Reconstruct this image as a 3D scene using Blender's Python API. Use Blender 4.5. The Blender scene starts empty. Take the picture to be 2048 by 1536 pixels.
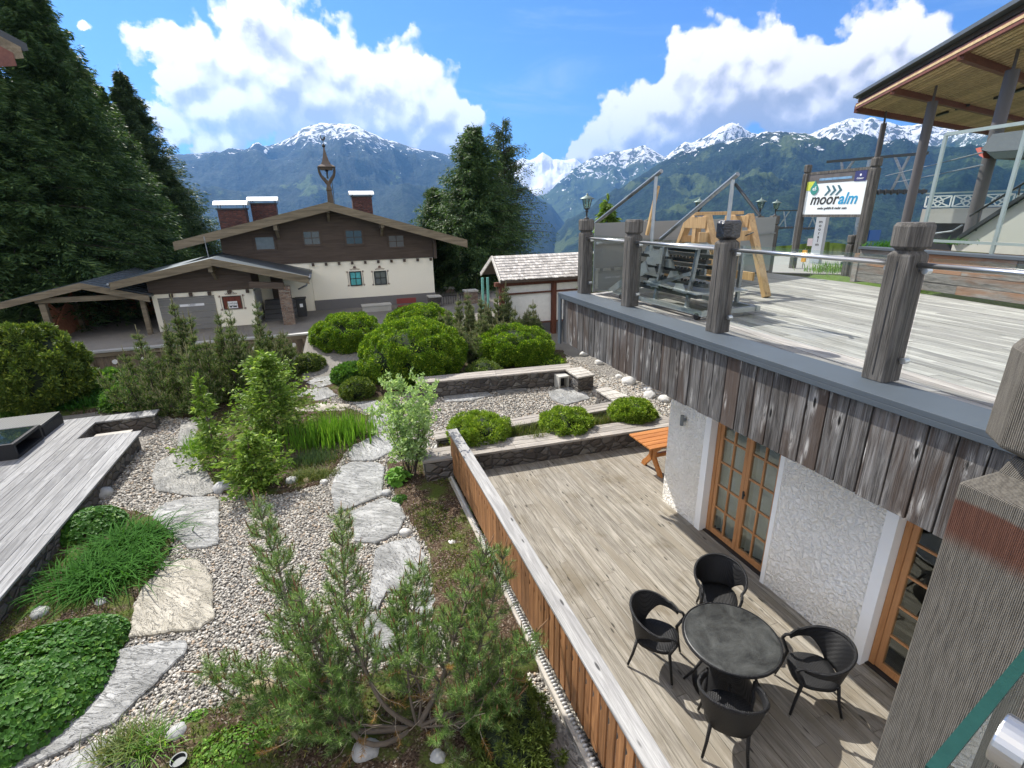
import bpy, math, random
import numpy as np
from mathutils import Vector, Matrix
R_ = math.radians
random.seed(7); rng = np.random.default_rng(7)
sc = bpy.context.scene
COL = sc.collection
# ------------------------------------------------------------------ camera
FPX, PITCH, ROLL, YAW, EYE = 1000.0, R_(18.9), R_(-1.09), R_(19.42), 5.2
_F = Vector((math.sin(YAW)*math.cos(PITCH), math.cos(YAW)*math.cos(PITCH), -math.sin(PITCH)))
_R = Vector((math.cos(YAW), -math.sin(YAW), 0)); _U = _R.cross(_F)
_R2 = _R*math.cos(ROLL)+_U*math.sin(ROLL); _U2 = -_R*math.sin(ROLL)+_U*math.cos(ROLL)
cam = bpy.data.objects.new('camera', bpy.data.cameras.new('camera')); COL.objects.link(cam)
cam.data.sensor_width = 36; cam.data.lens = 36*FPX/2048; cam.data.clip_start = .05; cam.data.clip_end = 60000
M = Matrix((_R2, _U2, -_F)).transposed().to_4x4(); M.translation = Vector((0, 0, EYE)); cam.matrix_world = M
sc.camera = cam
def ray(px, py): return _F+_R2*((px-1024)/FPX)-_U2*((py-768)/FPX)
def Z(px, py, z):
    r = ray(px, py); t = (z-EYE)/r.z; return Vector((r.x*t, r.y*t, z))
def Y(px, py, y):
    r = ray(px, py); t = y/r.y; return Vector((r.x*t, y, EYE+r.z*t))
def X(px, py, x):
    r = ray(px, py); t = x/r.x; return Vector((x, r.y*t, EYE+r.z*t))
def D(px, py, d):
    r = ray(px, py); return Vector((0, 0, EYE))+r*(d/math.hypot(r.x, r.y))
# ------------------------------------------------------------------ light
SUNV = Vector((-.355, .83, 1)).normalized()
sun = bpy.data.objects.new('sun', bpy.data.lights.new('sun', 'SUN')); COL.objects.link(sun)
sun.data.energy = 5.0; sun.data.angle = R_(.53); sun.data.color = (1, .955, .88)
sun.rotation_euler = SUNV.to_track_quat('Z', 'Y').to_euler(); sun.location = (-8, 18, 30)
sc.view_settings.view_transform = 'Standard'; sc.view_settings.look = 'None'
sc.view_settings.exposure = .80; sc.view_settings.gamma = 1
# ------------------------------------------------------------------ node helper
class NT:
    def __init__(s, nt): s.nt = nt
    def n(s, t, ins=None, **kw):
        nd = s.nt.nodes.new('ShaderNode'+t)
        for k, v in kw.items(): setattr(nd, k, v)
        for k, v in (ins or {}).items():
            sk = nd.inputs[k]
            if isinstance(v, bpy.types.NodeSocket): s.nt.links.new(v, sk)
            elif isinstance(v, bpy.types.Node): s.nt.links.new(v.outputs[0], sk)
            else: sk.default_value = v
        return nd
    def m(s, op, a, b=0., c=0., clamp=False):
        nd = s.n('Math', {0: a, 1: b, 2: c}, operation=op); nd.use_clamp = clamp; return nd.outputs[0]
    def vm(s, op, a, b=(0, 0, 0), out=0, scale=None):
        ins = {0: a, 1: b}
        nd = s.n('VectorMath', ins, operation=op)
        if scale is not None: nd.inputs['Scale'].default_value = scale
        return nd.outputs[out]
    def mix(s, f, a, b, blend='MIX'):
        nd = s.n('MixRGB', {0: f, 1: a, 2: b}, blend_type=blend); return nd.outputs[0]
    def ramp(s, f, stops, interp='LINEAR'):
        nd = s.n('ValToRGB', {0: f}); cr = nd.color_ramp; cr.interpolation = interp
        while len(cr.elements) < len(stops): cr.elements.new(.5)
        for e, (p, c) in zip(cr.elements, stops):
            e.position = p; e.color = c4(c)
        return nd.outputs[0]
    def noise(s, v, scale, detail=4, rough=.55, dist=0, out='Fac'):
        return s.n('TexNoise', {'Vector': v, 'Scale': scale, 'Detail': detail, 'Roughness': rough, 'Distortion': dist}).outputs[out]
    def smooth(s, x, lo, hi, a=0., b=1.):
        nd = s.n('MapRange', {0: x, 1: lo, 2: hi, 3: a, 4: b}, interpolation_type='SMOOTHSTEP'); return nd.outputs[0]
def c4(c):
    if isinstance(c, (int, float)): return (c, c, c, 1)
    return (c[0], c[1], c[2], 1)
# ------------------------------------------------------------------ world: sky and clouds
w = bpy.data.worlds.new('World'); sc.world = w; w.use_nodes = True
nt = w.node_tree; nt.nodes.clear(); T = NT(nt)
sky = T.n('TexSky', sky_type='NISHITA'); sky.sun_disc = False; sky.sun_elevation = math.asin(SUNV.z)
sky.sun_rotation = math.atan2(SUNV.x, SUNV.y); sky.altitude = 1200; sky.air_density = 1.0; sky.dust_density = .35; sky.ozone_density = 2.2
geo = T.n('TexCoord'); vdir = T.vm('NORMALIZE', geo.outputs['Generated'])
BL = [(330,95,50),(385,85,52),(375,150,55),(460,110,60),(545,55,62),(520,15,40),(600,110,75),(560,180,85),(675,135,60),(745,165,70),(650,215,80),(480,215,70),(825,185,65),
      (780,240,70),(880,225,55),(935,240,34),(850,275,50),(415,225,35),(700,255,50),(900,290,40),
      (345,262,34),(400,285,42),(455,293,30),(320,240,16),(185,62,15),
      (1330,210,60),(1255,255,55),(1185,285,34),(1150,297,20),(1405,140,70),(1475,100,58),(1545,95,55),(1500,170,80),(1600,175,70),(1660,135,55),(1735,90,60),
      (1800,70,58),(1850,90,48),(1765,140,65),(1620,225,50),(1690,185,55),(1400,225,58),(1330,275,45),(1455,215,55),(1560,235,45),(2000,70,40)]
def blobs(v):
    acc = None
    for (px, py, r) in BL:
        c = ray(px, py).normalized(); k = (px-1024)**2/1e6+(py-768)**2/1e6+1
        rr = 1.40*r/1000/ k**.75
        d = T.vm('DISTANCE', v, tuple(c), out=1)
        m = T.m('MULTIPLY_ADD', d, -1/rr, 1.0)
        acc = m if acc is None else T.n('Math', {0: acc, 1: m, 2: .5}, operation='SMOOTH_MAX').outputs[0]
    return acc
def dens(v):
    n1 = T.n('TexNoise', {'Vector': v, 'Scale': 13., 'Detail': 7., 'Roughness': .58})
    wv = T.vm('ADD', v, T.vm('SCALE', T.vm('SUBTRACT', n1.outputs['Color'], (.5, .5, .5)), scale=.075))
    v1 = T.n('TexVoronoi', {'Vector': wv, 'Scale': 20., 'Smoothness': .35}, feature='SMOOTH_F1').outputs['Distance']
    v2 = T.n('TexVoronoi', {'Vector': wv, 'Scale': 47., 'Smoothness': .3}, feature='SMOOTH_F1').outputs['Distance']
    b = T.m('MAXIMUM', blobs(wv), -1.5)
    a = T.m('ADD', T.m('MULTIPLY_ADD', v1, -.9, .44), T.m('MULTIPLY_ADD', v2, -.42, .20))
    a = T.m('ADD', a, T.m('MULTIPLY_ADD', n1.outputs['Fac'], 1.7, -.82))
    return T.m('ADD', T.m('ADD', b, a), T.m('MULTIPLY', T.m('MAXIMUM', T.m('SUBTRACT', b, .22), 0.), 1.1))
d1 = dens(vdir)
sv = Vector((-.40, .10, 1)).normalized()
d2 = dens(T.vm('ADD', vdir, tuple(sv*.022)))
mask = T.smooth(d1, .02, .40)
deep = T.smooth(blobs(T.vm('ADD', vdir, (-.01, .01, .085))), -.05, .75)
sh = T.m('SUBTRACT', T.m('MULTIPLY_ADD', T.m('SUBTRACT', d1, d2), .60, .80), T.m('ADD', T.smooth(d2, .6, 2.4, 0., .22), T.m('MULTIPLY', deep, .62)), clamp=True)  # sunward brightness and grey undersides are painted into the cloud colour
ccol = T.ramp(sh, [(0, (.36, .355, .35)), (.35, (.52, .515, .51)), (.62, (.76, .755, .75)), (.88, (1.0, 1.0, 1.0))])
ccol = T.vm('MULTIPLY', ccol, (7.7, 7.15, 6.5))
# high thin cirrus veils
cv = T.vm('MULTIPLY', vdir, (1.2, .8, 5))
ci = T.smooth(T.noise(cv, 3.2, 7, .62, .6), .50, .82)
skyc = T.mix(1, sky.outputs[0], (.24, .45, .76, 1), 'MULTIPLY')
skyc = T.mix(T.m('MULTIPLY', ci, .55), skyc, (2.6, 3.4, 4.5, 1))
# unseen broken cloud added over the sky behind the camera as white fill light
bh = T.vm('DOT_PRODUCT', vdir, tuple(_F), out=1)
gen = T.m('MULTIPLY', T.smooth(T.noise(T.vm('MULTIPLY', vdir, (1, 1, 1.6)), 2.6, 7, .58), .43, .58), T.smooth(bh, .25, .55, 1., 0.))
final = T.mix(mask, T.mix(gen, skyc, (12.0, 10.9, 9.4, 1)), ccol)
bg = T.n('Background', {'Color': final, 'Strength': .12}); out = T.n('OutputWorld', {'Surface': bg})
w.cycles.sampling_method = 'MANUAL'; w.cycles.sample_map_resolution = 512
sc.cycles.max_bounces = 8; sc.cycles.transparent_max_bounces = 16; sc.cycles.volume_bounces = 0; sc.cycles.diffuse_bounces = 3; sc.cycles.glossy_bounces = 3
# ------------------------------------------------------------------ mesh helper
class MB:
    def __init__(s): s.v = []; s.f = []
    def add(s, vs, fs):
        b = len(s.v); s.v += [tuple(p) for p in vs]; s.f += [tuple(b+i for i in f) for f in fs]; return s
    def box(s, x0, x1, y0, y1, z0, z1):
        vs = [(x, y, z) for x in (x0, x1) for y in (y0, y1) for z in (z0, z1)]
        return s.add(vs, [(0, 1, 3, 2), (4, 6, 7, 5), (0, 4, 5, 1), (2, 3, 7, 6), (0, 2, 6, 4), (1, 5, 7, 3)])
    def beam(s, a, b, wd, ht, up=(0, 0, 1), wd2=None, ht2=None):
        a = Vector(a); b = Vector(b); d = (b-a).normalized(); up = Vector(up)
        if abs(d.dot(up)) > .98: up = Vector((1, 0, 0)) if abs(d.x) < .9 else Vector((0, 1, 0))
        sd = d.cross(up).normalized(); u = sd.cross(d)
        vs = []
        for p, ww, hh in ((a, wd, ht), (b, wd2 or wd, ht2 or ht)):
            for i, j in ((-1, -1), (1, -1), (1, 1), (-1, 1)): vs.append(p+sd*(i*ww/2)+u*(j*hh/2))
        return s.add(vs, [(3, 2, 1, 0), (4, 5, 6, 7), (0, 1, 5, 4), (1, 2, 6, 5), (2, 3, 7, 6), (3, 0, 4, 7)])
    def tube(s, pts, r, n=8, cap=True):
        pts = [Vector(p) for p in pts]; rs = r if isinstance(r, (list, tuple)) else [r]*len(pts)
        b = len(s.v); prev = None
        for i, p in enumerate(pts):
            d = (pts[min(i+1, len(pts)-1)]-pts[max(i-1, 0)]).normalized()
            if prev is None:
                u = Vector((0, 0, 1)) if abs(d.z) < .9 else Vector((1, 0, 0)); sd = d.cross(u).normalized()
            else: sd = (prev-d*prev.dot(d)).normalized()
            prev = sd; u = d.cross(sd)
            for k in range(n):
                a = 2*math.pi*k/n; s.v.append(tuple(p+(sd*math.cos(a)+u*math.sin(a))*rs[i]))
        for i in range(len(pts)-1):
            for k in range(n):
                k2 = (k+1) % n; s.f.append((b+i*n+k, b+i*n+k2, b+(i+1)*n+k2, b+(i+1)*n+k))
        if cap:
            s.f.append(tuple(b+k for k in range(n))[::-1]); s.f.append(tuple(b+(len(pts)-1)*n+k for k in range(n)))
        return s
    def lathe(s, prof, c=(0, 0, 0), n=24, a0=0):
        b = len(s.v)
        for (r, z) in prof:
            for k in range(n):
                a = a0+2*math.pi*k/n; s.v.append((c[0]+r*math.cos(a), c[1]+r*math.sin(a), c[2]+z))
        for i in range(len(prof)-1):
            for k in range(n):
                k2 = (k+1) % n; s.f.append((b+i*n+k, b+i*n+k2, b+(i+1)*n+k2, b+(i+1)*n+k))
        s.f.append(tuple(b+k for k in range(n))[::-1]); s.f.append(tuple(b+(len(prof)-1)*n+k for k in range(n)))
        return s
    def prism(s, pts, off):          # polygon pts (3d) extruded by vector off
        pts = [Vector(p) for p in pts]; n = len(pts); off = Vector(off)
        return s.add(pts+[p+off for p in pts], [tuple(range(n))[::-1], tuple(range(n, 2*n))]+[(i, (i+1) % n, n+(i+1) % n, n+i) for i in range(n)])
    def rot(s, ang, c=(0, 0, 0)):
        ca, sa = math.cos(ang), math.sin(ang)
        s.v = [(c[0]+(x-c[0])*ca-(y-c[1])*sa, c[1]+(x-c[0])*sa+(y-c[1])*ca, z) for x, y, z in s.v]; return s
    def build(s, name, mat, parent=None, smooth=False, bevel=0, col=None):
        o = (root_loc(parent) if parent else Vector((0, 0, 0)))
        me = bpy.data.meshes.new(name)
        me.from_pydata([(x-o.x, y-o.y, z-o.z) for x, y, z in s.v], [], s.f); me.validate(); me.update()
        fix_normals(me)
        return finish(name, me, mat, parent, smooth, bevel)
import bmesh
def fix_normals(me):
    bm = bmesh.new(); bm.from_mesh(me); bmesh.ops.recalc_face_normals(bm, faces=bm.faces); bm.to_mesh(me); bm.free()
def finish(name, me, mat, parent=None, smooth=False, bevel=0):
    if smooth: me.polygons.foreach_set('use_smooth', [True]*len(me.polygons))
    me.materials.append(mat)
    ob = bpy.data.objects.new(name, me); COL.objects.link(ob)
    if parent is not None: ob.parent = parent
    if bevel:
        md = ob.modifiers.new('bevel', 'BEVEL'); md.width = bevel; md.segments = 2; md.limit_method = 'ANGLE'; md.angle_limit = R_(40)
    return ob
def root_loc(p):
    while p.parent: p = p.parent
    return p.location
def arr_mesh(name, V, F, mat, parent=None, smooth=False, sizes=None, local=False):
    """V (n,3) array, F (m,k) index array"""
    V = np.asarray(V, dtype=np.float32).copy(); F = np.asarray(F, dtype=np.int32)
    if parent is not None and not local: V -= np.array(root_loc(parent), dtype=np.float32)
    me = bpy.data.meshes.new(name); k = F.shape[1]; m = F.shape[0]
    me.vertices.add(len(V)); me.vertices.foreach_set('co', V.ravel())
    me.loops.add(m*k); me.loops.foreach_set('vertex_index', F.ravel())
    me.polygons.add(m); me.polygons.foreach_set('loop_start', np.arange(0, m*k, k, dtype=np.int32)); me.polygons.foreach_set('loop_total', np.full(m, k, dtype=np.int32))
    me.update(calc_edges=True)
    return finish(name, me, mat, parent, smooth)
def tag(o, label=None, cat=None, group=None, kind=None):
    if label: o['label'] = label
    if cat: o['category'] = cat
    if group: o['group'] = group
    if kind: o['kind'] = kind
    return o
def thing(name, label, cat, loc=(0, 0, 0), group=None):
    o = bpy.data.objects.new(name, None); COL.objects.link(o); o.location = loc; o.empty_display_size = .2
    return tag(o, label, cat, group)
def dup(root, loc=None, rz=None, scale=None, label=None, group=None):
    def cp(o, par):
        c = o.copy(); COL.objects.link(c)
        if par is not None: c.parent = par
        for ch in list(o.children): cp(ch, c)
        return c
    r = cp(root, None)
    if loc is not None: r.location = loc
    if rz is not None: r.rotation_euler.z = rz
    if scale is not None: r.scale = scale if hasattr(scale, '__len__') else (scale,)*3
    if label: r['label'] = label
    if group: r['group'] = group
    return r
# ------------------------------------------------------------------ materials
MATS = {}
def newmat(name):
    m = bpy.data.materials.new(name); m.use_nodes = True; m.node_tree.nodes.clear(); return m, NT(m.node_tree)
def outp(T, bsdf, disp=None):
    o = T.n('OutputMaterial', {'Surface': bsdf})
def bump(T, h, strength, dist=.01):
    return T.n('Bump', {'Height': h, 'Strength': strength, 'Distance': dist}).outputs[0]
def plain(name, col, rough=.6, metal=0., var=.12, scale=6, spec=.5, bumps=.15, bscale=60, dirt=None, trans=0):
    m, T = newmat(name); tc = T.n('TexCoord').outputs['Object']
    n = T.noise(tc, scale, 5, .6)
    c = T.mix(n, tuple(x*(1-var) for x in col)+(1,), tuple(min(1, x*(1+var)) for x in col)+(1,))
    if dirt: c = T.mix(T.smooth(T.noise(tc, scale*.4, 6, .65), .5, .72), c, c4(dirt))
    b = T.n('BsdfPrincipled', {'Base Color': c, 'Roughness': rough, 'Metallic': metal, 'Specular IOR Level': spec, 'Transmission Weight': trans})
    if bumps: T.nt.links.new(bump(T, T.noise(tc, bscale, 4), bumps, .01), b.inputs['Normal'])
    outp(T, b); MATS[name] = m; return m
def wood(name, ca, cb, axis='Y', gs=1., rough=.8, knots=.5, island=.35, streak=None, bs=.5, stain=None, pale=0.):
    """weathered board: grain along axis, per board tone from the island"""
    m, T = newmat(name); tc = T.n('TexCoord').outputs['Object']
    isl = T.n('NewGeometry').outputs['Random Per Island']
    off = T.n('CombineXYZ', {0: T.m('MULTIPLY', isl, 37.), 1: T.m('MULTIPLY', isl, 91.), 2: T.m('MULTIPLY', isl, 13.)}).outputs[0]
    p = T.vm('ADD', tc, off)
    sc_ = {'X': (1.2, 14, 14), 'Y': (14, 1.2, 14), 'Z': (14, 14, 1.2)}[axis]
    pv = T.vm('MULTIPLY', p, tuple(x*gs for x in sc_))
    g1 = T.noise(pv, 1.0, 6, .65, .8)
    sf = tuple(x*gs*(7 if x > 2 else 1.2) for x in sc_)
    g2 = T.noise(T.vm('MULTIPLY', p, sf), 1.0, 4, .6, .3)
    f = T.m('ADD', T.m('MULTIPLY', g1, .6), T.m('MULTIPLY', g2, .4))
    f = T.smooth(f, .32, .68)
    c = T.mix(f, c4(ca), c4(cb))
    if streak is not None:
        st = T.smooth(T.m('ADD', T.noise(T.vm('MULTIPLY', p, tuple(x*gs*.35 for x in sc_)), 1.0, 5, .6, .6), T.m('MULTIPLY', isl, .18)), .56, .74)
        c = T.mix(T.m('MULTIPLY', st, .85), c, c4(streak))
    if knots:
        kv = T.vm('MULTIPLY', p, {'X': (1.3, 5, 5), 'Y': (5, 1.3, 5), 'Z': (5, 5, 1.3)}[axis])
        vo = T.n('TexVoronoi', {'Vector': kv, 'Scale': 1.6, 'Randomness': 1.0}, feature='F1').outputs['Distance']
        k = T.smooth(vo, .07, .15, 1., 0.)
        if pale:
            pk_ = T.m('MULTIPLY', T.smooth(vo, .12, .34, 1., 0.), T.smooth(T.noise(T.vm('MULTIPLY', p, tuple(x*gs*1.6 for x in sc_)), 1.3, 5, .7, 1.5), .42, .60))
            c = T.mix(T.m('MULTIPLY', pk_, pale), c, (.46, .45, .43, 1))
        c = T.mix(T.m('MULTIPLY', k, knots), c, c4(tuple(x*.25 for x in ca)))
    br = T.m('MULTIPLY_ADD', isl, island*2, 1-island)
    c = T.vm('MULTIPLY', c, T.n('CombineXYZ', {0: br, 1: br, 2: br}).outputs[0])
    if stain: c = T.mix(T.smooth(T.noise(tc, 1.1, 5, .6), .5, .7), c, T.mix(1., c, c4(stain), 'MULTIPLY'))
    b = T.n('BsdfPrincipled', {'Base Color': c, 'Roughness': rough, 'Specular IOR Level': .3})
    T.nt.links.new(bump(T, f, bs, .006), b.inputs['Normal'])
    outp(T, b); MATS[name] = m; return m
def leafmat(name, ca, cb, tip=None, rough=.55, trans=.35, spec=.25, tz=None):
    """foliage: tone varies per leaf, thin leaves let light through"""
    m, T = newmat(name); g = T.n('NewGeometry'); isl = g.outputs['Random Per Island']; tc = T.n('TexCoord').outputs['Object']
    n = T.noise(tc, 2.2, 3, .6)
    f = T.m('ADD', T.m('MULTIPLY', isl, .6), T.m('MULTIPLY', n, .5), clamp=True)
    c = T.mix(f, c4(ca), c4(cb))
    if tip: c = T.mix(T.smooth(isl, .80, .95), c, c4(tip))
    d = T.n('BsdfPrincipled', {'Base Color': c, 'Roughness': rough, 'Specular IOR Level': spec})
    tr = T.n('BsdfTranslucent', {'Color': T.mix(1., c, (1.15, 1.2, .6, 1), 'MULTIPLY')})
    mx = T.n('MixShader', {0: trans, 1: d.outputs[0], 2: tr.outputs[0]})
    outp(T, mx); MATS[name] = m; return m
def glassmat(name, tint=(.8, .93, .9), rough=.0, clear=.85, refl=1.):
    m, T = newmat(name)
    bf = T.n('NewGeometry').outputs['Backfacing']; fr = T.n('Fresnel', {'IOR': T.m('MULTIPLY_ADD', bf, 1/1.5-1.5, 1.5)}).outputs[0]
    tr = T.n('BsdfTransparent', {'Color': c4(tint)}); gl = T.n('BsdfGlossy', {'Color': (.9, .95, .95, 1), 'Roughness': rough})
    mx = T.n('MixShader', {0: T.m('MULTIPLY_ADD', fr, refl, .02, clamp=True), 1: tr.outputs[0], 2: gl.outputs[0]})
    outp(T, mx); MATS[name] = m; return m
def stonewall(name, cols, scale=5., mortar=(.05, .045, .04), stretch=(1, 1, 1.6), depth=.03, rough=.85, mw=.06):
    m, T = newmat(name); tc = T.n('TexCoord').outputs['Object']
    v = T.vm('MULTIPLY', tc, stretch); wv = T.vm('ADD', v, T.vm('SCALE', T.n('TexNoise', {'Vector': v, 'Scale': 3.}).outputs['Color'], scale=.12))
    vc = T.n('TexVoronoi', {'Vector': wv, 'Scale': scale}, feature='F1').outputs['Color']
    ve = T.n('TexVoronoi', {'Vector': wv, 'Scale': scale}, feature='DISTANCE_TO_EDGE').outputs['Distance']
    r = T.n('SeparateColor', {0: vc}).outputs[0]
    c = T.ramp(r, [(i/(len(cols)-1), q) for i, q in enumerate(cols)])
    n = T.noise(tc, 40, 5, .65); c = T.mix(.5, c, T.mix(n, (.35, .35, .35, 1), (1.1, 1.1, 1.1, 1)), 'MULTIPLY')
    e = T.smooth(ve, mw*.3, mw); c = T.mix(e, c4(mortar), c)
    b = T.n('BsdfPrincipled', {'Base Color': c, 'Roughness': rough})
    h = T.m('ADD', T.smooth(ve, 0., .18), T.m('MULTIPLY', n, .25))
    T.nt.links.new(bump(T, h, 1., depth), b.inputs['Normal']); outp(T, b); MATS[name] = m; return m
# ================================================================== terrain and mountains
def vnoise(x, y, seed=0):
    xi = np.floor(x).astype(np.int64); yi = np.floor(y).astype(np.int64); xf = x-xi; yf = y-yi
    def h(a, b):
        n = (a*374761393+b*668265263+seed*974634777) & 0xffffffff
        n = ((n ^ (n >> 13))*1274126177) & 0xffffffff
        return ((n ^ (n >> 16)) & 0xffff)/65535.0
    u = xf*xf*(3-2*xf); v = yf*yf*(3-2*yf)
    return (h(xi, yi)*(1-u)+h(xi+1, yi)*u)*(1-v)+(h(xi, yi+1)*(1-u)+h(xi+1, yi+1)*u)*v
def fbm(x, y, oct=6, seed=0, ridged=False, gain=.5):
    s = 0; a = 1; t = 0
    for i in range(oct):
        n = vnoise(x*2**i+i*17.3, y*2**i-i*9.1, seed+i)
        if ridged: n = 1-np.abs(2*n-1)
        s = s+a*n; t += a; a *= gain
    return s/t
GZ = -.13
def ground_h(x, y):
    sm = lambda v, a, b: np.clip((v-a)/(b-a), 0, 1)**2*(3-2*np.clip((v-a)/(b-a), 0, 1))
    z = np.full_like(x, GZ)
    # forecourt before the chalet, a step behind the timber retaining wall on the left, a ramp on the right
    step = np.where(x < -1.2, sm(y, 21.72, 21.8), sm(y, 17., 22.5))
    z = z+step*.83
    # plateau that carries the upper terrace and the lift station
    z = z+sm(x, 11.2, 12.2)*sm(y, -6, -2)*(3.45-z)*np.where(y > 13.5, 1-sm(y, 13.5+.25*x, 26+.25*x), 1)
    # meadow falling away behind the houses into the valley
    yy = np.maximum(np.hypot(x-2, y-6)-30-np.maximum(0, -x)*.3, 0)
    pl = sm(x, 11.2, 12.2)*sm(y, -6, -2); ry = np.maximum(np.hypot(x, y)-19.5, 0)
    z = np.where((pl > .5) & (y < 14+.3*x), z-ry*.45*sm(ry, 0, 6), z-yy*.5*sm(yy, 0, 10))-np.minimum(np.maximum(0, yy-500)*.12, 60)
    z = np.where((np.hypot(x, y) > 1200), np.maximum(z, -420)-30, z)
    return np.maximum(z, -480)
gx = np.unique(np.concatenate([np.linspace(-30, 40, 141), np.linspace(-200, 200, 101), np.geomspace(200, 16000, 40), -np.geomspace(200, 16000, 40), [-1.2, -1.19]]))
gy = np.unique(np.concatenate([np.linspace(-20, 60, 161), [21.70, 21.72, 21.76, 21.8], np.linspace(60, 600, 60), np.geomspace(600, 17000, 30), -np.geomspace(20, 3000, 12)]))
XX, YY = np.meshgrid(gx, gy); ZZ = ground_h(XX, YY)
far = np.clip((np.hypot(XX, YY)-60)/400, 0, 1)
ZZ = ZZ+far*(fbm(XX/120, YY/120, 4, 3)-.5)*30
n, m = XX.shape; idx = np.arange(n*m).reshape(n, m)
Fq = np.stack([idx[:-1, :-1], idx[:-1, 1:], idx[1:, 1:], idx[1:, :-1]], -1).reshape(-1, 4)
def ground_mat():
    m, T = newmat('ground_mix'); g = T.n('NewGeometry'); p = g.outputs['Position']
    s = T.n('SeparateXYZ', {0: p}); x, y, z = s.outputs
    cell = T.n('TexVoronoi', {'Vector': p, 'Scale': 38.}, feature='F1')
    cr = T.n('SeparateColor', {0: cell.outputs['Color']}).outputs[0]
    gravel = T.ramp(cr, [(0, (.12, .115, .105)), (.4, (.27, .25, .22)), (.8, (.42, .39, .34)), (1, (.55, .53, .48))])
    gravel = T.mix(T.smooth(cell.outputs['Distance'], .3, .75), gravel, (.05, .045, .04, 1))  # dark gaps colour in the shadow between the stones
    n = T.noise(p, .5, 6, .6); n2 = T.noise(p, 25., 5, .7)
    asph = T.mix(n2, (.12, .112, .10, 1), (.25, .235, .205, 1)); asph = T.mix(T.smooth(n, .4, .65), asph, T.mix(.3, asph, (.32, .3, .27, 1)))
    grass = T.mix(T.noise(p, 3., 6, .7), (.035, .07, .012, 1), (.13, .20, .035, 1))
    c = T.mix(T.smooth(T.m('ADD', y, T.m('MULTIPLY', n, .6)), 16.6, 17.2), gravel, asph)
    c = T.mix(T.m('MULTIPLY', T.smooth(y, 33., 34.), T.smooth(n2, .0, .1)), c, grass)
    r_ = T.m('MULTIPLY', T.smooth(x, 11., 11.4), T.smooth(z, 2.2, 2.9)); c = T.mix(r_, c, grass)
    b = T.n('BsdfPrincipled', {'Base Color': c, 'Roughness': .9, 'Specular IOR Level': .2})
    T.nt.links.new(bump(T, T.m('SUBTRACT', T.m('MULTIPLY', n2, .3), cell.outputs['Distance']), .8, .02), b.inputs['Normal'])
    outp(T, b); return m
tag(arr_mesh('ground', np.stack([XX, YY, ZZ], -1).reshape(-1, 3), Fq, ground_mat(), smooth=True), kind='structure')

def mountain_mat(name, snow, srand, forest, forest2, meadow, rock, treeline, mead=.60, snowcov=1.):
    m, T = newmat(name); g = T.n('NewGeometry'); p = g.outputs['Position']; s = T.n('SeparateXYZ', {0: p}); z = s.outputs[2]
    nz = T.n('SeparateXYZ', {0: g.outputs['Normal']}).outputs[2]
    pk = T.vm('SCALE', p, scale=.001)
    n1 = T.noise(pk, 2.2, 8, .62); n2 = T.noise(pk, 9., 7, .7, .5); n3 = T.noise(pk, 45., 4, .7)
    fr = T.mix(T.smooth(n2, .38, .62), c4(forest), c4(forest2)); fr = T.mix(T.smooth(n3, .42, .58, 0, .9), fr, T.mix(1., fr, (.35, .4, .4, 1), 'MULTIPLY'))
    md = T.mix(n3, c4(meadow), c4(tuple(x*.6 for x in meadow)))
    c = T.mix(T.smooth(T.m('ADD', n1, T.m('MULTIPLY', n2, .35)), mead, mead+.06), fr, md)
    zz = T.m('ADD', z, T.m('MULTIPLY_ADD', n2, 520., -260.))
    alp = T.mix(T.smooth(n3, .4, .6), c4(rock), c4((.09, .11, .05)))
    c = T.mix(T.smooth(zz, treeline, treeline+130), c, alp)
    st = T.n('TexNoise', {'Vector': T.vm('MULTIPLY', pk, (1, 1, .55)), 'Scale': 11., 'Detail': 10., 'Roughness': .66, 'Distortion': .9}).outputs['Fac']
    zs = T.m('ADD', T.m('MULTIPLY', T.m('SUBTRACT', z, snow), 1/srand), T.m('MULTIPLY_ADD', st, 10., -4.85))
    zs = T.m('ADD', zs, T.m('MULTIPLY', T.m('SUBTRACT', nz, .75), .9))
    sn = T.m('MULTIPLY', T.smooth(zs, -.10, .16), snowcov)
    c = T.mix(sn, c, (.86, .88, .92, 1))
    b = T.n('BsdfPrincipled', {'Base Color': c, 'Roughness': .85, 'Specular IOR Level': .1})
    h = T.m('ADD', T.m('MULTIPLY', n2, 1.), T.m('MULTIPLY', n3, .5))
    T.nt.links.new(bump(T, h, .9, 60.), b.inputs['Normal']); outp(T, b); return m
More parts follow.
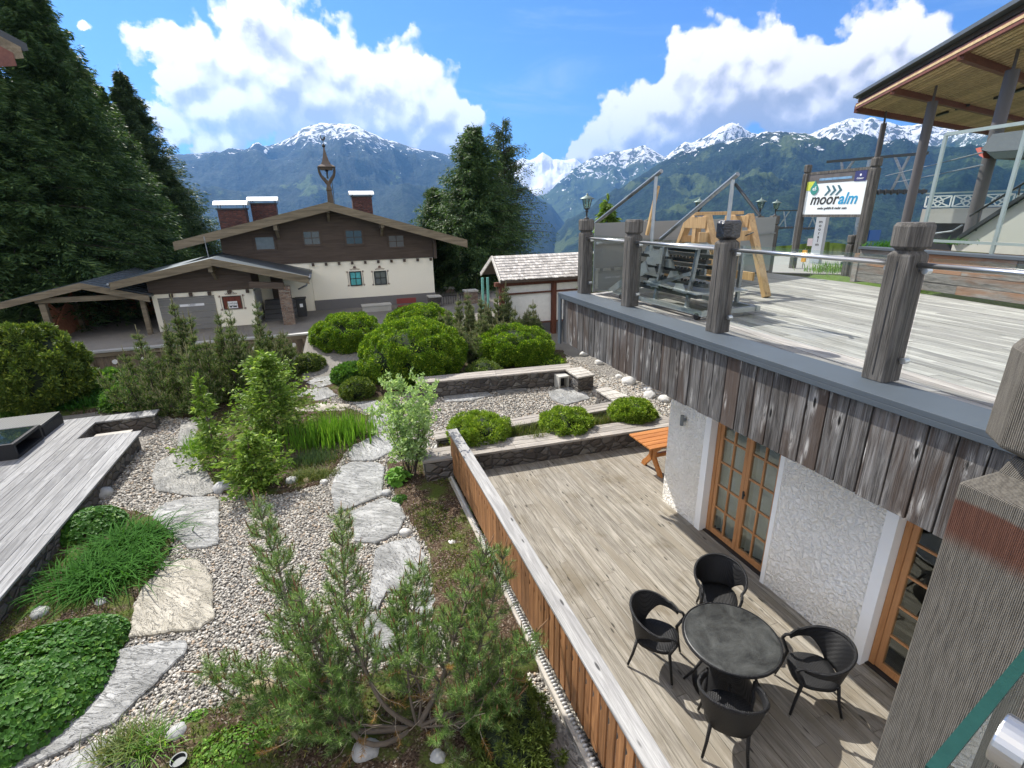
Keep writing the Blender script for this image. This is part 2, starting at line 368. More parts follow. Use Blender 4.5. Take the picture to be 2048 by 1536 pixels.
def ridge(name, pts, dc, db, zb, mat, amp, cn=3., nu=700, nv=90, seed=1, gul=1., pw=1.25):
    """a mountain range: crest through the sky line at distance dc (km scale), its flank coming down to the valley at db"""
    pts = sorted(pts); px = np.linspace(pts[0][0], pts[-1][0], nu); py = np.interp(px, [a for a, _ in pts], [b for _, b in pts])
    py = py+(fbm(px/38, px*0+seed, 6, seed, True)-.6)*cn*2.6
    dist = np.interp(px, [a for a, _ in pts], np.linspace(dc, dc, len(pts)))*(1+.10*(fbm(px/260, px*0, 3, seed+5)-.5))
    C = np.array([tuple(D(a, b, d)) for a, b, d in zip(px, py, dist)])
    az = C[:, :2]/np.linalg.norm(C[:, :2], axis=1)[:, None]
    t = np.concatenate([[-.5, -.22, -.08], np.linspace(0, 1, nv)])
    tt = np.abs(t)[:, None]
    dd = dist[None]*(1-t[:, None])+db*t[:, None]
    x = az[None, :, 0]*dd; y = az[None, :, 1]*dd
    zc = C[None, :, 2]
    z = zb+(zc-zb)*(1-tt)**pw
    k = 1000.
    rg = fbm(x/k/1.1*gul, y/k/1.1*gul, 7, seed+3, True, .52)-.62
    env = np.clip(np.minimum(tt*7, (1-tt)*3), 0, 1)
    z = z+rg*amp*env*np.clip((z-zb)/600, .15, 1.2)
    V = np.stack([x, y, z], -1).reshape(-1, 3); a, b = z.shape; idx = np.arange(a*b).reshape(a, b)
    F = np.stack([idx[:-1, :-1], idx[:-1, 1:], idx[1:, 1:], idx[1:, :-1]], -1).reshape(-1, 4)
    return tag(arr_mesh(name, V, F, mat, smooth=True), kind='structure')
MF = mountain_mat('mtn_far', -300, 600, (.02, .04, .02), (.03, .055, .025), (.06, .10, .03), (.13, .13, .14), 300, snowcov=1.)
ridge('snow_peak', [(930,330),(985,345),(1025,325),(1045,316),(1060,320),(1085,305),(1105,318),(1128,323),(1150,319),(1175,335),(1200,330),(1260,340)], 12500, 8200, -500, MF, 620, 3, 400, 80, 11, .8)
MR = mountain_mat('mtn_snow_range', 880, 420, (.022, .045, .02), (.035, .06, .025), (.07, .11, .03), (.13, .125, .12), 620)
ridge('snow_range', [(1060,395),(1095,385),(1120,365),(1150,335),(1180,318),(1230,303),(1262,296),(1290,292),(1330,312),(1370,282),(1385,283),(1420,268),(1445,252),(1465,243),(1490,258),(1515,268),(1560,262),(1620,268),(1665,248),(1700,238),(1750,236),(1800,252),(1850,246),(1900,258),(1960,262),(2048,275),(2250,300)], 8600, 5200, -450, MR, 620, 3.2, 900, 100, 23, 1.)
ML = mountain_mat('mtn_left', 930, 240, (.014, .030, .022), (.026, .048, .028), (.10, .15, .045), (.12, .115, .11), 700, .80)
ridge('left_massif', [(-500,290),(-200,320),(100,318),(300,312),(360,308),(420,306),(490,299),(512,285),(528,292),(562,285),(605,258),(640,247),(700,247),(725,258),(765,276),(800,287),(850,300),(880,305),(930,322),(975,338),(1010,355),(1045,375),(1080,397),(1105,415),(1125,440),(1150,470),(1200,520)], 6600, 2100, -470, ML, 480, 2.2, 900, 110, 31, 1.1, 1.05)
MG = mountain_mat('mtn_right', 600, 140, (.010, .026, .014), (.030, .058, .020), (.085, .12, .035), (.12, .12, .11), 480, .73)
ridge('green_mountain', [(1080,500),(1120,462),(1135,440),(1165,425),(1200,402),(1240,385),(1280,352),(1320,325),(1360,305),(1410,293),(1450,284),(1490,276),(1530,266),(1570,264),(1610,270),(1650,282),(1700,290),(1740,282),(1800,292),(1900,296),(2048,300),(2300,300),(2700,330)], 4700, 1500, -440, MG, 480, 3.2, 1000, 120, 47, 1.5, 1.1)
# air between here and the mountains
mh, Th = newmat('haze_air')
vp = Th.n('VolumePrincipled', {'Color': (.20, .47, 1., 1), 'Density': 6e-5, 'Anisotropy': .35})
o_ = Th.n('OutputMaterial'); Th.nt.links.new(vp.outputs[0], o_.inputs['Volume'])
try: mh.cycles.homogeneous_volume = True
except Exception: pass
HZ = MB().box(-16500, 16500, -3200, 17200, -1100, 2300).build('haze', mh); tag(HZ, kind='stuff')
# ================================================================== materials for built things
W_DECK = wood('deck_wood', (.135, .118, .092), (.385, .355, .30), 'Y', 1.15, .8, .85, .10, streak=(.20, .175, .135), bs=.9, stain=(.72, .68, .60))
W_UPDECK = wood('upper_deck_wood', (.20, .19, .175), (.46, .44, .40), 'Y', 1., .75, .3, .3, streak=(.19, .18, .17), bs=.7)
W_LDECK = wood('left_deck_wood', (.13, .13, .13), (.31, .31, .305), 'Y', 1., .8, .35, .2, bs=.6)
W_BENCH = wood('bench_wood', (.19, .17, .15), (.42, .385, .34), 'X', 1., .8, .4, .2, bs=.6)
W_BENCHY = wood('bench_wood_y', (.26, .24, .21), (.50, .47, .42), 'Y', 1., .8, .4, .2, bs=.6)
W_CLAD = wood('cladding_wood', (.020, .018, .017), (.20, .193, .186), 'Z', 1.2, .8, 1., .28, streak=(.055, .038, .029), bs=1., stain=(.75, .70, .66), pale=.8)
W_POST = wood('post_wood', (.042, .039, .035), (.155, .146, .133), 'Z', 1.6, .9, .2, .1, bs=.9)
W_CAP = wood('fence_cap_wood', (.20, .195, .19), (.42, .415, .40), 'Y', 1., .75, .95, .1, bs=.5)
W_ORANGE = wood('fence_board_wood', (.14, .06, .022), (.36, .18, .075), 'Z', 1., .65, .7, .35, bs=.5)
W_TIMBER = wood('timber_wall_wood', (.10, .095, .088), (.27, .255, .235), 'Y', .8, .85, .4, .3, streak=(.22, .10, .045), bs=.7)
W_RAW = wood('raw_pine', (.34, .21, .10), (.58, .40, .20), 'Z', 1., .6, .6, .15, bs=.3)
W_PICNIC = wood('orange_stained_wood', (.34, .12, .030), (.52, .22, .060), 'X', 1., .45, .2, .12, bs=.3)
W_DOOR = wood('door_wood', (.36, .165, .065), (.50, .25, .105), 'Z', 1., .45, .0, .05, bs=.15)
W_BROWN = wood('chalet_brown_wood', (.060, .044, .034), (.105, .080, .062), 'X', .6, .8, .1, .12, bs=.5)
W_EAVE = wood('chalet_eave_wood', (.10, .082, .055), (.23, .19, .13), 'X', .7, .8, .2, .15, bs=.5)
W_FRONT = wood('near_post_wood', (.13, .115, .092), (.30, .27, .225), 'Z', 2.6, .9, .0, .05, bs=1.)
STONE = stonewall('stone_wall', [(.045, .043, .042), (.12, .10, .085), (.16, .15, .14), (.075, .06, .05), (.20, .19, .17)], 4.6)
BRICK = stonewall('brick_stone', [(.16, .10, .075), (.30, .22, .16), (.22, .13, .09), (.38, .31, .24)], 5.5, (.22, .20, .17), (1, 1, 2.6), .02)
BRICKR = stonewall('red_brick', [(.09, .035, .028), (.15, .06, .045), (.07, .03, .025)], 5., (.05, .04, .04), (1, 1, 2.6), .02)
STEEL = plain('stainless', (.55, .55, .54), .34, 1., .05, bumps=.02)
GALV = plain('galvanised', (.26, .28, .29), .42, .75, .25, 9, bumps=.05, dirt=(.12, .11, .10))
DARKST = plain('dark_steel', (.045, .05, .052), .5, .6, .2)
FLASH = plain('grey_flashing', (.055, .070, .085), .6, .0, .15, 3, bumps=.03)
WHITEW = plain('white_plaster', (.90, .85, .70), .9, 0, .04, 2, bumps=.25, bscale=25, spec=.2)
WHITEP = plain('smooth_white', (.85, .84, .80), .8, 0, .03, 3, bumps=.05)
CONC = plain('concrete', (.42, .41, .37), .85, 0, .12, 1.2, bumps=.2, bscale=20, dirt=(.28, .27, .24))
BLACKM = plain('black_plastic', (.018, .018, .019), .45, 0, .2)
ROOFM = plain('roof_metal', (.10, .125, .145), .40, .6, .15, 1.5)
GLASS = glassmat('clear_glass', (.955, .982, .972), refl=.8); GLASSG = plain('glass_edge', (.012, .05, .043), .5, 0, .3, 30, spec=.15)
WINDG = plain('window_dark', (.03, .04, .045), .06, 0, .2, 2, spec=.9, bumps=0)
WINDL = plain('window_pale', (.14, .15, .155), .08, 0, .3, 4, spec=.8, bumps=0)  # paler grey pane
WINDT = plain('window_teal', (.10, .42, .44), .15, 0, .5, 9, spec=.7, bumps=0)
def rough_plaster():
    m, T = newmat('roughcast'); tc = T.n('TexCoord').outputs['Object']
    v = T.vm('ADD', tc, T.vm('SCALE', T.n('TexNoise', {'Vector': tc, 'Scale': 9., 'Detail': 3.}).outputs['Color'], scale=.09))
    h1 = T.smooth(T.noise(v, 20., 2, .5, .3), .34, .66); h2 = T.noise(tc, 60., 3)
    c = T.mix(h1, (.86, .83, .76, 1), (.93, .90, .83, 1)); c = T.mix(T.smooth(T.noise(tc, .9, 4), .3, .7), c, T.mix(1., c, (.9, .88, .84, 1), 'MULTIPLY'))
    b = T.n('BsdfPrincipled', {'Base Color': c, 'Roughness': .92, 'Specular IOR Level': .15})
    T.nt.links.new(bump(T, T.m('ADD', h1, T.m('MULTIPLY', h2, .2)), .75, .034), b.inputs['Normal']); outp(T, b); return m
RCAST = rough_plaster()
def brushed_post():
    m, T = newmat('near_post_surface'); tc = T.n('TexCoord').outputs['Object']
    s = T.n('SeparateXYZ', {0: tc}); 
    wv = T.noise(T.vm('MULTIPLY', tc, (9, 9, 2.)), 1., 3)
    lin = T.m('SINE', T.m('MULTIPLY_ADD', T.m('ADD', s.outputs[1], s.outputs[0]), 2300., T.m('MULTIPLY', wv, 18.)))
    g = T.noise(T.vm('MULTIPLY', tc, (150, 150, 14)), 1., 5, .7); g2 = T.noise(tc, 500., 2)
    f = T.m('ADD', T.m('MULTIPLY', lin, .16), T.m('ADD', T.m('MULTIPLY', g, .65), T.m('MULTIPLY', g2, .3)))
    c = T.mix(T.smooth(f, .2, .75), (.035, .031, .026, 1), (.175, .16, .135, 1))
    n = T.noise(T.vm('MULTIPLY', tc, (12, 12, 25)), 1., 4)
    zz = T.m('ADD', s.outputs[2], T.m('MULTIPLY', n, .02))
    band = T.m('MULTIPLY', T.smooth(zz, -.125, -.085), T.smooth(zz, -.028, -.018, 1., 0.))
    c = T.mix(T.m('MULTIPLY', band, .85), c, T.mix(g, (.025, .008, .005, 1), (.13, .042, .022, 1)))
    b = T.n('BsdfPrincipled', {'Base Color': c, 'Roughness': .85, 'Specular IOR Level': .25})
    T.nt.links.new(bump(T, f, .8, .0022), b.inputs['Normal']); outp(T, b); return m
NEARP = brushed_post()
def V(px, py, p0, p1):      # point of the view ray on the upright plane through two ground points
    r = ray(px, py); a = Vector(p0[:2]); d = Vector(p1[:2])-a; nn = Vector((d.y, -d.x)); t = nn.dot(a)/nn.dot(Vector((r.x, r.y)))
    return Vector((r.x*t, r.y*t, EYE+r.z*t))
def boards(mb, x0, x1, y0, y1, z0, z1, w, gap, lens=(2.5, 4.5), jit=.0015, rnd=random):
    x = x0
    while x < x1-.01:
        xe = min(x+w, x1); y = y0-rnd.random()*2.5
        while y < y1:
            l = rnd.uniform(*lens); a = max(y, y0); b = min(y+l-.003, y1)
            if b-a > .02: mb.box(x+gap/2, xe-gap/2, a, b, z0, z1+rnd.uniform(-jit, jit))
            y += l
        x += w
# ================================================================== lower terrace deck
t = thing('lower_deck', 'weathered pale wooden deck of long boards carrying the round table', 'deck', (3.6, 5, 0))
m = MB(); boards(m, 1.97, 5.50, -1.5, 9.22, -.035, 0, .138, .005); m.build('deck_boards', W_DECK, t, bevel=.002)
MB().box(1.97, 9, -1.5, 9.2, -.30, -.04).build('deck_base', plain('deck_underlay', (.05, .045, .04), .9), t)
m = MB(); boards(m, 5.50, 8.4, 6.87, 9.22, -.035, 0, .138, .005); m.build('deck_boards', W_DECK, t, bevel=.002)
# ================================================================== building under the upper terrace
B = thing('terrace_building', 'white roughcast building with glazed doors under a dark board clad roof terrace', 'building', (6, 4, 0))
XW = 5.39
m = MB()
for a, b in ((5.93, 6.85), (3.06, 4.40), (-2.5, 1.45)): m.box(XW, XW+.28, a, b, -.02, 2.92)
m.box(XW+.283, 9.4, 6.6, 6.85, -.02, 2.92)
m.box(XW, XW+.28, 1.45, 6.0, 2.45, 2.915)
m.build('wall', RCAST, B)
m = MB()
m.box(XW-.012, XW+.16, 5.80, 5.93, -.02, 2.9); m.box(XW-.012, XW+.16, 4.40, 4.47, -.02, 2.9); m.box(XW-.012, XW+.16, 2.93, 3.06, -.02, 2.9); m.box(XW-.012, XW+.16, 1.45, 1.52, -.02, 2.9)
m.build('door_reveal', WHITEP, B)
MB().box(XW+.6, 9.3, -2.4, 6.59, -.02, 0).box(9.3, 9.4, -2.4, 6.6, 0, 2.9).build('inner_room', plain('room_dark', (.10, .075, .055), .8), B)
CURT = leafmat('curtain_cloth', (.72, .71, .68), (.80, .79, .76), trans=.3, rough=.9)
DG = glassmat('door_glass', (.80, .84, .83), .02, refl=1.6)
for di, (ya, yb) in enumerate(((4.47, 5.80), (1.52, 2.93))):
    d = MB(); xd = XW+.12; zt = 2.32
    d.box(xd, xd+.09, yb-.07, yb-.002, .02, zt); d.box(xd, xd+.09, ya+.002, ya+.07, .02, zt); d.box(xd, xd+.09, ya+.07, yb-.07, zt-.07, zt)
    fr = d.build('glazed_door', W_DOOR, B, bevel=.006)
    MB().box(xd-.05, xd+.1, ya, yb, -.01, .018).build('threshold', BLACKM, fr)
    ym = (ya+yb)/2
    for k, (a, b) in enumerate(((ya+.074, ym-.003), (ym+.003, yb-.074))):
        l = MB(); x1, x2 = xd+.012, xd+.066
        l.box(x1, x2, a, a+.062, .025, zt-.074); l.box(x1, x2, b-.062, b, .025, zt-.074); l.box(x1, x2, a+.062, b-.062, .025, .115); l.box(x1, x2, a+.062, b-.062, zt-.14, zt-.074)
        c = (a+b)/2; l.box(x1+.006, x2-.006, c-.014, c+.014, .115, zt-.14)
        zz = [.115+(zt-.255)*q/5 for q in range(1, 5)]
        for z in zz: l.box(x1+.009, x2-.009, a+.062, b-.062, z-.013, z+.013)
        lf = l.build('door_leaf', W_DOOR, B)
        MB().box(x1+.02, x1+.026, a+.05, b-.05, .10, zt-.13).build('pane', DG, lf)
        if k == 0: MB().box(x1-.035, x1-.02, b-.045, b-.02, 1.0, 1.13).box(x1-.02, x1, b-.045, b-.025, 1.05, 1.075).build('handle', DARKST, lf)
    yy = np.linspace(ya+.03, yb-.03, 150 if di == 0 else 60)
    if di == 1: yy = np.linspace(ya+.65, ya+1.05, 60)
    ph = yy*46+np.sin(yy*11)*2.2; xx = xd+.17+.028*np.sin(ph)+.012*np.sin(ph*.37)
    Vc = np.concatenate([np.stack([xx, yy, yy*0+.05], 1), np.stack([xx+.004*np.sin(ph), yy, yy*0+2.3], 1)]); nn = len(yy)
    Fc = np.stack([np.arange(nn-1), np.arange(1, nn), np.arange(nn+1, 2*nn), np.arange(nn, 2*nn-1)], 1)
    arr_mesh('curtain', Vc, Fc, CURT, B, smooth=True)
lm = MB(); lm.tube([(XW-.075, 6.42, 1.72), (XW-.075, 6.42, 1.90)], .032, 12); lm.box(XW-.06, XW-.001, 6.395, 6.445, 1.79, 1.84); lm.build('wall_lamp', GALV, B, smooth=False)
# roof terrace slab, deck, cladding
XC, ZC0, ZC1 = 4.1, 2.815, 3.70
BR = (11.15, 10.05)
slab = [(4.16, 8.60), (10.55, 9.95), (10.62, 7.85), (10.1, 4.6), (9.5, 1.2), (9.2, -2.5), (4.16, -2.5)]
MB().prism([(x, y, 2.93) for x, y in slab], (0, 0, .70)).build('terrace_slab', plain('soffit_grey', (.25, .24, .22), .9), B)
m = MB(); rr = random.Random(4)
ang = R_(-7)
x = -4.5
bd = MB()
while x < 12:
    y = -8-rr.random()*3
    while y < 14:
        l = rr.uniform(3, 5); bd.box(x+.003, x+.137, y, y+l-.004, 3.64, 3.68+rr.uniform(-.0025, .0025)); y += l
    x += .14
bd.rot(ang, (7, 4, 0))
# clip boards to the slab outline
bm = bmesh.new(); me = bpy.data.meshes.new('tmp'); me.from_pydata(bd.v, [], bd.f); bm.from_mesh(me)
cx = sum(p[0] for p in slab)/len(slab); cy = sum(p[1] for p in slab)/len(slab)
deckpoly = [(4.30, 8.62)]+slab[1:-1]+[(4.30, -2.5)]
for i in range(len(deckpoly)):
    a = Vector(deckpoly[i]+(0,)); b = Vector(deckpoly[(i+1) % len(deckpoly)]+(0,)); d = b-a; nn = Vector((d.y, -d.x, 0))
    if nn.dot(Vector((cx, cy, 0))-a) > 0: nn = -nn
    bmesh.ops.bisect_plane(bm, geom=bm.verts[:]+bm.edges[:]+bm.faces[:], plane_co=a, plane_no=nn, clear_outer=True)
v0 = root_loc(B)
for v in bm.verts: v.co -= v0
bm.to_mesh(me); bm.free(); finish('terrace_boards', me, W_UPDECK, B)
m = MB(); y = 8.62; rr = random.Random(9)
while y > -2.4:
    wd = .205+rr.uniform(-.012, .012); m.box(XC+rr.uniform(0, .008), XC+.035, y-wd+.014, y-.001, ZC0+rr.uniform(-.012, .004), ZC1-.003); y -= wd
m.build('cladding_boards', W_CLAD, B, bevel=.003)
MB().box(XC+.036, XC+.055, -2.4, 8.6, ZC0+.03, ZC1-.005).build('cladding_backing', BLACKM, B)
m = MB(); m.box(XC-.06, XC+.40, -2.5, 8.74, ZC1, ZC1+.05); m.box(XC-.055, XC-.02, 8.62, 8.73, ZC0-.05, ZC1-.002); m.box(XC-.06, XC-.052, -2.5, 8.6, ZC1-.05, ZC1)
m.build('edge_flashing', FLASH, B, bevel=.008)
m = MB(); P = [(4.16, 8.66), (10.55, 10.0)]
dv = (Vector(P[1])-Vector(P[0])); L = dv.length; dv /= L; u = 0
while u < L-.2:
    a = Vector(P[0])+dv*u; b = Vector(P[0])+dv*(u+.195); m.beam((a.x, a.y, 3.25), (b.x, b.y, 3.25), .03, .86); u += .2
m.build('side_cladding', W_CLAD, B)
# ================================================================== terrace railing
t = thing('terrace_railing', 'weathered octagonal timber post railing with glass panes and steel handrail along the roof terrace edge', 'railing', (4.5, 4.9, 3.75))
def oct_post(cx, cy, z0, z1, w=.215, capm=W_POST, name='post', par=None, tar=False):
    ch = w*.22; h = w/2
    ring = lambda s, c: [(-h*s+c, -h*s), (h*s-c, -h*s), (h*s, -h*s+c), (h*s, h*s-c), (h*s-c, h*s), (-h*s+c, h*s), (-h*s, h*s-c), (-h*s, -h*s+c)]
    m = MB(); n = 8
    def stack(prof):
        mm = MB(); b = 0
        for s, c, z in prof: mm.v += [(cx+x, cy+y, z) for x, y in ring(s, c)]
        for i in range(len(prof)-1):
            for k in range(n): mm.f.append((i*n+k, i*n+(k+1) % n, (i+1)*n+(k+1) % n, (i+1)*n+k))
        mm.f.append(tuple(range(n))[::-1]); mm.f.append(tuple((len(prof)-1)*n+k for k in range(n))); return mm
    body = stack([(1, ch*.45, z0), (1, ch*.45, z1-.26), (.96, ch*.5, z1-.245), (.80, ch, z1-.215)])
    body.v += []
    p = body.build(name, W_POST, par, bevel=.004)
    # a shrinkage crack down two faces
    cr = MB(); cr.box(cx-h-.0015, cx-h+.004, cy-.006, cy+.004, z0+.05, z1-.30); cr.box(cx-.004, cx+.004, cy-h-.0015, cy-h+.004, z0+.1, z1-.3); cr.build('crack', BLACKM, p)
    cap = stack([(.80, ch, z1-.215), (1.16, ch*1.4, z1-.185), (1.18, ch*1.4, z1-.03), (1.05, ch*1.4, z1)])
    cap.build('cap', capm, p, bevel=.005)
    return p
TAR = plain('tar_coating', (.008, .008, .009), .25, 0, .3, 20, spec=.8, bumps=1., bscale=35)
PY = [8.47, 6.92, 4.92, 2.87]
for i, y in enumerate(PY):
    p = oct_post(4.47, y, 3.752, 5.07, capm=TAR if i == 2 else W_POST, par=t)
    for z in (3.95, 4.70):
        for s in (-1, 1):
            if (i == 0 and s == 1): continue
            MB().tube([(4.50, y+s*.11, z), (4.50, y+s*.155, z)], .017, 10).tube([(4.47, y+s*.15, z), (4.53, y+s*.15, z)], .026, 12).build('glass_clamp', STEEL, p)
for a, b in zip(PY[1:]+[.9], PY[:-1]+[2.87]):
    a2, b2 = a+.13, b-.13
    MB().tube([(4.44, a2-.01, 4.745), (4.44, b2+.01, 4.745)], .021, 12).build('handrail', STEEL, t, smooth=True)
    MB().box(4.496, 4.504, a2+.02, b2-.02, 3.87, 4.80).build('glass_pane', GLASS, t)
# far side posts, pane strip and windbreak
FE0, FE1 = (4.5, 8.55), (11.0, 9.95)
t2 = thing('far_railing', 'grey panel windbreak with octagonal posts along the far edge of the roof terrace', 'railing', (7.5, 9.2, 3.7))
PNL = plain('grey_panel', (.24, .25, .245), .55, .1, .08, 1.5, bumps=.05)
d = (Vector(FE1)-Vector(FE0)); L = d.length; dn = d/L
m = MB(); q0 = Vector(FE0)+dn*.22; q1 = Vector(FE0)+dn*(L-.75)
m.beam((q0.x, q0.y, 4.36), (q1.x, q1.y, 4.36), .03, 1.26); m.build('panel', PNL, t2)
m = MB()
for z in (4.62, 4.15): m.beam((q0.x+.02, q0.y-.05, z), (q1.x, q1.y-.05, z), .03, .025)
m.build('handrail', GALV, t2)
farp = []
for px in (1300, 1393, 1512, 1542):
    g = V(px, 540, FE0, FE1); p = oct_post(g.x, g.y+.12, 3.6, 5.02 if px != 1512 else 5.02, .19, par=t2); farp.append((g.x, g.y+.12))
# lanterns
def lantern(name, x, y, z, label, sc_=1.):
    L_ = thing('lantern', label, 'lantern', (x, y, z), 'lanterns on the railing posts')
    s = sc_
    MB().lathe([(.05*s, 0), (.05*s, .012*s), (.016*s, .03*s), (.013*s, .11*s), (.03*s, .125*s), (.016*s, .15*s), (.045*s, .17*s), (.055*s, .18*s)], (x, y, z), 14).build('stem', BLACKM, L_, smooth=True)
    MB().lathe([(.05*s, .182*s), (.085*s, .33*s), (.083*s, .332*s), (.048*s, .182*s)], (x, y, z), 14).build('glass_shade', glassmat('lantern_glass', (.9, .93, .85), .05), L_)
    r = MB()
    for k in range(8):
        a = k*math.pi/4; r.beam((x+.052*s*math.cos(a), y+.052*s*math.sin(a), z+.18*s), (x+.088*s*math.cos(a), y+.088*s*math.sin(a), z+.335*s), .007*s, .007*s)
    r.build('cage', BLACKM, L_)
    MB().lathe([(.135*s, .335*s), (.125*s, .35*s), (.05*s, .385*s), (.02*s, .40*s), (.02*s, .42*s), (.008*s, .435*s)], (x, y, z), 18).build('lantern_roof', plain('lantern_copper', (.13, .17, .15), .5, .5), L_, smooth=True)
lantern('l', 4.47, PY[0], 5.07, 'dark lantern with dull copper roof on the corner post beside the shingled shelter', 1.)
lantern('l', farp[1][0], farp[1][1], 5.02, 'dark lantern standing behind the left end of the raw wooden trestle', .95)
lantern('l', farp[2][0], farp[2][1], 5.02, 'dark lantern rising just over the right end of the raw wooden trestle', .95)
lantern('l', farp[3][0], farp[3][1], 5.02, 'dark slim lantern on the post right of the wooden trestle, nearest the signboard', .85)
# ================================================================== near post, glass and clamp of our own balcony
C0 = Vector((0, 0, EYE))+ray(1919, 963)*.9
t = thing('balcony_railing', 'rough weathered near railing post with rust band and glass in the right foreground', 'railing', (C0.x, C0.y, C0.z))
w_ = .215
zb = 2.2
bx = [(C0.x, C0.y), (C0.x+w_, C0.y), (C0.x+w_, C0.y-w_), (C0.x, C0.y-w_)]
def npost():
    m = MB(); cx_, cy_ = C0.x+w_/2, C0.y-w_/2
    def ring(s, z): return [(cx_+(x-cx_)*s, cy_+(y-cy_)*s, z) for x, y in bx]
    m.v = ring(1, zb)+ring(1, C0.z-.004)+ring(.98, C0.z)+ring(.70, C0.z+.03)+ring(.62, C0.z+.062); n = 4
    for i in range(4):
        for k in range(4): m.f.append((i*n+k, i*n+(k+1) % n, (i+1)*n+(k+1) % n, (i+1)*n+k))
    m.f += [(0, 1, 2, 3), (19, 18, 17, 16)]
    p = m.build('post', NEARP, t, bevel=.003)
    c = MB(); h = w_/2*1.05; ch = .045
    def oc(s, z): 
        hh = h*s; return [(cx_-hh+ch, cy_-hh, z), (cx_+hh-ch, cy_-hh, z), (cx_+hh, cy_-hh+ch, z), (cx_+hh, cy_+hh-ch, z), (cx_+hh-ch, cy_+hh, z), (cx_-hh+ch, cy_+hh, z), (cx_-hh, cy_+hh-ch, z), (cx_-hh, cy_-hh+ch, z)]
    c.v = oc(.62, C0.z+.062)+oc(1, C0.z+.088)+oc(1, C0.z+.245)+oc(.93, C0.z+.262); n = 8
    for i in range(3):
        for k in range(8): c.f.append((i*n+k, i*n+(k+1) % n, (i+1)*n+(k+1) % n, (i+1)*n+k))
    c.f += [tuple(range(8))[::-1], tuple(range(24, 32))]
    c.build('cap', NEARP, p, bevel=.004)
npost()
g0, g1 = Z(1862, 1549, 4.62), Z(2075, 1290, 4.62)
MB().beam((g0.x, g0.y, 4.16), (g1.x, g1.y, 4.16), .012, .915).build('glass_pane', GLASS, t)
MB().beam((g0.x, g0.y, 4.6235), (g1.x, g1.y, 4.6235), .013, .006).build('glass_edge', GLASSG, t)
gd = (g1-g0).normalized(); gn = Vector((gd.y, -gd.x, 0))
if gn.dot(Vector((0, 0, EYE))-g0) < 0: gn = -gn
for px, py, s in ((2030, 1492, 1.),):
    p = ray(px, py); p = Vector((0, 0, EYE))+p*.44
    MB().tube([p-gn*.012, p+gn*.010], .023, 28).tube([p+gn*.010, p+gn*.014], [.023, .020], 28).build('clamp', STEEL, t, smooth=False, bevel=.002)
    MB().tube([p+gn*.0142, p+gn*.019], .011, 20).build('clamp_bolt', plain('brushed_nickel', (.5, .5, .48), .35, 1.), t)
# ================================================================== board fence between garden and lower deck
F_ = thing('board_fence', 'low orange board fence with broad grey cap rail between the garden and the lower deck', 'fence', (1.98, 6, 0))
MB().box(1.885, 2.085, 1.0, 9.43, .925, .965).box(1.885, 2.085, -1.2, .996, .925, .965).build('cap_rail', W_CAP, F_, bevel=.006)
MB().box(1.935, 1.985, -1.2, 9.40, .80, .924).box(1.96, 2.0, -1.2, 9.4, .06, .15).build('rail', wood('fence_rail_wood', (.30, .12, .035), (.5, .26, .10), 'Y', 1., .6, .8, .1), F_)
m = MB(); y = -1.1; rr = random.Random(3)
while y < 9.36:
    wd = .115 if y < 4.3 else .15
    gp = .035 if y < 4.3 else .004
    # a notch cut into the neighbouring edges makes the drop shaped hole
    m.prism([(1.915, y, .03), (1.915, y+wd, .03), (1.915, y+wd, .66), (1.915, y+wd-.022, .69), (1.915, y+wd-.022, .73), (1.915, y+wd, .76), (1.915, y+wd, .90), (1.915, y, .90)], (.022, 0, 0)); y += wd+gp
m.build('fence_boards', W_ORANGE, F_, bevel=.002)
for y in (.6, 2.3, 4.2, 6.0, 7.7, 9.3): MB().box(1.99, 2.05, y-.035, y+.035, 0, .92).build('fence_post', W_ORANGE, F_)

m = MB(); m.box(1.80, 1.89, -1.2, 9.3, GZ-.1, -.045); y = -1.2
m.build('edge_beam', W_BENCHY, F_)
m = MB()
while y < 9.25:
    m.tube([(1.905, y, -.045), (1.86, y, -.03), (1.85, y, -.06)], .017, 6); y += .05
m.build('corrugated_edge', plain('corrugated_pale', (.45, .45, .44), .5, .3), F_, smooth=True)
# ================================================================== round wicker table and chairs
WICK = None
def wicker():
    m, T = newmat('black_wicker'); tc = T.n('TexCoord').outputs['Object']; s = T.n('SeparateXYZ', {0: tc})
    a = T.m('ARCTAN2', s.outputs[1], s.outputs[0])
    u = T.m('MULTIPLY', T.m('ADD', s.outputs[0], s.outputs[1]), 190.); v = T.m('MULTIPLY', s.outputs[2], 330.); v2 = T.m('MULTIPLY', T.m('SUBTRACT', s.outputs[0], s.outputs[1]), 190.)
    w1 = T.m('MULTIPLY', T.m('SINE', u), T.m('SINE', T.m('ADD', v, v2)))
    c = T.mix(T.smooth(w1, -.4, .7), (.003, .003, .0035, 1), (.020, .0205, .022, 1))
    b = T.n('BsdfPrincipled', {'Base Color': c, 'Roughness': .45, 'Specular IOR Level': .35})
    T.nt.links.new(bump(T, w1, .8, .004), b.inputs['Normal']); outp(T, b); return m
WICK = wicker()
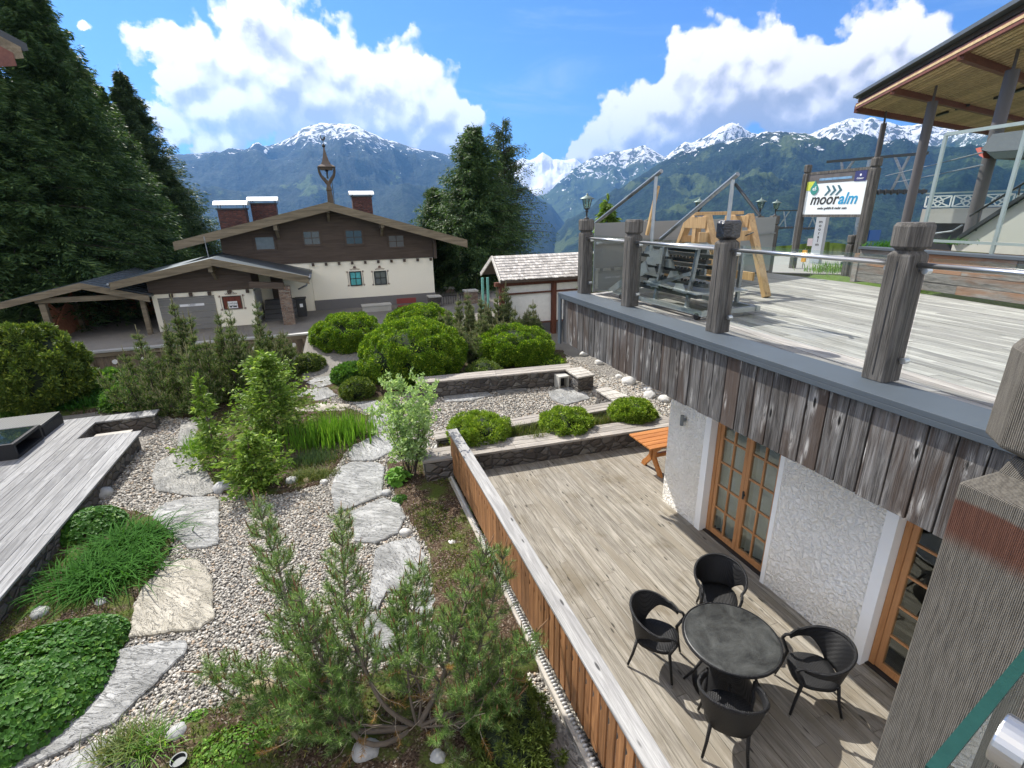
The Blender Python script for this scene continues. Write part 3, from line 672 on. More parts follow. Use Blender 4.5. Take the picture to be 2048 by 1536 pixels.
def tabletop_mat():
    m, T = newmat('dark_stone_top'); tc = T.n('TexCoord').outputs['Object']
    n = T.noise(tc, 3.2, 8, .72, .5); n2 = T.noise(tc, 90., 4, .8)
    c = T.mix(T.m('MULTIPLY_ADD', n, 2.2, T.m('MULTIPLY_ADD', n2, .9, -1.15), clamp=True), (.006, .0065, .007, 1), (.085, .09, .085, 1))
    c = T.mix(T.smooth(n2, .74, .78), c, (.2, .2, .19, 1))
    b = T.n('BsdfPrincipled', {'Base Color': c, 'Roughness': T.m('MULTIPLY_ADD', n, .3, .30), 'Specular IOR Level': .5})
    T.nt.links.new(bump(T, n2, .3, .002), b.inputs['Normal']); outp(T, b); return m
TP = Z(1462, 1273, .74); tx, ty = TP.x, TP.y
t = thing('round_table', 'round black wicker table with a dusty dark top on the pale lower deck', 'table', (tx, ty, 0))
RT = .505
m = MB(); m.lathe([(RT-.012, .715), (RT-.004, .735), (RT-.02, .7415)], (tx, ty, 0), 72); m.build('tabletop', tabletop_mat(), t, smooth=False)
m = MB(); n = 72; b = 0
for k in range(n):
    a = 2*math.pi*k/n
    for q in range(8):
        p = 2*math.pi*q/8; r = RT+.012*math.cos(p)*(1+.12*math.sin(k*9)); m.v.append((tx+r*math.cos(a), ty+r*math.sin(a), .727+.02*math.sin(p)))
for k in range(n):
    for q in range(8): m.f.append((k*8+q, ((k+1) % n)*8+q, ((k+1) % n)*8+(q+1) % 8, k*8+(q+1) % 8))
m.build('woven_rim', WICK, t, smooth=True)
MB().lathe([(.34, .02), (.30, .10), (.20, .28), (.17, .45), (.22, .62), (.36, .71)], (tx, ty, 0), 32).build('woven_base', WICK, t, smooth=True)
for k in range(4):
    a = math.pi/4+k*math.pi/2+.2
    MB().tube([(tx+.26*math.cos(a), ty+.26*math.sin(a), .34), (tx+.34*math.cos(a), ty+.34*math.sin(a), .16), (tx+.43*math.cos(a), ty+.43*math.sin(a), .015)], [.018, .016, .014], 8).build('leg', WICK, t, smooth=True)
def make_chair(label):
    """barrel wicker chair; faces +Y (towards the table)"""
    c = thing('wicker_chair', label, 'chair', (0, 0, 0), 'wicker chairs round the table')
    # shell: wraps the back and sweeps down into the arms
    V_ = []; na, nz = 41, 9
    def shell(th, f, off):
        # th from -1..1 (left arm front .. back .. right arm front)
        A = th*math.pi*.72; back = math.cos(th*math.pi/2)            # 1 at the back
        top = .63+.19*max(0, back)**1.3+(.02 if abs(th) > .8 else 0)
        bot = .41 if abs(th) < .34 else .41+(.20)*min(1, (abs(th)-.34)/.30)**.75
        bot = min(bot, top-.045)
        z = bot+(top-bot)*f
        r = .232+.075*((z-.4)/.4)+off
        x = math.sin(A)*r*1.08; y = -math.cos(A)*r*1.02
        if abs(th) > .6: y = y+(abs(th)-.6)*.05
        return (x, y, z)
    ths = np.linspace(-1, 1, na); m = MB()
    for off in (.009, -.009):
        for i in range(na):
            for j in range(nz): m.v.append(shell(ths[i], j/(nz-1), off))
    S = na*nz
    for i in range(na-1):
        for j in range(nz-1):
            a = i*nz+j; m.f.append((a, a+1, a+nz+1, a+nz)); m.f.append((S+a, S+a+nz, S+a+nz+1, S+a+1))
        a = i*nz+nz-1; m.f.append((a, S+a, S+a+nz, a+nz)); a = i*nz; m.f.append((a, a+nz, S+a+nz, S+a))
    for i in (0, na-1):
        for j in range(nz-1): a = i*nz+j; m.f.append((a, a+1, S+a+1, S+a))
    m.build('backrest', WICK, c, smooth=True)
    r = MB(); pts = [shell(q, 1, 0) for q in np.linspace(-1, 1, 49)]
    fl, fr = pts[0], pts[-1]
    pts = [(fl[0]*.98, fl[1]+.075, fl[2]-.05), (fl[0], fl[1]+.045, fl[2]-.006)]+pts+[(fr[0], fr[1]+.045, fr[2]-.006), (fr[0]*.98, fr[1]+.075, fr[2]-.05)]
    r.tube(pts, .0175, 8); r.build('arm_rim', WICK, c, smooth=True)
    s = MB(); V2 = []
    ring = []
    for k in range(28):
        a = 2*math.pi*k/28; ex = .235*abs(math.cos(a))**.72*np.sign(math.cos(a)); ey = .235*abs(math.sin(a))**.72*np.sign(math.sin(a)); ring.append((ex, ey+.015))
    for z, q in ((.375, .94), (.38, 1), (.415, 1), (.428, .96), (.418, .6)): s.v += [(x*q, y*q, z) for x, y in ring]
    for i in range(4):
        for k in range(28): s.f.append((i*28+k, i*28+(k+1) % 28, (i+1)*28+(k+1) % 28, (i+1)*28+k))
    s.f += [tuple(range(28))[::-1], tuple(range(112, 140))]
    s.build('seat', WICK, c, smooth=True)
    for sx in (-1, 1):
        f0 = fl if sx < 0 else fr
        l = MB().tube([(f0[0]*.98, f0[1]+.075, f0[2]-.05), (sx*.225, .20, .42), (sx*.235, .235, .20), (sx*.26, .265, .03)], [.017, .02, .016, .014], 8).build('leg', WICK, c, smooth=True)
        MB().tube([(sx*.26, .265, .032), (sx*.262, .267, .0)], .0135, 10).build('foot', STEEL, l)
        l = MB().tube([(sx*.17, -.18, .42), (sx*.185, -.215, .20), (sx*.21, -.26, .03)], [.02, .016, .014], 8).build('leg', WICK, c, smooth=True)
        MB().tube([(sx*.21, -.26, .032), (sx*.212, -.262, .0)], .0135, 10).build('foot', STEEL, l)
    return c
ch0 = make_chair('black wicker chair left of the round table, nearest the board fence')
def place(o, px, py, face=None):
    p = Z(px, py, .42); o.location = (p.x, p.y, 0); a = math.atan2(ty-p.y, tx-p.x)-math.pi/2 if face is None else face; o.rotation_euler.z = a
CH = [(1312, 1268, 'l'), (1436, 1190, 'black wicker chair on the far side of the round table, mostly hidden behind the tabletop'),
      (1628, 1340, 'black wicker chair right of the round table, nearest the white wall'), (1458, 1425, 'black wicker chair in front of the round table, its back turned to the viewer')]
place(ch0, 1312, 1268)
for px, py, lb in CH[1:]:
    c = dup(ch0, label=lb); place(c, px, py)
# ================================================================== picnic table
px0, py0 = 5.55, 8.05
t = thing('picnic_table', 'orange stained wooden picnic table partly hidden by the corner of the white wall', 'table', (6.3, 8.0, 0))
m = MB()
for k in range(5): m.box(5.52, 7.2, 7.50+k*.158, 7.50+k*.158+.145, .70, .735)
m.build('tabletop', W_PICNIC, t, bevel=.005)
for x in (5.85, 6.85):
    m = MB(); 
    for s in (-1, 1):
        yc = 7.89
        m.prism([(x, yc+s*.02, .66), (x, yc+s*.26, .66), (x, yc+s*.20, .55), (x, yc+s*.10, .46), (x, yc+s*.11, .34), (x, yc+s*.20, .22), (x, yc+s*.32, .10), (x, yc+s*.36, 0), (x, yc+s*.22, 0), (x, yc+s*.19, .06), (x, yc+s*.08, .18), (x, yc+s*.02, .24)], (.05, 0, 0))
    m.box(x-.004, x+.054, yc-.33, yc+.33, .661, .699)
    m.build('trestle_leg', W_PICNIC, t, bevel=.004)
MB().box(5.905, 6.845, 7.86, 7.92, .30, .38).build('stretcher', W_PICNIC, t)
# ================================================================== garden benches on dry stone walls
def bench(label, pts, z0, z1, th, rows, axis, mat=None, over=.03, nm='bench'):
    """pts: quad (a,b along the length; c,d the far side) in the ground plane"""
    a, b, c, d = [Vector(p[:2]) for p in pts]
    cen = (a+b+c+d)/4
    t = thing('stone_bench', label, 'bench', (cen.x, cen.y, z0))
    ins = lambda p: cen+(p-cen)*(1-over*2/max((p-cen).length, .2))
    MB().prism([(*ins(p), z0) for p in (a, b, c, d)], (0, 0, z1-th-z0)).build('stone_base', STONE, t)
    m = MB()
    for k in range(rows):
        u0, u1 = k/rows+.012, (k+1)/rows-.012
        q = [a.lerp(d, u0), b.lerp(c, u0), b.lerp(c, u1), a.lerp(d, u1)]
        n = max(1, round((b-a).length/2.4))
        for i in range(n):
            f0, f1 = i/n+.0006, (i+1)/n-.0006
            m.prism([(*q[0].lerp(q[1], f0), z1-th), (*q[0].lerp(q[1], f1), z1-th), (*q[3].lerp(q[2], f1), z1-th), (*q[3].lerp(q[2], f0), z1-th)], (0, 0, th+random.uniform(-.003, .003)))
    m.build('seat_boards', mat or W_BENCH, t, bevel=.004)
    return t
bench('long grey board seat on a dark stone wall across the lower deck end', [(1.30, 9.28), (7.3, 8.90), (7.35, 9.50), (1.32, 9.86)], -.15, .40, .05, 3, 'X')
bench('grey two strip board seat between the pebble patio and the cushion shrubs', [(1.75, 10.17), (7.25, 10.32), (7.35, 10.78), (1.78, 10.60)], -.15, .44, .05, 3, 'X')
bench('dark board seat on a stone wall between the big clipped bushes and pebble patio', [(2.02, 14.35), (6.9, 13.85), (7.15, 14.45), (2.05, 14.93)], -.15, .42, .05, 3, 'X')
bench('short pale board seat on a stone pier at the right end of the pebble patio', [(6.70, 12.95), (7.33, 13.02), (7.32, 13.95), (6.72, 13.95)], -.15, .42, .05, 4, 'Y', W_BENCHY)
bench('low pale slatted seat nearest the row of white boulders', [(6.80, 10.93), (7.45, 10.90), (7.22, 12.13), (6.82, 12.08)], -.15, .32, .05, 4, 'Y', W_BENCHY)
t = thing('stone_niche', 'small square stone niche beside the short pale bench', 'niche', (6.6, 13.9, 0))
MB().box(6.35, 6.40, 13.55, 13.95, -.1, .25).box(6.65, 6.70, 13.55, 13.95, -.1, .25).box(6.35, 6.70, 13.55, 13.95, .251, .30).build('frame', CONC, t)
MB().box(6.41, 6.64, 13.8, 13.9, -.1, .24).build('back', BLACKM, t)
# ================================================================== left deck with its dark glass furniture
t = thing('garden_deck', 'silver grey plank deck with a notch and stone edge at the left of the garden', 'deck', (-6.5, 12, .3))
m = MB(); boards(m, -8.6, -6.16, 2.5, 15.3, .26, .30, .19, .008, (3, 4.5)); boards(m, -6.16, -4.84, 2.5, 13.72, .26, .30, .188, .008, (3, 4.5))
boards(m, -6.16, -4.85, 14.80, 15.25, .26, .30, .188, .008, (3, 4.5)); boards(m, -12.5, -8.6, 2.5, 15.3, .26, .30, .19, .008, (3, 4.5))
m.build('deck_boards', W_LDECK, t, bevel=.003)
MB().box(-12.4, -6.22, 2.6, 15.2, -.12, .255).box(-6.22, -4.92, 2.6, 13.64, -.12, .255).box(-6.22, -4.9, 14.86, 15.2, -.12, .255).build('stone_edge', STONE, t)
t = thing('step', 'pale stone step slab in the notch of the silver grey deck', 'step', (-5.9, 14.3, 0))
MB().box(-6.10, -5.3, 13.82, 14.5, -.12, .08).build('step_slab', plain('step_stone', (.38, .36, .32), .85, 0, .2, 3), t, bevel=.01)
DGL = plain('dark_glass_top', (.012, .02, .022), .03, 0, .1, spec=.9, bumps=0)
def lowtable(nm, label, px, z, sx, sy, h, openf, kind):
    p = Z(px[0], px[1], .3); x1, y0 = p.x, p.y; x0, y1 = x1-sx, y0+sy
    t = thing(nm, label, kind, ((x0+x1)/2, (y0+y1)/2, .3)); w = .07
    if openf:
        m = MB(); m.box(x0, x1, y0, y0+w, .3, .3+h); m.box(x0, x1, y1-w, y1, .3, .3+h); m.box(x0, x1, y0+w, y1-w, .3, .36); m.box(x1-w, x1, y0+w, y1-w, .3+h-w, .3+h); m.box(x0, x0+w, y0+w, y1-w, .3+h-w, .3+h)
        m.build('woven_frame', WICK, t, bevel=.006)
        MB().box(x0+w, x1-w, y0+w, y1-w, .3+h-.02, .3+h+.004).build('glass_top', DGL, t)
    else:
        MB().box(x0, x1, y0, y1, .3, .3+h-.06).build('base', WICK, t, bevel=.006); m = MB(); k = x0
        while k < x1-.02: m.box(k, min(k+.055, x1), y0, y1, .3+h-.055, .3+h); k += .065
        m.build('slatted_top', plain('grey_slats', (.05, .055, .055), .4, 0, .2), t)
lowtable('glass_table', 'low black woven frame table with a reflecting glass top on the grey deck', (37, 918), .3, 1.9, 1.15, .36, True, 'table')
lowtable('lounge_block', 'low black lounge block with a slatted top behind the glass topped table', (92, 873), .3, 3., .95, .30, False, 'ottoman')
# ================================================================== timber retaining wall with round lamps
t = thing('retaining_wall', 'timber retaining wall with white round wall lights below the chalet forecourt', 'wall', (-6, 21.7, 0))
m = MB(); x = -14.; rr = random.Random(5)
while x < -1.25: m.box(x+.004, x+.196, 21.62+rr.uniform(0, .012), 21.68, GZ-.02, .50); x += .2
m.build('planks', wood('retaining_wood', (.10, .08, .06), (.23, .18, .13), 'Z', 1., .85, .3, .25), t)
MB().box(-14, -1.15, 21.56, 21.75, .505, .66).build('top_beam', W_EAVE, t)
for x in (-13, -8.5, -4.8, -1.2): MB().beam((x, 21.5, GZ), (x-.12, 21.6, .50), .16, .1, (0, 1, 0)).build('post', W_EAVE, t)
MB().box(-14, -1.1, 21.53, 21.80, .663, .73).build('white_edge', plain('edge_metal', (.55, .55, .54), .4, .5), t)
for x in (-8.85, -7.85, -6.95, -5.9, -3.2, -1.75):
    MB().tube([(x, 21.615, .28), (x, 21.57, .28)], .085, 20).build('round_light', plain('light_white', (.8, .8, .78), .4), t)
# ================================================================== chalet
YC, YG, YP = 27.0, 24.6, 23.7
g0 = .70
H_ = thing('chalet', 'alpine chalet with dark brown timber gable, white lower wall and three brick chimneys', 'house', (1, 30, g0))
pk = Y(655, 405, YC); eL = Y(357, 482, YC); eR = Y(925, 478, YC)
yb2 = YC+10.5; over = 1.0
wl = Y(620, 522, YC); wr = Y(868, 518, YC); wcr = Y(868, 604, YC)
xl = Y(440, 478, YC).x; xr = wr.x; xm = wl.x
def zroof(x, dz=0):     # underside of the roof at x
    if x < pk.x: return eL.z+(pk.z-eL.z)*(x-eL.x)/(pk.x-eL.x)-dz
    return eR.z+(pk.z-eR.z)*(eR.x-x)/(eR.x-pk.x)-dz
zw = (wl.z+wr.z)/2
m = MB(); m.prism([(xl, YC, zw), (xr, YC, zw), (xr, YC, zroof(xr, .30)), (pk.x, YC, pk.z-.30), (xl, YC, zroof(xl, .30))], (0, 10, 0)); m.build('timber_gable', W_BROWN, H_)
m = MB(); m.box(xm-.05, xr-.06, YC+.06, YC+9.9, g0+.5, zw-.003); m.build('white_wall', WHITEW, H_)
m = MB(); m.box(xm-.06, xr-.03, YC+.02, YC+9.9, g0-1.4, g0+.497); m.build('plinth', plain('plinth_grey', (.16, .155, .15), .9, bumps=.3), H_)
m = MB(); m.box(xl+.1, xm-.06, YC+.06, YC+9.9, g0-.5, zw-.003); m.build('white_wall', WHITEW, H_)
th = .30
m = MB()
for a, b in ((eL, pk), (pk, eR)):
    m.prism([(a.x, YC-over+.06, a.z), (b.x, YC-over+.06, b.z), (b.x, YC-over+.06, b.z-.10), (a.x, YC-over+.06, a.z-.10)], (0, 12, 0))
m.build('roof', ROOFM, H_)
m = MB()
for a, b in ((eL, pk), (pk, eR)):
    m.prism([(a.x, YC-over, a.z-.001), (b.x, YC-over, b.z-.001), (b.x, YC-over, b.z-.40), (a.x, YC-over, a.z-.36)], (0, .055, 0))
    m.prism([(a.x, YC-over+.07, a.z-.102), (b.x, YC-over+.07, b.z-.102), (b.x, YC-over+.07, b.z-.16), (a.x, YC-over+.07, a.z-.16)], (0, 11.6, 0))
m.build('bargeboard', W_EAVE, H_)
for px, py in ((552, 455), (655, 420), (763, 450)):
    p = Y(px, py, YC-.5)
    MB().beam((p.x, YC-.9, p.z), (p.x, YC, p.z-.05), .16, .22).beam((p.x, YC-.55, p.z-.12), (p.x, YC, p.z-.5), .12, .14).build('purlin_bracket', W_EAVE, H_)
m = MB(); x = xm
for px in np.linspace(625, 862, 10):
    q = Y(px, 522, YC-.1); MB().box(q.x-.06, q.x+.06, YC-.12, YC, zw-.16, zw-.02).build('beam_end', W_BROWN, H_)
MB().box(xr-.02, xr+.14, YC-.14, YC-.01, zw-.05, zroof(xr)-.32).build('corner_beam', W_BROWN, H_)
def win(px0, px1, py0, py1, yy, pane, fr, par, cross=True, fw=.06, name='window', deep=.03, dec=None):
    a = Y(px0, py1, yy); b = Y(px1, py0, yy); z0, z1 = a.z, b.z; m = MB(); y0 = yy-deep-.02
    m.box(a.x-fw, a.x, y0, yy-.002, z0-fw, z1+fw); m.box(b.x, b.x+fw, y0, yy-.002, z0-fw, z1+fw); m.box(a.x, b.x, y0, yy-.002, z1, z1+fw); m.box(a.x, b.x, y0, yy-.002, z0-fw, z0)
    if cross:
        c = (a.x+b.x)/2; zc = (z0+z1)/2; m.box(c-.015, c+.015, y0+.012, yy-.012, z0, z1); m.box(a.x, c-.015, y0+.012, yy-.012, zc-.015, zc+.015); m.box(c+.015, b.x, y0+.012, yy-.012, zc-.015, zc+.015)
    w_ = m.build(name, fr, par); MB().box(a.x, b.x, yy-.016, yy-.006, z0, z1).build('pane', pane, w_)
    if dec:
        s = MB(); q = fw+.06
        for sx, xx in ((-1, a.x-q), (1, b.x+q)):
            s.tube([(xx, yy-.012, z0-.05), (xx+sx*.02, yy-.012, (z0+z1)/2), (xx, yy-.012, z1+.05)], .008, 5)
            for zz in (z0-.02, z1+.03):
                for k in range(5):
                    an = k*math.pi/2.5; s.tube([(xx, yy-.012, zz), (xx+sx*.04+.05*math.cos(an), yy-.012, zz+.05*math.sin(an))], .012, 5)
        xc = (a.x+b.x)/2
        for k in range(-4, 5): s.tube([(xc+k*.045, yy-.012, z1+q), (xc+k*.06, yy-.012, z1+q+.14-abs(k)*.022)], .012, 5)
        for k in range(7): an = k*math.pi/6; s.tube([(xc+.02*math.cos(an), yy-.012, z1+q+.10), (xc+.07*math.cos(an), yy-.012, z1+q+.14+.07*math.sin(an))], .012, 5)
        s.build('painted_ornament', plain('ornament_paint', (.22, .15, .12), .8), w_)
    return w_
win(514, 546, 474, 499, YC, WINDL, W_BROWN, H_, False, .10); win(610, 637, 463, 489, YC, WINDG, W_BROWN, H_, True, .10); win(694, 722, 461, 488, YC, WINDG, W_BROWN, H_, True, .10)
win(779, 806, 471, 494, YC, WINDL, W_BROWN, H_, True, .07)
win(703, 720, 544, 570, YC+.06, WINDT, DARKST, H_, True, .05, dec=1); win(752, 770, 543, 568, YC+.06, WINDL, DARKST, H_, True, .05, dec=1)
def chimney(px0, px1, pyb, pyt, pyc, y, dep=.9):
    a = Y(px0, pyb, y); b = Y(px1, pyt, y); z0, z1 = a.z-.6, b.z
    c = MB().box(a.x, b.x, y, y+dep, z0, z1).build('chimney', BRICKR, H_)
    MB().box(a.x-.06, b.x+.06, y-.06, y+dep+.06, z1+.002, z1+.07).build('cap', DARKST, c)
    zc = Y(px0, pyc, y).z; s = MB()
    for xx in (a.x+.05, b.x-.05):
        for yy in (y+.05, y+dep-.05): s.box(xx-.015, xx+.015, yy-.015, yy+.015, z1+.071, zc-.03)
    s.build('cowl_leg', DARKST, c)
    v = MB(); n = 8; wd = (b.x-a.x)/2+.14; cxx = (a.x+b.x)/2
    pts = [(cxx-wd, y-.12+(dep+.24)*k/n, zc-.22+.24*math.sin(math.pi*(k+.25)/(n+.5))**.7) for k in range(n+1)]
    v.prism(pts+[(p[0], p[1], p[2]-.02) for p in pts[::-1]], (2*wd, 0, 0)); v.build('cowl', plain('bright_sheet', (.80, .81, .80), .45, .2), c)
chimney(440, 490, 450, 419, 402, 30); chimney(505, 551, 435, 408, 394, 31); chimney(707, 743, 422, 394, 382, 30, .8)
# belfry
W_BELF = wood('belfry_wood', (.055, .042, .03), (.13, .10, .072), 'Z', 1., .8, .1, .1)
t = thing('belfry', 'small wooden belfry with flared spire roof and weathercock on the chalet ridge', 'belfry', (pk.x, YC, pk.z))
yb_ = YC-.6
def bz(py): return Y(651, py, yb_).z
bx_ = Y(652, 330, yb_).x
MB().lathe([(.19, bz(407)), (.17, bz(392)), (.15, bz(382)), (.19, bz(380)), (.13, bz(374)), (.11, bz(366))], (bx_, yb_, 0), 4, math.pi/4).build('shaft', W_BELF, t)
pts = []
m = MB()
for s in (-1, 1):
    for q in (0,):
        m.tube([(bx_+s*.03, yb_, bz(367)), (bx_+s*.13, yb_, bz(360)), (bx_+s*.27, yb_, bz(352)), (bx_+s*.33, yb_, bz(344)), (bx_+s*.35, yb_, bz(336))], [.085, .08, .065, .055, .045], 8)
m.build('yoke', W_BELF, t)
MB().tube([(bx_, yb_, bz(357)), (bx_, yb_, bz(342))], .04, 8).lathe([(.10, bz(343)), (.05, bz(340)), (.03, bz(337))], (bx_, yb_, 0), 12).build('bell', DARKST, t)
MB().lathe([(.38, bz(340)), (.41, bz(336)), (.47, bz(333.5))], (bx_, yb_, 0), 4, math.pi/4).build('collar', W_BELF, t)
MB().lathe([(.55, bz(334.5)), (.50, bz(333)), (.30, bz(329)), (.20, bz(322)), (.13, bz(313)), (.07, bz(303)), (.035, bz(294))], (bx_, yb_, 0), 4, math.pi/4).build('spire', plain('spire_shingle', (.11, .085, .065), .8, 0, .3, 8), t)
m = MB(); m.lathe([(.01, bz(296)), (.075, bz(293)), (.085, bz(291.5)), (.05, bz(289)), (.012, bz(287))], (bx_, yb_, 0), 12); m.tube([(bx_, yb_, bz(290)), (bx_, yb_, bz(281))], .015, 6); m.build('finial', DARKST, t)
m = MB(); yy = yb_-.01
m.prism([(bx_-.10, yy, bz(270.5)), (bx_-.07, yy, bz(271)), (bx_-.06, yy, bz(277)), (bx_+.02, yy, bz(278)), (bx_+.04, yy, bz(274)), (bx_+.10, yy, bz(273)), (bx_+.12, yy, bz(276)), (bx_+.07, yy, bz(280.5)), (bx_+.0, yy, bz(282)), (bx_-.07, yy, bz(280)), (bx_-.10, yy, bz(276))], (0, .02, 0)); m.build('weathercock', DARKST, t)
t = thing('lightning_rod', 'thin dark lightning rod beside the belfry on the chalet ridge', 'rod', (pk.x+.6, YC, pk.z-.1))
a = Y(669, 408, YC-.3); b = Y(664, 364, YC-.3); MB().tube([a, b], .015, 5).build('rod', DARKST, t)
# garage wing
G_ = thing('garage_wing', 'chalet garage wing with white wall, grey garage door, shuttered window and brick pillar porch', 'garage', (-4, 25, g0))
kL = Y(217, 566, YP); kP = Y(420, 517, YP); kR = Y(617, 553, YP)
def zr2(x): return kL.z+(kP.z-kL.z)*(x-kL.x)/(kP.x-kL.x) if x < kP.x else kR.z+(kP.z-kR.z)*(kR.x-x)/(kR.x-kP.x)
a0 = Y(302, 590, YG); a1 = Y(505, 577, YG); z2 = (a0.z+a1.z)/2
m = MB(); m.box(a0.x, a1.x, YG, YG+6.5, g0-.6, z2); m.build('white_wall', WHITEW, G_)
m = MB(); x0 = a0.x-.05; x1 = a1.x+.02; m.prism([(x0, YG-.05, z2+.002), (x1, YG-.05, z2+.002), (x1, YG-.05, zr2(x1)-.28), (kP.x, YG-.05, kP.z-.28), (x0, YG-.05, zr2(x0)-.28)], (0, 6.4, 0)); m.build('timber_gable', W_BROWN, G_)
m = MB()
for a, b in ((kL, kP), (kP, kR)): m.prism([(a.x, YP+.06, a.z), (b.x, YP+.06, b.z), (b.x, YP+.06, b.z-.08), (a.x, YP+.06, a.z-.08)], (0, 6.5, 0))
m.build('roof', ROOFM, G_)
m = MB()
for a, b in ((kL, kP), (kP, kR)): m.prism([(a.x, YP, a.z), (b.x, YP, b.z), (b.x, YP, b.z-.32), (a.x, YP, a.z-.28)], (0, .055, 0))
m.build('bargeboard', W_EAVE, G_)
for px, py in ((423, 538), (375, 545)):
    p = Y(px, py, YP+.4)
    if px == 423: MB().beam((p.x, YP+.1, p.z), (p.x, YG, p.z), .16, .2).beam((p.x, YP+.4, p.z-.1), (p.x, YG, p.z-.45), .1, .14).build('purlin_bracket', W_EAVE, G_)
MB().beam(Vector((Y(575, 585, YP+.15).x-.1, YP+.15, Y(575, 572, YP).z)), Vector((a1.x, YP+.2, Y(505, 570, YP).z)), .2, .26).build('porch_beam', W_BROWN, G_)
m = MB()
for px in (340, 380, 418, 458, 495): q = Y(px, 585, YG-.1); MB().box(q.x-.06, q.x+.06, YG-.13, YG, z2-.15, z2-.01).build('beam_end', W_BROWN, G_)
pb = Y(582, 650, YP+.25); pt = Y(580, 572, YP+.25)
MB().box(pb.x-.27, pb.x+.20, YP+.1, YP+.5, g0-.1, pt.z).build('brick_pillar', BRICK, G_)
d0 = Y(328, 650, YG); d1 = Y(428, 590, YG)
m = MB(); z = g0-.1
while z < d1.z-.02: m.box(d0.x, d1.x, YG-.03, YG-.001, z+.006, min(z+.28, d1.z)); z += .285
gd_ = m.build('garage_door', plain('garage_grey', (.20, .195, .18), .6, 0, .05), G_)
s0 = Y(360, 614, YG-.04); s1 = Y(408, 606, YG-.04)
MB().box(s0.x, s1.x, YG-.05, YG-.035, s0.z, s1.z).build('notice', plain('notice_white', (.8, .8, .8), .6, bumps=0), gd_)
def text(txt, size, p, par, mat, rotz=0., name='lettering', italic=0, ext=.003, align='CENTER', rot=None, extra=None):
    cu = bpy.data.curves.new('txt', 'FONT'); cu.body = txt; cu.size = size; cu.extrude = ext; cu.align_x = align; cu.shear = italic; cu.resolution_u = 3
    if extra: cu.offset = extra
    ob = bpy.data.objects.new('txt', cu); COL.objects.link(ob); dg = bpy.context.evaluated_depsgraph_get(); me = bpy.data.meshes.new_from_object(ob.evaluated_get(dg))
    bpy.data.objects.remove(ob)
    R = rot if rot is not None else (Matrix.Rotation(rotz, 4, 'Z') @ Matrix.Rotation(math.pi/2, 4, 'X'))
    me.transform(Matrix.Translation(Vector(p)-root_loc(par)) @ R); me.materials.clear()
    return finish(name, me, mat, par)
INK = plain('ink_black', (.03, .03, .03), .6, bumps=0)
text('Garagenausfahrt\nbitte freihalten', (s1.z-s0.z)*.42, ((s0.x+s1.x)/2, YG-.052, (s0.z+s1.z)/2+.02), gd_, INK)
sw = win(450, 480, 592, 618, YG, wood('shutter_red', (.11, .03, .02), (.19, .06, .04), 'Z'), W_BROWN, G_, False, .03, 'shuttered_window', .03, dec=1)
n0 = Y(458, 617, YG-.03); n1 = Y(474, 602, YG-.03)
MB().box(n0.x, n1.x, YG-.04, YG-.026, n0.z, n1.z).build('notice', plain('notice_white', (.8, .8, .8), .6, bumps=0), sw)
text('ACHTUNG\nAusfahrt', .09, ((n0.x+n1.x)/2, YG-.042, n1.z-.12), sw, INK)
m = MB(); m.box(n0.x+.05, n0.x+.14, YG-.045, YG-.0415, n0.z+.04, n0.z+.10).box(n0.x+.18, n1.x-.04, YG-.045, YG-.0415, n0.z+.04, n0.z+.09); m.build('pictogram', INK, sw)
# porch: steps, recess, door
e0 = Y(510, 600, YG+.3); e1 = Y(560, 600, YG+1.8)
MB().box(a1.x+.003, a1.x+.04, YG, YG+2.3, g0-.2, z2-.1).build('porch_side', plain('side_grey', (.45, .45, .43), .8), G_)
m = MB()
for k in range(5): m.box(Y(527, 640, YG).x-.02, pb.x+.3, YG+.5+k*.3, YG+2.2, g0-.1+k*.17, g0+.07+k*.17)
m.build('steps', plain('step_dark', (.11, .11, .105), .85), G_)
MB().box(Y(548, 600, YC).x, Y(572, 600, YC).x, YC-.05, YC+.055, g0+.6, g0+2.35).build('house_door', W_BROWN, G_)
g_ = Y(600, 570, YP); h_ = Y(617, 556, YP)
MB().tube([(kR.x+.02, YP+.05, kR.z-.12), (kR.x-.15, YP+.12, kR.z-.38), (kR.x-.5, YP+.3, kR.z-.55)], .035, 8).build('downpipe', GALV, G_, smooth=True)
MB().tube([(kR.x+.03, YP, kR.z-.07), (kR.x+.03, YP+6.4, kR.z-.07)], .06, 10).tube([(kL.x-.03, YP, kL.z-.07), (kL.x-.03, YP+6.4, kL.z-.07)], .06, 10).build('gutter', GALV, G_, smooth=True)
q = Y(420, 520, YP+1); MB().tube([(q.x-.02, YP+1, q.z-.3), (q.x-.05, YP+1, q.z+.95)], .02, 6).build('vent_pipe', GALV, G_)
# bin, bench, box
p = Z(606, 628, g0)
p = Y(606, 632, YP+.9); t = thing('wheelie_bin', 'black wheelie bin behind the brick pillar of the chalet porch', 'bin', (p.x, p.y, p.z))
MB().prism([(p.x-.2, p.y-.25, p.z), (p.x+.2, p.y-.25, p.z), (p.x+.2, p.y+.25, p.z), (p.x-.2, p.y+.25, p.z)], (0, 0, .78)).build('body', BLACKM, t, bevel=.03)
MB().box(p.x-.24, p.x+.24, p.y-.3, p.y+.28, p.z+.785, p.z+.84).build('lid', BLACKM, t, bevel=.02)
MB().box(p.x-.05, p.x+.08, p.y-.262, p.y-.255, p.z+.45, p.z+.6).build('sticker', plain('notice_white', (.8, .8, .8), .6), t)
a = Y(795, 609, YC-.9); b = Y(833, 596, YC-.9); t = thing('red_bench', 'dark red bench standing against the white chalet wall', 'bench', ((a.x+b.x)/2, YC-.9, a.z))
RB = plain('red_bench_paint', (.22, .045, .04), .5)
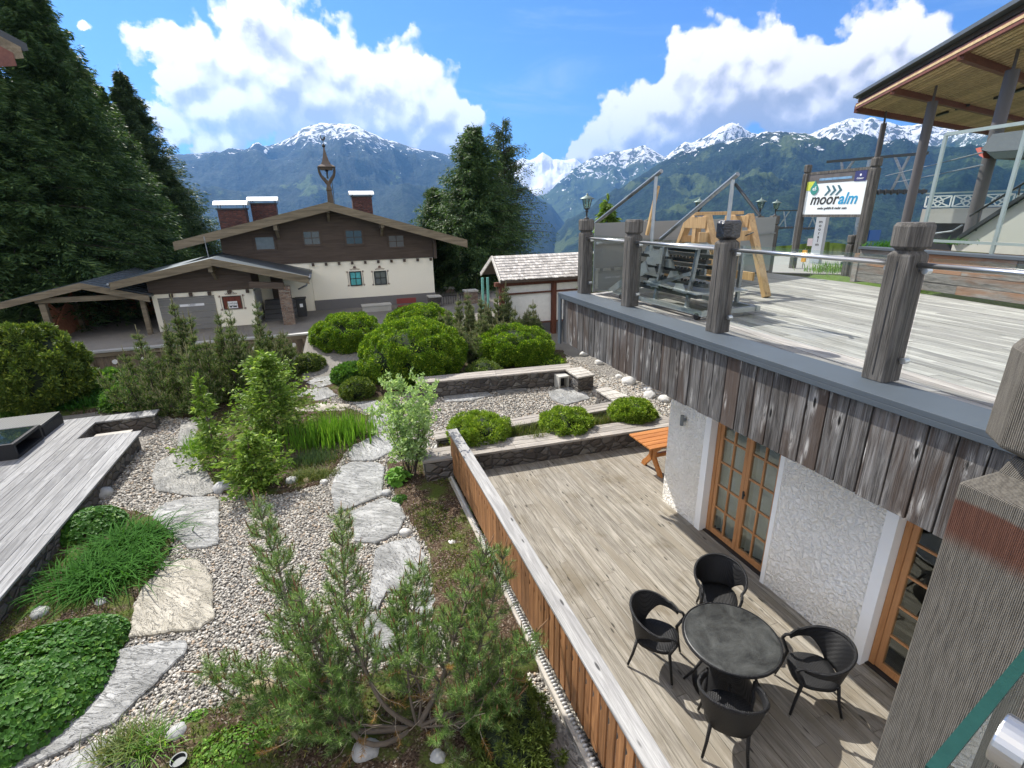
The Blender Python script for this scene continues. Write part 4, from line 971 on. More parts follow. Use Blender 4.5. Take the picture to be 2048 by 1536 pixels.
MB().box(a.x, b.x, YC-.7, YC-.66, a.z+.0, b.z).build('backrest', RB, t); MB().box(a.x, b.x, YC-1.1, YC-.72, a.z-.12, a.z-.07).build('seat', RB, t)
for x in (a.x+.1, b.x-.1): MB().box(x-.03, x+.03, YC-1.08, YC-.68, a.z-.55, a.z-.125).build('leg', RB, t)
for pxs, lb, mt in (((727, 782, 608, 633), 'pale concrete box standing in front of the chalet plinth', CONC), ((860, 882, 592, 612), 'low stone wall stub at the right corner of the chalet', STONE)):
    a = Y(pxs[0], pxs[3], YC-1.6); b = Y(pxs[1], pxs[2], YC-1.6); t = thing('stone_block', lb, 'block', ((a.x+b.x)/2, YC-1.2, a.z))
    MB().box(a.x, b.x, YC-1.6, YC-1., a.z-.2, b.z-.06).build('block', mt, t, bevel=.02); MB().box(a.x-.03, b.x+.03, YC-1.63, YC-.97, b.z-.055, b.z).build('lid', CONC, t)
# carport
K_ = thing('carport', 'open timber carport with red brown braced walls and pale bargeboards left of the garage', 'carport', (-10, 25, g0))
YK = 23.9
c0 = Y(-30, 612, YK); c1 = Y(158, 566, YK); c2 = Y(300, 590, YK+.2)
m = MB()
for a, b in ((c0, c1), (c1, c2)): m.prism([(a.x, YK, a.z), (b.x, YK, b.z), (b.x, YK, b.z-.26), (a.x, YK, a.z-.24)], (0, .06, 0))
m.build('bargeboard', W_EAVE, K_)
m = MB(); 
for a, b in ((c0, c1), (c1, c2)): m.prism([(a.x, YK+.065, a.z), (b.x, YK+.065, b.z), (b.x, YK+.065, b.z-.08), (a.x, YK+.065, a.z-.08)], (0, 6.6, .0))
rf = m.build('roof', ROOFM, K_)
m = MB()
for k in range(13):
    y = YK+.3+k*.5; m.beam((c1.x+.03, y, c1.z+.012), (c2.x, y, c2.z+.012), .05, .03)
m.build('seam', FLASH, rf)
KW = wood('carport_red_wood', (.20, .08, .045), (.36, .16, .09), 'X', .8, .8, .3, .15)
xa = Y(85, 640, YK+.2).x; xb = a0.x-.25
MB().box(xa, xb+.2, YK+5.6, YK+5.7, g0-.3, c1.z-.5).box(xa-.05, xa+.02, YK+.4, YK+5.6, g0-.3, c1.z-1.1).build('back_wall', KW, K_)
for x, y, s in ((xa+.1, YK+.35, .2), (xa+.1, YK+3, .16), (xa+1.6, YK+5.45, .16), (xa+3.2, YK+5.45, .16), (xb, YK+.35, .16)):
    MB().box(x-s/2, x+s/2, y-s/2, y+s/2, g0-.3, zr2(kL.x)-.02 if x > 0 else c1.z-.75).build('post', W_EAVE, K_)
MB().beam((xa-.1, YK+.35, c1.z-.62), (xb+.2, YK+.35, c1.z-.66), .16, .2).build('tie_beam', W_EAVE, K_); MB().beam((xa-.1, YK+5.4, c1.z-.66), (xb+.2, YK+5.4, c1.z-.66), .16, .2).build('tie_beam', W_EAVE, K_)
for a_, b_ in (((xa+.06, YK+.7, g0+1.5), (xa+.06, YK+2.9, g0)), ((xa+.12, YK+2.8, g0+1.6), (xa+.12, YK+.9, g0+.6)), ((xa+.3, YK+5.5, g0+.4), (xa+1.5, YK+5.5, g0+1.7))): MB().beam(a_, b_, .06, .11).build('brace', KW, K_)
# ================================================================== shingled shelter
YS = 19.5
S_ = thing('shingled_shelter', 'small open shelter with pale shingle roof, white infill panels and dark red posts', 'shelter', (8, 20.5, .2))
r0 = Y(986, 514, YS+1.3); r1 = r0+Vector((5.5, -.25, .02)); f0 = Y(1003, 562, YS-.35); 
f1 = f0+Vector((5.5, -.25, 0)); bk = r0+Vector((-.05, 1.6, -.85))
def shingle():
    m, T = newmat('pale_shingle'); tc = T.n('TexCoord').outputs['Object']
    br = T.n('TexBrick', {'Vector': T.vm('MULTIPLY', tc, (1, 1, 1)), 'Color1': (.62, .59, .54, 1), 'Color2': (.36, .33, .30, 1), 'Mortar': (.08, .07, .06, 1), 'Scale': 1., 'Mortar Size': .008, 'Brick Width': .13, 'Row Height': .2})
    c = T.mix(.35, br.outputs[0], T.mix(T.noise(tc, 14., 5, .7), (.4, .38, .35, 1), (.72, .7, .66, 1)))
    b = T.n('BsdfPrincipled', {'Base Color': c, 'Roughness': .8}); outp(T, b); return m
SH = shingle()
m = MB(); n = 9
def lerp(a, b, t): return a+(b-a)*t
rr = random.Random(8)
for k in range(n):
    a = lerp(f0, r0, k/n); b = lerp(f1, r1, k/n); a2 = lerp(f0, r0, (k+1.25)/n); b2 = lerp(f1, r1, (k+1.25)/n); x = 0.
    while x < 1:
        wd = rr.uniform(.018, .03); u0, u1 = x+.001, min(1, x+wd); e = rr.uniform(-.02, .02); dz = Vector((0, 0, .035+rr.uniform(0, .012)))
        dn_ = (f0-r0).normalized()*e
        p = [lerp(a, b, u0)+dn_, lerp(a, b, u1)+dn_, lerp(a2, b2, u1), lerp(a2, b2, u0)]
        m.add([p[0]+dz, p[1]+dz, p[2]+Vector((0, 0, .01)), p[3]+Vector((0, 0, .01)), p[0]+dz*.2, p[1]+dz*.2], [(0, 1, 2, 3), (4, 5, 1, 0)]); x += wd
m.build('shingle_roof', wood('shingle_wood', (.30, .28, .255), (.58, .55, .51), 'Z', 1., .8, 0, .3), S_)
MB().prism([f0-Vector((0, 0, .03)), r0-Vector((0, 0, .03)), bk, bk-Vector((0, 0, .05)), r0-Vector((0, 0, .1)), f0-Vector((0, 0, .1))], (5.4, -.25, 0)).build('roof_deck', W_BROWN, S_)
m = MB(); 
for a, b in ((f0, r0), (r0, bk)): m.beam(a+Vector((-.05, 0, -.02)), b+Vector((-.05, 0, -.02)), .05, .16)
m.build('bargeboard', wood('pale_bargeboard', (.40, .37, .33), (.66, .63, .58), 'Y'), S_)
RP = wood('shelter_red_post', (.085, .03, .02), (.17, .065, .04), 'Z', 1., .7, .2, .1)
s_l = f0.x+.12; zb_ = .0; ztp = f0.z-.10
for x in (s_l, Y(1107, 600, YS).x, s_l+4.4): MB().box(x-.1, x+.1, YS-.1, YS+.1, -.6, ztp-.16).build('post', RP, S_)
MB().box(s_l-.3, s_l+5, YS-.1, YS+.1, ztp-.16, ztp).build('eave_beam', RP, S_)
z1_ = Y(1060, 584, YS).z; zb1 = Y(1060, 645, YS).z
MB().box(s_l+.1, s_l+4.9, YS-.05, YS+.05, z1_-.06, z1_).box(s_l+.1, s_l+4.9, YS-.05, YS+.05, zb1-.05, zb1).build('cross_rail', RP, S_)
MB().box(s_l+.1, s_l+4.9, YS+.052, YS+.09, zb1, ztp).build('infill_panel', plain('panel_offwhite', (.86, .85, .80), .7), S_)
GR = plain('green_paint', (.16, .42, .36), .5)
m = MB()
for x in (-.55, -.32): m.box(s_l+x, s_l+x+.09, YS+1.0, YS+1.08, -.3, ztp+.1)
m.build('green_door_frame', GR, S_)
# stone gate pillars and railing between chalet and shelter
for px0, px1, py0, py1, yy, lb in ((893, 908, 575, 600, 30, 'small far stone pillar beside the grass strip right of the chalet'), (932, 955, 580, 600, 25.5, 'square stone gate pillar between the chalet and the shingled shelter')):
    a = Y(px0, py1, yy); b = Y(px1, py0, yy); t = thing('stone_pillar', lb, 'pillar', ((a.x+b.x)/2, yy, a.z-.5))
    MB().box(a.x, b.x, yy, yy+.5, a.z-1.3, b.z-.08).build('shaft', BRICK, t); MB().box(a.x-.04, b.x+.04, yy-.04, yy+.54, b.z-.078, b.z).build('cap', CONC, t)
a = Y(872, 597, 26); b = Y(985, 578, 26); t = thing('metal_railing', 'low black metal railing between the chalet and the shingled shelter', 'railing', (a.x, 26, a.z-.5))
m = MB(); m.beam((a.x, 26, a.z+.1), (b.x, 26, a.z+.1), .04, .04).beam((a.x, 26, a.z-.7), (b.x, 26, a.z-.7), .04, .04); x = a.x
m.build('rail', BLACKM, t)
m = MB()
while x < b.x: m.box(x, x+.02, 25.99, 26.01, a.z-.7, a.z+.1); x += .13
tag(m.build('bars', BLACKM, t), kind='stuff')
# ================================================================== foliage tools
def unit(a): return a/np.maximum(np.linalg.norm(a, axis=-1, keepdims=True), 1e-9)
def kites(P, Dv, L, W, rs, fold=.25, mid=.45):
    """leaf shaped quads: base point, direction, length, width"""
    n = len(P); Dv = unit(Dv); rnd = rs.normal(size=(n, 3)); S = unit(np.cross(Dv, rnd)); L = np.broadcast_to(L, n)[:, None]; W = np.broadcast_to(W, n)[:, None]
    N = np.cross(Dv, S)
    V = np.stack([P, P+Dv*L*mid+S*W/2+N*W*fold, P+Dv*L, P+Dv*L*mid-S*W/2+N*W*fold], 1).reshape(-1, 3)
    F = np.arange(4*n).reshape(n, 4); return V, F
def tris(P, Dv, L, W, rs):
    n = len(P); Dv = unit(Dv); S = unit(np.cross(Dv, rs.normal(size=(n, 3)))); L = np.broadcast_to(L, n)[:, None]; W = np.broadcast_to(W, n)[:, None]
    V = np.stack([P-S*W/2, P+S*W/2, P+Dv*L], 1).reshape(-1, 3); return V, np.arange(3*n).reshape(n, 3)
def join(parts):
    V = []; F = []; b = 0
    for v, f in parts: V.append(v); F.append(f+b); b += len(v)
    return np.concatenate(V), np.concatenate(F)
BARK = plain('bark_grey', (.13, .105, .08), .9, 0, .3, 12, bumps=.8, bscale=40)
BARKD = plain('bark_dark', (.055, .042, .033), .9, 0, .3, 6, bumps=.8, bscale=20)
SPR_D = leafmat('spruce_dark', (.026, .055, .024), (.080, .13, .052), (.14, .19, .07), trans=.25)
SPR_M = leafmat('spruce_mid', (.026, .058, .020), (.078, .14, .045), (.14, .215, .065), trans=.3)
SPR_Y = leafmat('spruce_fresh', (.07, .13, .025), (.17, .27, .05), (.26, .36, .08), trans=.35)
PINE = leafmat('pine_needles', (.045, .115, .026), (.22, .37, .09), (.55, .64, .28), trans=.3, rough=.4, spec=.5)
PINEB = leafmat('pine_old_needles', (.16, .085, .02), (.30, .17, .04), trans=.2)
GLOBE = leafmat('clipped_bush_leaves', (.032, .095, .006), (.18, .31, .02), (.42, .53, .05), trans=.35)
CUSH = leafmat('cushion_shrub_leaves', (.08, .16, .015), (.26, .38, .04), (.42, .52, .07), trans=.3)
YEW = leafmat('yew_leaves', (.035, .075, .012), (.13, .19, .03), (.28, .34, .05), trans=.25)
BROAD = leafmat('broad_leaves', (.045, .12, .022), (.11, .23, .04), (.17, .30, .05), trans=.35)
SILV = leafmat('silvery_leaves', (.18, .30, .10), (.40, .55, .24), (.55, .66, .38), trans=.4)
GRASS = leafmat('grass_blades', (.055, .14, .015), (.16, .32, .035), (.26, .42, .06), trans=.4)
LILY = leafmat('daylily_blades', (.018, .075, .010), (.060, .17, .022), trans=.3, rough=.75, spec=.08)
MOSS = leafmat('ground_moss', (.05, .085, .015), (.15, .19, .035), (.24, .22, .06), trans=.2)
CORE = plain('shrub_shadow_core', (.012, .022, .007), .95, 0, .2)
def spruce_arrays(H, R, seed, nb, per, sl, sw, top=.02, low=.06, pw=.85, droop=.35, bare=.12, jag=.35, hang=.55):
    rs = np.random.default_rng(seed)
    u = rs.random(nb)**.80; h = low+(1-low-top)*(1-u)            # more branches low down
    h = np.sort(h); az = rs.random(nb)*2*np.pi+np.arange(nb)*2.4
    ln = R*np.maximum(1-h, .015)**pw*(1-jag+jag*2*rs.random(nb)*.9)*np.clip((h-low+.05)/.08, .6, 1)
    t = np.linspace(bare, 1, per)[None]+rs.random((nb, per))*.06
    rise = .12+.45*h[:, None]
    r = ln[:, None]*t; z = h[:, None]*H+ln[:, None]*(rise*t-droop*(1-h[:, None]*.7)*t**2*1.2+.18*np.maximum(t-.75, 0))
    dx, dy = np.cos(az)[:, None], np.sin(az)[:, None]
    side = rs.choice([-1, 1], (nb, per)); sp = (1.05-t)*.42*ln[:, None]*rs.random((nb, per))
    x = dx*r-dy*side*sp; y = dy*r+dx*side*sp; z = z-sp*.30+rs.normal(size=(nb, per))*.022*R-rs.random((nb, per))**2*.10*R
    P = np.stack([x, y, z], -1)
    Dn = np.stack([dx*.8-dy*side*.75+rs.normal(size=(nb, per))*.25, dy*.8+dx*side*.75+rs.normal(size=(nb, per))*.25, -hang+rs.normal(size=(nb, per))*.40], -1)
    P = P.reshape(-1, 3); Dn = Dn.reshape(-1, 3)
    V, F = kites(P, Dn, sl*(.6+.8*rs.random(len(P))), sw*(.6+.8*rs.random(len(P))), rs)
    # leader sprigs
    k = 14; Pt = np.stack([np.zeros(k), np.zeros(k), H*(1-top*2+top*2*np.linspace(0, 1, k))], 1); a = rs.random(k)*6.28
    V2, F2 = kites(Pt, np.stack([np.cos(a)*.5, np.sin(a)*.5, np.ones(k)], 1), sl*.8, sw*.6, rs)
    br = []
    for i in range(0, nb, max(1, nb//260)):
        br.append((h[i]*H, az[i], ln[i], rise[i, 0], h[i]))
    return join([(V, F), (V2, F2)]), br
def place_mesh(name, V, F, mat, par, smooth=False): return arr_mesh(name, V, F, mat, par, smooth, local=True)
def conifer(name, label, loc, H, R, seed, nb, per, sl, sw, mat, cat='tree', group=None, tr=None, bark=None, **kw):
    t = thing(name, label, cat, loc, group)
    (V, F), br = spruce_arrays(H, R, seed, nb, per, sl, sw, **kw)
    place_mesh('crown', V, F, mat, t)
    tr = tr or H*.018; m = MB(); o = Vector(loc)
    m.tube([(o.x, o.y, o.z-.3), (o.x+.01*H*.2, o.y, o.z+H*.5), (o.x, o.y, o.z+H*.98)], [tr, tr*.6, tr*.08], 8)
    for (z, a, l, rise, hh) in br:
        dr = kw.get('droop', .35)*(1-hh*.7)*1.2
        pts = [(o.x+math.cos(a)*l*q, o.y+math.sin(a)*l*q, o.z+z+l*(rise*q-dr*q*q+.18*max(q-.75, 0))) for q in (0, .35, .7, .95)]
        m.tube(pts, [tr*.16, tr*.11, tr*.07, tr*.02], 4, cap=False)
    m.build('trunk', bark or BARKD, t, smooth=True)
    return t
# ---- big spruces at the left and between the houses
def at_d(px, py, d): return D(px, py, d)
GT = 'large dark spruces behind the carport'
TL = [((0, -150), 35, 4.4, 1, 'SPR_M', 'tallest spruce at the left edge, its top cut off by the frame'),
      ((112, 52), 37, 3.5, 2, 'SPR_M', 'spruce with a small pointed tip right of the tallest tree'),
      ((186, 150), 38, 3.3, 3, 'SPR_M', 'spruce between the pointed tip of the taller tree and the dark slender one'),
      ((236, 132), 44, 4.3, 4, 'SPR_D', 'dark slender spruce on the right flank of the group, above the carport roof'),
      ((50, 30), 41, 4.0, 5, 'SPR_D', 'dark spruce filling the gap behind the tallest tree'),
      ((322, 320), 44, 3.4, 6, 'SPR_D', 'shorter dark spruce at the foot of the group next to the chalet roof'),
      ((-140, -60), 33, 5., 7, 'SPR_M', 'spruce mostly outside the left edge of the photo'),
      ((0, 330), 32, 3.6, 8, 'SPR_M', 'lower bushy spruce in front of the tall ones at the far left'),
      ((120, 300), 35, 3.6, 9, 'SPR_M', 'lower bushy spruce right behind the carport')]
PR = {}
def spruce_copy(kind, label, x, y, z, H, R, rot, group=None):
    """two prototypes, then copies of the thing and its parts"""
    if kind not in PR:
        mt, sd, kw_ = {'M': (SPR_M, 101, dict(pw=.98, jag=.50, droop=.46)), 'D': (SPR_D, 104, dict(pw=1.0, jag=.60, droop=.40)), 'C': (SPR_M, 201, dict(pw=.70, jag=.55, droop=.40)), 'S': (SPR_D, 202, dict(pw=.62, jag=.75, droop=.36, low=.12))}[kind]
        H0, R0 = (22, 4.4) if kind in 'MD' else (11, 3.2)
        nb, per, sl, sw = {'M': (1500, 150, .27, .060), 'D': (1300, 140, .27, .060), 'C': (900, 120, .20, .045), 'S': (420, 90, .19, .042)}[kind]
        kw_.setdefault('low', .03)
        t = conifer('spruce_tree', label, (0, 0, 0), H0, R0, sd, nb, per, sl, sw, mt, **kw_); PR[kind] = (t, H0, R0)
    else: t = dup(PR[kind][0], label=label)
    _, H0, R0 = PR[kind]
    t.location = (x, y, z); t.rotation_euler.z = rot; t.scale = (R/R0, R/R0, H/H0)
    if group: t['group'] = group
    elif 'group' in t: del t['group']
    return t
for i, (p, d, R, sd, mt, lb) in enumerate(TL):
    a = D(p[0], p[1], d); spruce_copy('M' if mt == 'SPR_M' else 'D', lb, a.x, a.y, .5, a.z-.5, R, i*1.7, GT)
a = D(945, 248, 33); spruce_copy('C', 'broad dark green spruce between the chalet and the shingled shelter', a.x, a.y, -.4, a.z+.4, 3.7, 0)
a = D(868, 372, 34); spruce_copy('C', 'smaller bluish spruce leaning out left of the broad spruce', a.x, a.y, -.5, a.z+.5, 2.7, 2.)
a = D(1006, 236, 35); spruce_copy('S', 'slender open spruce right beside the broad one', a.x, a.y, -.6, a.z+.6, 2.9, 0)
a = D(1216, 395, 17); conifer('young_spruce', 'young yellowish spruce top rising behind the grey panel windbreak', (a.x, a.y, 1.8), a.z-1.8, .95, 204, 150, 14, .22, .09, SPR_Y, low=.2, droop=.1)
# ---- pines built from shoots
def needles_along(pts, nlen, dens, wd, rs, t0=0., spread=.9):
    """needles around a polyline"""
    pts = np.array(pts); seg = np.diff(pts, axis=0); sl = np.linalg.norm(seg, axis=1); cs = np.concatenate([[0], np.cumsum(sl)]); n = max(4, int(dens*cs[-1]*(1-t0)))
    s = cs[-1]*(t0+(1-t0)*rs.random(n)); i = np.clip(np.searchsorted(cs, s)-1, 0, len(seg)-1); f = (s-cs[i])/np.maximum(sl[i], 1e-6)
    P = pts[i]+seg[i]*f[:, None]; Dd = unit(seg[i]); q = unit(np.cross(Dd, rs.normal(size=(n, 3))))
    return tris(P, Dd*.75+q*spread+np.array([0, 0, .1]), nlen*(.7+.5*rs.random(n)), wd, rs)
def curve(a, d, L, up, rs, n=5, wob=.12):
    pts = [np.array(a, float)]; d = np.array(d, float); d /= np.linalg.norm(d)
    for k in range(n): d = d+np.array([0, 0, up])+rs.normal(size=3)*wob; d /= np.linalg.norm(d); pts.append(pts[-1]+d*L/n)
    return pts
def pine_shoots(leaders, rs, nlen, dens, wd, lat=(.22, .5), whorl=.2, start=.35, nl=5, candle=True, sub=True, subp=.75, cprob=1.):
    """leaders: list of (polyline). returns needle mesh, wood MB, candle MB"""
    parts = []; wood_ = MB(); cand = MB(); old = []
    def shoot(pts, r, t0, c=.07):
        wood_.tube(pts, [r*(1-.6*k/(len(pts)-1)) for k in range(len(pts))], 5, cap=False)
        parts.append(needles_along(pts, nlen, dens, wd, rs, t0))
        if candle and rs.random() < cprob:
            d = np.array(pts[-1])-np.array(pts[-2]); d = d/np.linalg.norm(d); d = d*.5+np.array([0, 0, .8]); d /= np.linalg.norm(d); e = np.array(pts[-1]); cand.tube([e-d*c*.3, e+d*c*.6, e+d*c*1.25], [nlen*.085, nlen*.08, nlen*.03], 5)
            if rs.random() < .6:
                for _ in range(2):
                    d2 = d+rs.normal(size=3)*.35; d2 /= np.linalg.norm(d2); cand.tube([e, e+d2*c*.6], [nlen*.06, nlen*.02], 4)
    for ld, r0 in leaders:
        ld = np.array(ld, float); sg = np.linalg.norm(np.diff(ld, axis=0), axis=1); cs = np.concatenate([[0], np.cumsum(sg)]); T_ = cs[-1]
        wood_.tube([tuple(p) for p in ld], [r0*(1-.82*c/T_) for c in cs], 7, cap=False)
        parts.append(needles_along(ld, nlen, dens, wd, rs, .72)); e = ld[-1]; d = ld[-1]-ld[-2]; d /= np.linalg.norm(d)
        if candle:
            cand.tube([e, e+d*nlen*1.6, e+d*nlen*2.6], [nlen*.13, nlen*.10, nlen*.04], 6)
            for _ in range(3): d2 = d+rs.normal(size=3)*.3; d2 /= np.linalg.norm(d2); cand.tube([e, e+d2*nlen*1.3], [nlen*.08, nlen*.03], 5)
        s = T_*start
        while s < T_-.02:
            i = min(np.searchsorted(cs, s)-1, len(sg)-1); p = ld[i]+(ld[i+1]-ld[i])*(s-cs[i])/sg[i]; ax = (ld[i+1]-ld[i])/sg[i]; k0 = rs.random()*6.28; fr = (s/T_-start)/(1-start)
            L = (lat[1]+(lat[0]-lat[1])*fr)
            for k in range(nl):
                if rs.random() < .15: continue
                a = k0+k*2*np.pi/nl+rs.normal()*.3; q = np.cross(ax, [0, 0, 1.]); q = q/np.linalg.norm(q) if np.linalg.norm(q) > .1 else np.array([1., 0, 0]); q2 = np.cross(ax, q)
                dd = q*math.cos(a)+q2*math.sin(a)+ax*.55; pts = curve(p, dd, L*(.7+.5*rs.random()), .16, rs)
                shoot(pts, r0*.22+.002, .25)
                if sub and L > lat[0]*1.2:
                    for j in (2, 3):
                        for sgn in (-1, 1):
                            if rs.random() < subp:
                                bd = pts[j+1]-pts[j]; sd = np.cross(bd, [0, 0, 1]); pts2 = curve(pts[j], bd/np.linalg.norm(bd)+sgn*sd/np.linalg.norm(sd)*.8, L*.38*(.6+.6*rs.random()), .22, rs, 3); shoot(pts2, r0*.14+.0015, .1, .05)
            s += whorl*(.8+.4*rs.random())
    return join(parts), wood_, cand
PCAND = plain('pale_candles', (.20, .19, .09), .7, 0, .3, 30)
CANDLE = plain('pine_candles', (.16, .085, .035), .7, 0, .3, 30)
rs = np.random.default_rng(21)
bp = Z(835, 1455, GZ)
base = np.array([bp.x, bp.y, GZ])
def ldr(pxs, r, b=None):
    """stem through image points with a height each: real positions, a trunk polyline resampled smoothly"""
    P = [np.array(b if b is not None else base)]+[np.array(Z(x, y, z)) for x, y, z in pxs]
    P = np.array(P); t = np.linspace(0, len(P)-1, 26); out = []
    for q in t:
        i = min(int(q), len(P)-2); f = q-i; p0 = P[max(i-1, 0)]; p1 = P[i]; p2 = P[i+1]; p3 = P[min(i+2, len(P)-1)]
        out.append(.5*((2*p1)+(-p0+p2)*f+(2*p0-5*p1+4*p2-p3)*f*f+(-p0+3*p1-3*p2+p3)*f**3))
    return (out, r)
LD = [ldr([(690, 1455, .12), (655, 1350, .55), (615, 1240, 1.0), (596, 1185, 1.28)], .034),
      ldr([(720, 1480, .1), (600, 1280, .62), (560, 1150, 1.05), (512, 1003, 1.62)], .030),
      ldr([(760, 1400, .3), (700, 1250, .8), (688, 1150, 1.15), (683, 1030, 1.58)], .028),
      ldr([(880, 1370, .35), (905, 1290, .7), (935, 1200, 1.1), (975, 1100, 1.5)], .036),
      ldr([(930, 1400, .3), (960, 1290, .75), (990, 1190, 1.1), (1008, 1108, 1.42)], .026),
      ldr([(820, 1390, .3), (815, 1290, .65), (830, 1200, .95), (838, 1130, 1.2)], .018),
      ldr([(840, 1380, .3), (800, 1300, .6), (795, 1240, .8), (800, 1190, 1.0)], .016),
      ldr([(960, 1400, .3), (1010, 1340, .6), (1050, 1290, .85), (1072, 1265, .98)], .020),
      ldr([(660, 1440, .2), (560, 1370, .42), (470, 1350, .55), (405, 1345, .68)], .016),
      ldr([(620, 1440, .2), (540, 1410, .3), (470, 1395, .38), (452, 1385, .45)], .014),
      ldr([(900, 1450, .15), (960, 1440, .2), (1000, 1430, .28), (1030, 1400, .42)], .014)]
hp = thing('mountain_pine', 'large many stemmed mountain pine with brown candles in the foreground bed', 'tree', tuple(base))
(Vn, Fn), wd_, cd_ = pine_shoots(LD, rs, .078, 470, .0042, (.16, .52), .15, .28, 6, subp=.6, cprob=.5)
arr_mesh('needles', Vn, Fn, PINE, hp)
wd_.build('branches', BARK, hp, smooth=True); cd_.build('candles', CANDLE, hp, smooth=True)
# bare inner twigs and yellowed needles
tw = MB(); op = []
for k in range(46):
    i = rs.integers(0, len(LD)); ld, r = LD[i]; p = ld[int(rs.integers(2, 12))]; a = rs.random()*6.28
    pts = curve(p, (math.cos(a), math.sin(a), .1), .25+.4*rs.random(), .10, rs, 6, .22); tw.tube(pts, [.006, .005, .004, .0035, .003, .002, .0015], 5, cap=False)
    if k % 3 == 0: op.append(needles_along(pts[3:], .06, 420, .004, rs))
    elif k % 3 == 1: Vq = needles_along(pts[4:], .06, 500, .004, rs); op.append(Vq)
tw.build('bare_twigs', plain('twig_pale', (.30, .25, .19), .85, 0, .2, 10), hp, smooth=True)
Vo, Fo = join(op); arr_mesh('old_needles', Vo, Fo, PINEB, hp)
def pine_bush(name, label, loc, H, nst, seed, spread, mat=PINE, scale=1., nlen=.085, dens=150, wd=.012, cat='shrub', group=None, fall=.62):
    rs = np.random.default_rng(seed); L_ = []
    for k in range(nst):
        a = rs.random()*6.28; rr_ = spread*math.sqrt(rs.random()); hh = H*(1-fall*(rr_/spread)**1.3)*(.72+.36*rs.random()) if k else H
        if k == 0: rr_ = 0
        P0 = np.array(loc)+np.array([math.cos(a)*rr_*.25, math.sin(a)*rr_*.25, 0]); P1 = np.array(loc)+np.array([math.cos(a)*rr_*.9, math.sin(a)*rr_*.9, hh*.30]); P2 = np.array(loc)+np.array([math.cos(a)*rr_, math.sin(a)*rr_, hh])
        t_ = np.linspace(0, 1, 14)[:, None]; pts = P0*(1-t_)**2+2*P1*t_*(1-t_)+P2*t_**2; L_.append((list(pts), .012*H))
    t = thing(name, label, cat, loc, group)
    (V_, F_), w_, c_ = pine_shoots(L_, rs, nlen, dens, wd, (.12*scale, .42*scale), .19*scale, .12, 5, True)
    arr_mesh('needles', V_, F_, mat, t); w_.build('branches', BARKD, t, smooth=True); c_.build('candles', PCAND, t, smooth=True)
    return t
def gpt(px, py, z=GZ): p = Z(px, py, z); return (p.x, p.y, z)
GP = 'dark pines between the grey deck and the chalet'
for i, (px, tp, y, st, sp, lb) in enumerate([(345, 606, 17.6, 15, 1.15, 'dark pine right in front of the grey garage door'), (458, 622, 17.0, 18, 1.35, 'dark pine in the middle of the clump, below the shuttered window'),
        (512, 608, 18.2, 13, 1.1, 'dark pine with the highest spike of the clump, before the chalet porch'), (275, 668, 16.6, 16, 1.35, 'spreading dark pine at the left end of the clump'),
        (562, 672, 18.5, 12, 1.0, 'dark pine at the right end of the clump, beside the big clipped bushes'), (385, 672, 16.0, 15, 1.2, 'dark pine low in the clump, nearest the plank deck notch')]):
    q = Y(px, tp, y); pine_bush('pine_shrub', lb, (q.x, y, GZ), q.z-GZ, st, 300+i, sp, leafmat('pine_dark0', (.030, .072, .016), (.15, .235, .055), (.34, .40, .14), trans=.25) if i == 0 else MATS['pine_dark0'], 1.25, .11, 120, .015, group=GP)
GQ = 'pines behind the clipped bushes'
for i, (px, tp, y, st, sp, lb) in enumerate([(935, 592, 19.5, 15, 1.25, 'grey green pine left of the shingled shelter'), (1012, 575, 19.0, 12, 1.0, 'grey green pine with the tallest spike in front of the shingled shelter'),
        (970, 632, 17.8, 14, 1.2, 'low grey green pine between two clipped bushes'), (1066, 612, 18.2, 4, .30, 'slim small pine beside the dark red shelter post')]):
    q = Y(px, tp, y); pine_bush('pine_shrub', lb, (q.x, y, GZ), q.z-GZ, st+4, 320+i, sp, leafmat('pine_greyish', (.06, .10, .04), (.20, .26, .10), (.34, .37, .18), trans=.25) if i == 0 else MATS['pine_greyish'], 1.2, .11, 150, .017, group=GQ, fall=.35)
# ---- fresh spruces of the garden island
GI = 'young spruces on the garden island'
for px, pb, tp, R, sd, lb in ((555, 868, 700, 1.05, 401, 'tallest yellow green young spruce of the garden island'), (437, 935, 745, .75, 402, 'thin young spruce with a long bare leader at the left of the island'),
        (515, 978, 862, .70, 403, 'low bushy yellow green spruce at the front of the island')):
    g = Z(px, pb, GZ); tz = Y(px, tp, g.y).z
    conifer('young_spruce', lb, (g.x, g.y, GZ), tz-GZ, R, sd, {401: 230, 402: 70, 403: 120}[sd], 26, .12, .046, leafmat('spruce_island', (.06, .13, .018), (.22, .34, .05), (.40, .52, .11), trans=.35) if sd == 401 else MATS['spruce_island'], group=GI, tr=.025, bark=BARK, low=.04, droop=-.05, hang=.0, pw={401: .75, 402: 1.5, 403: .7}[sd], jag=.7)
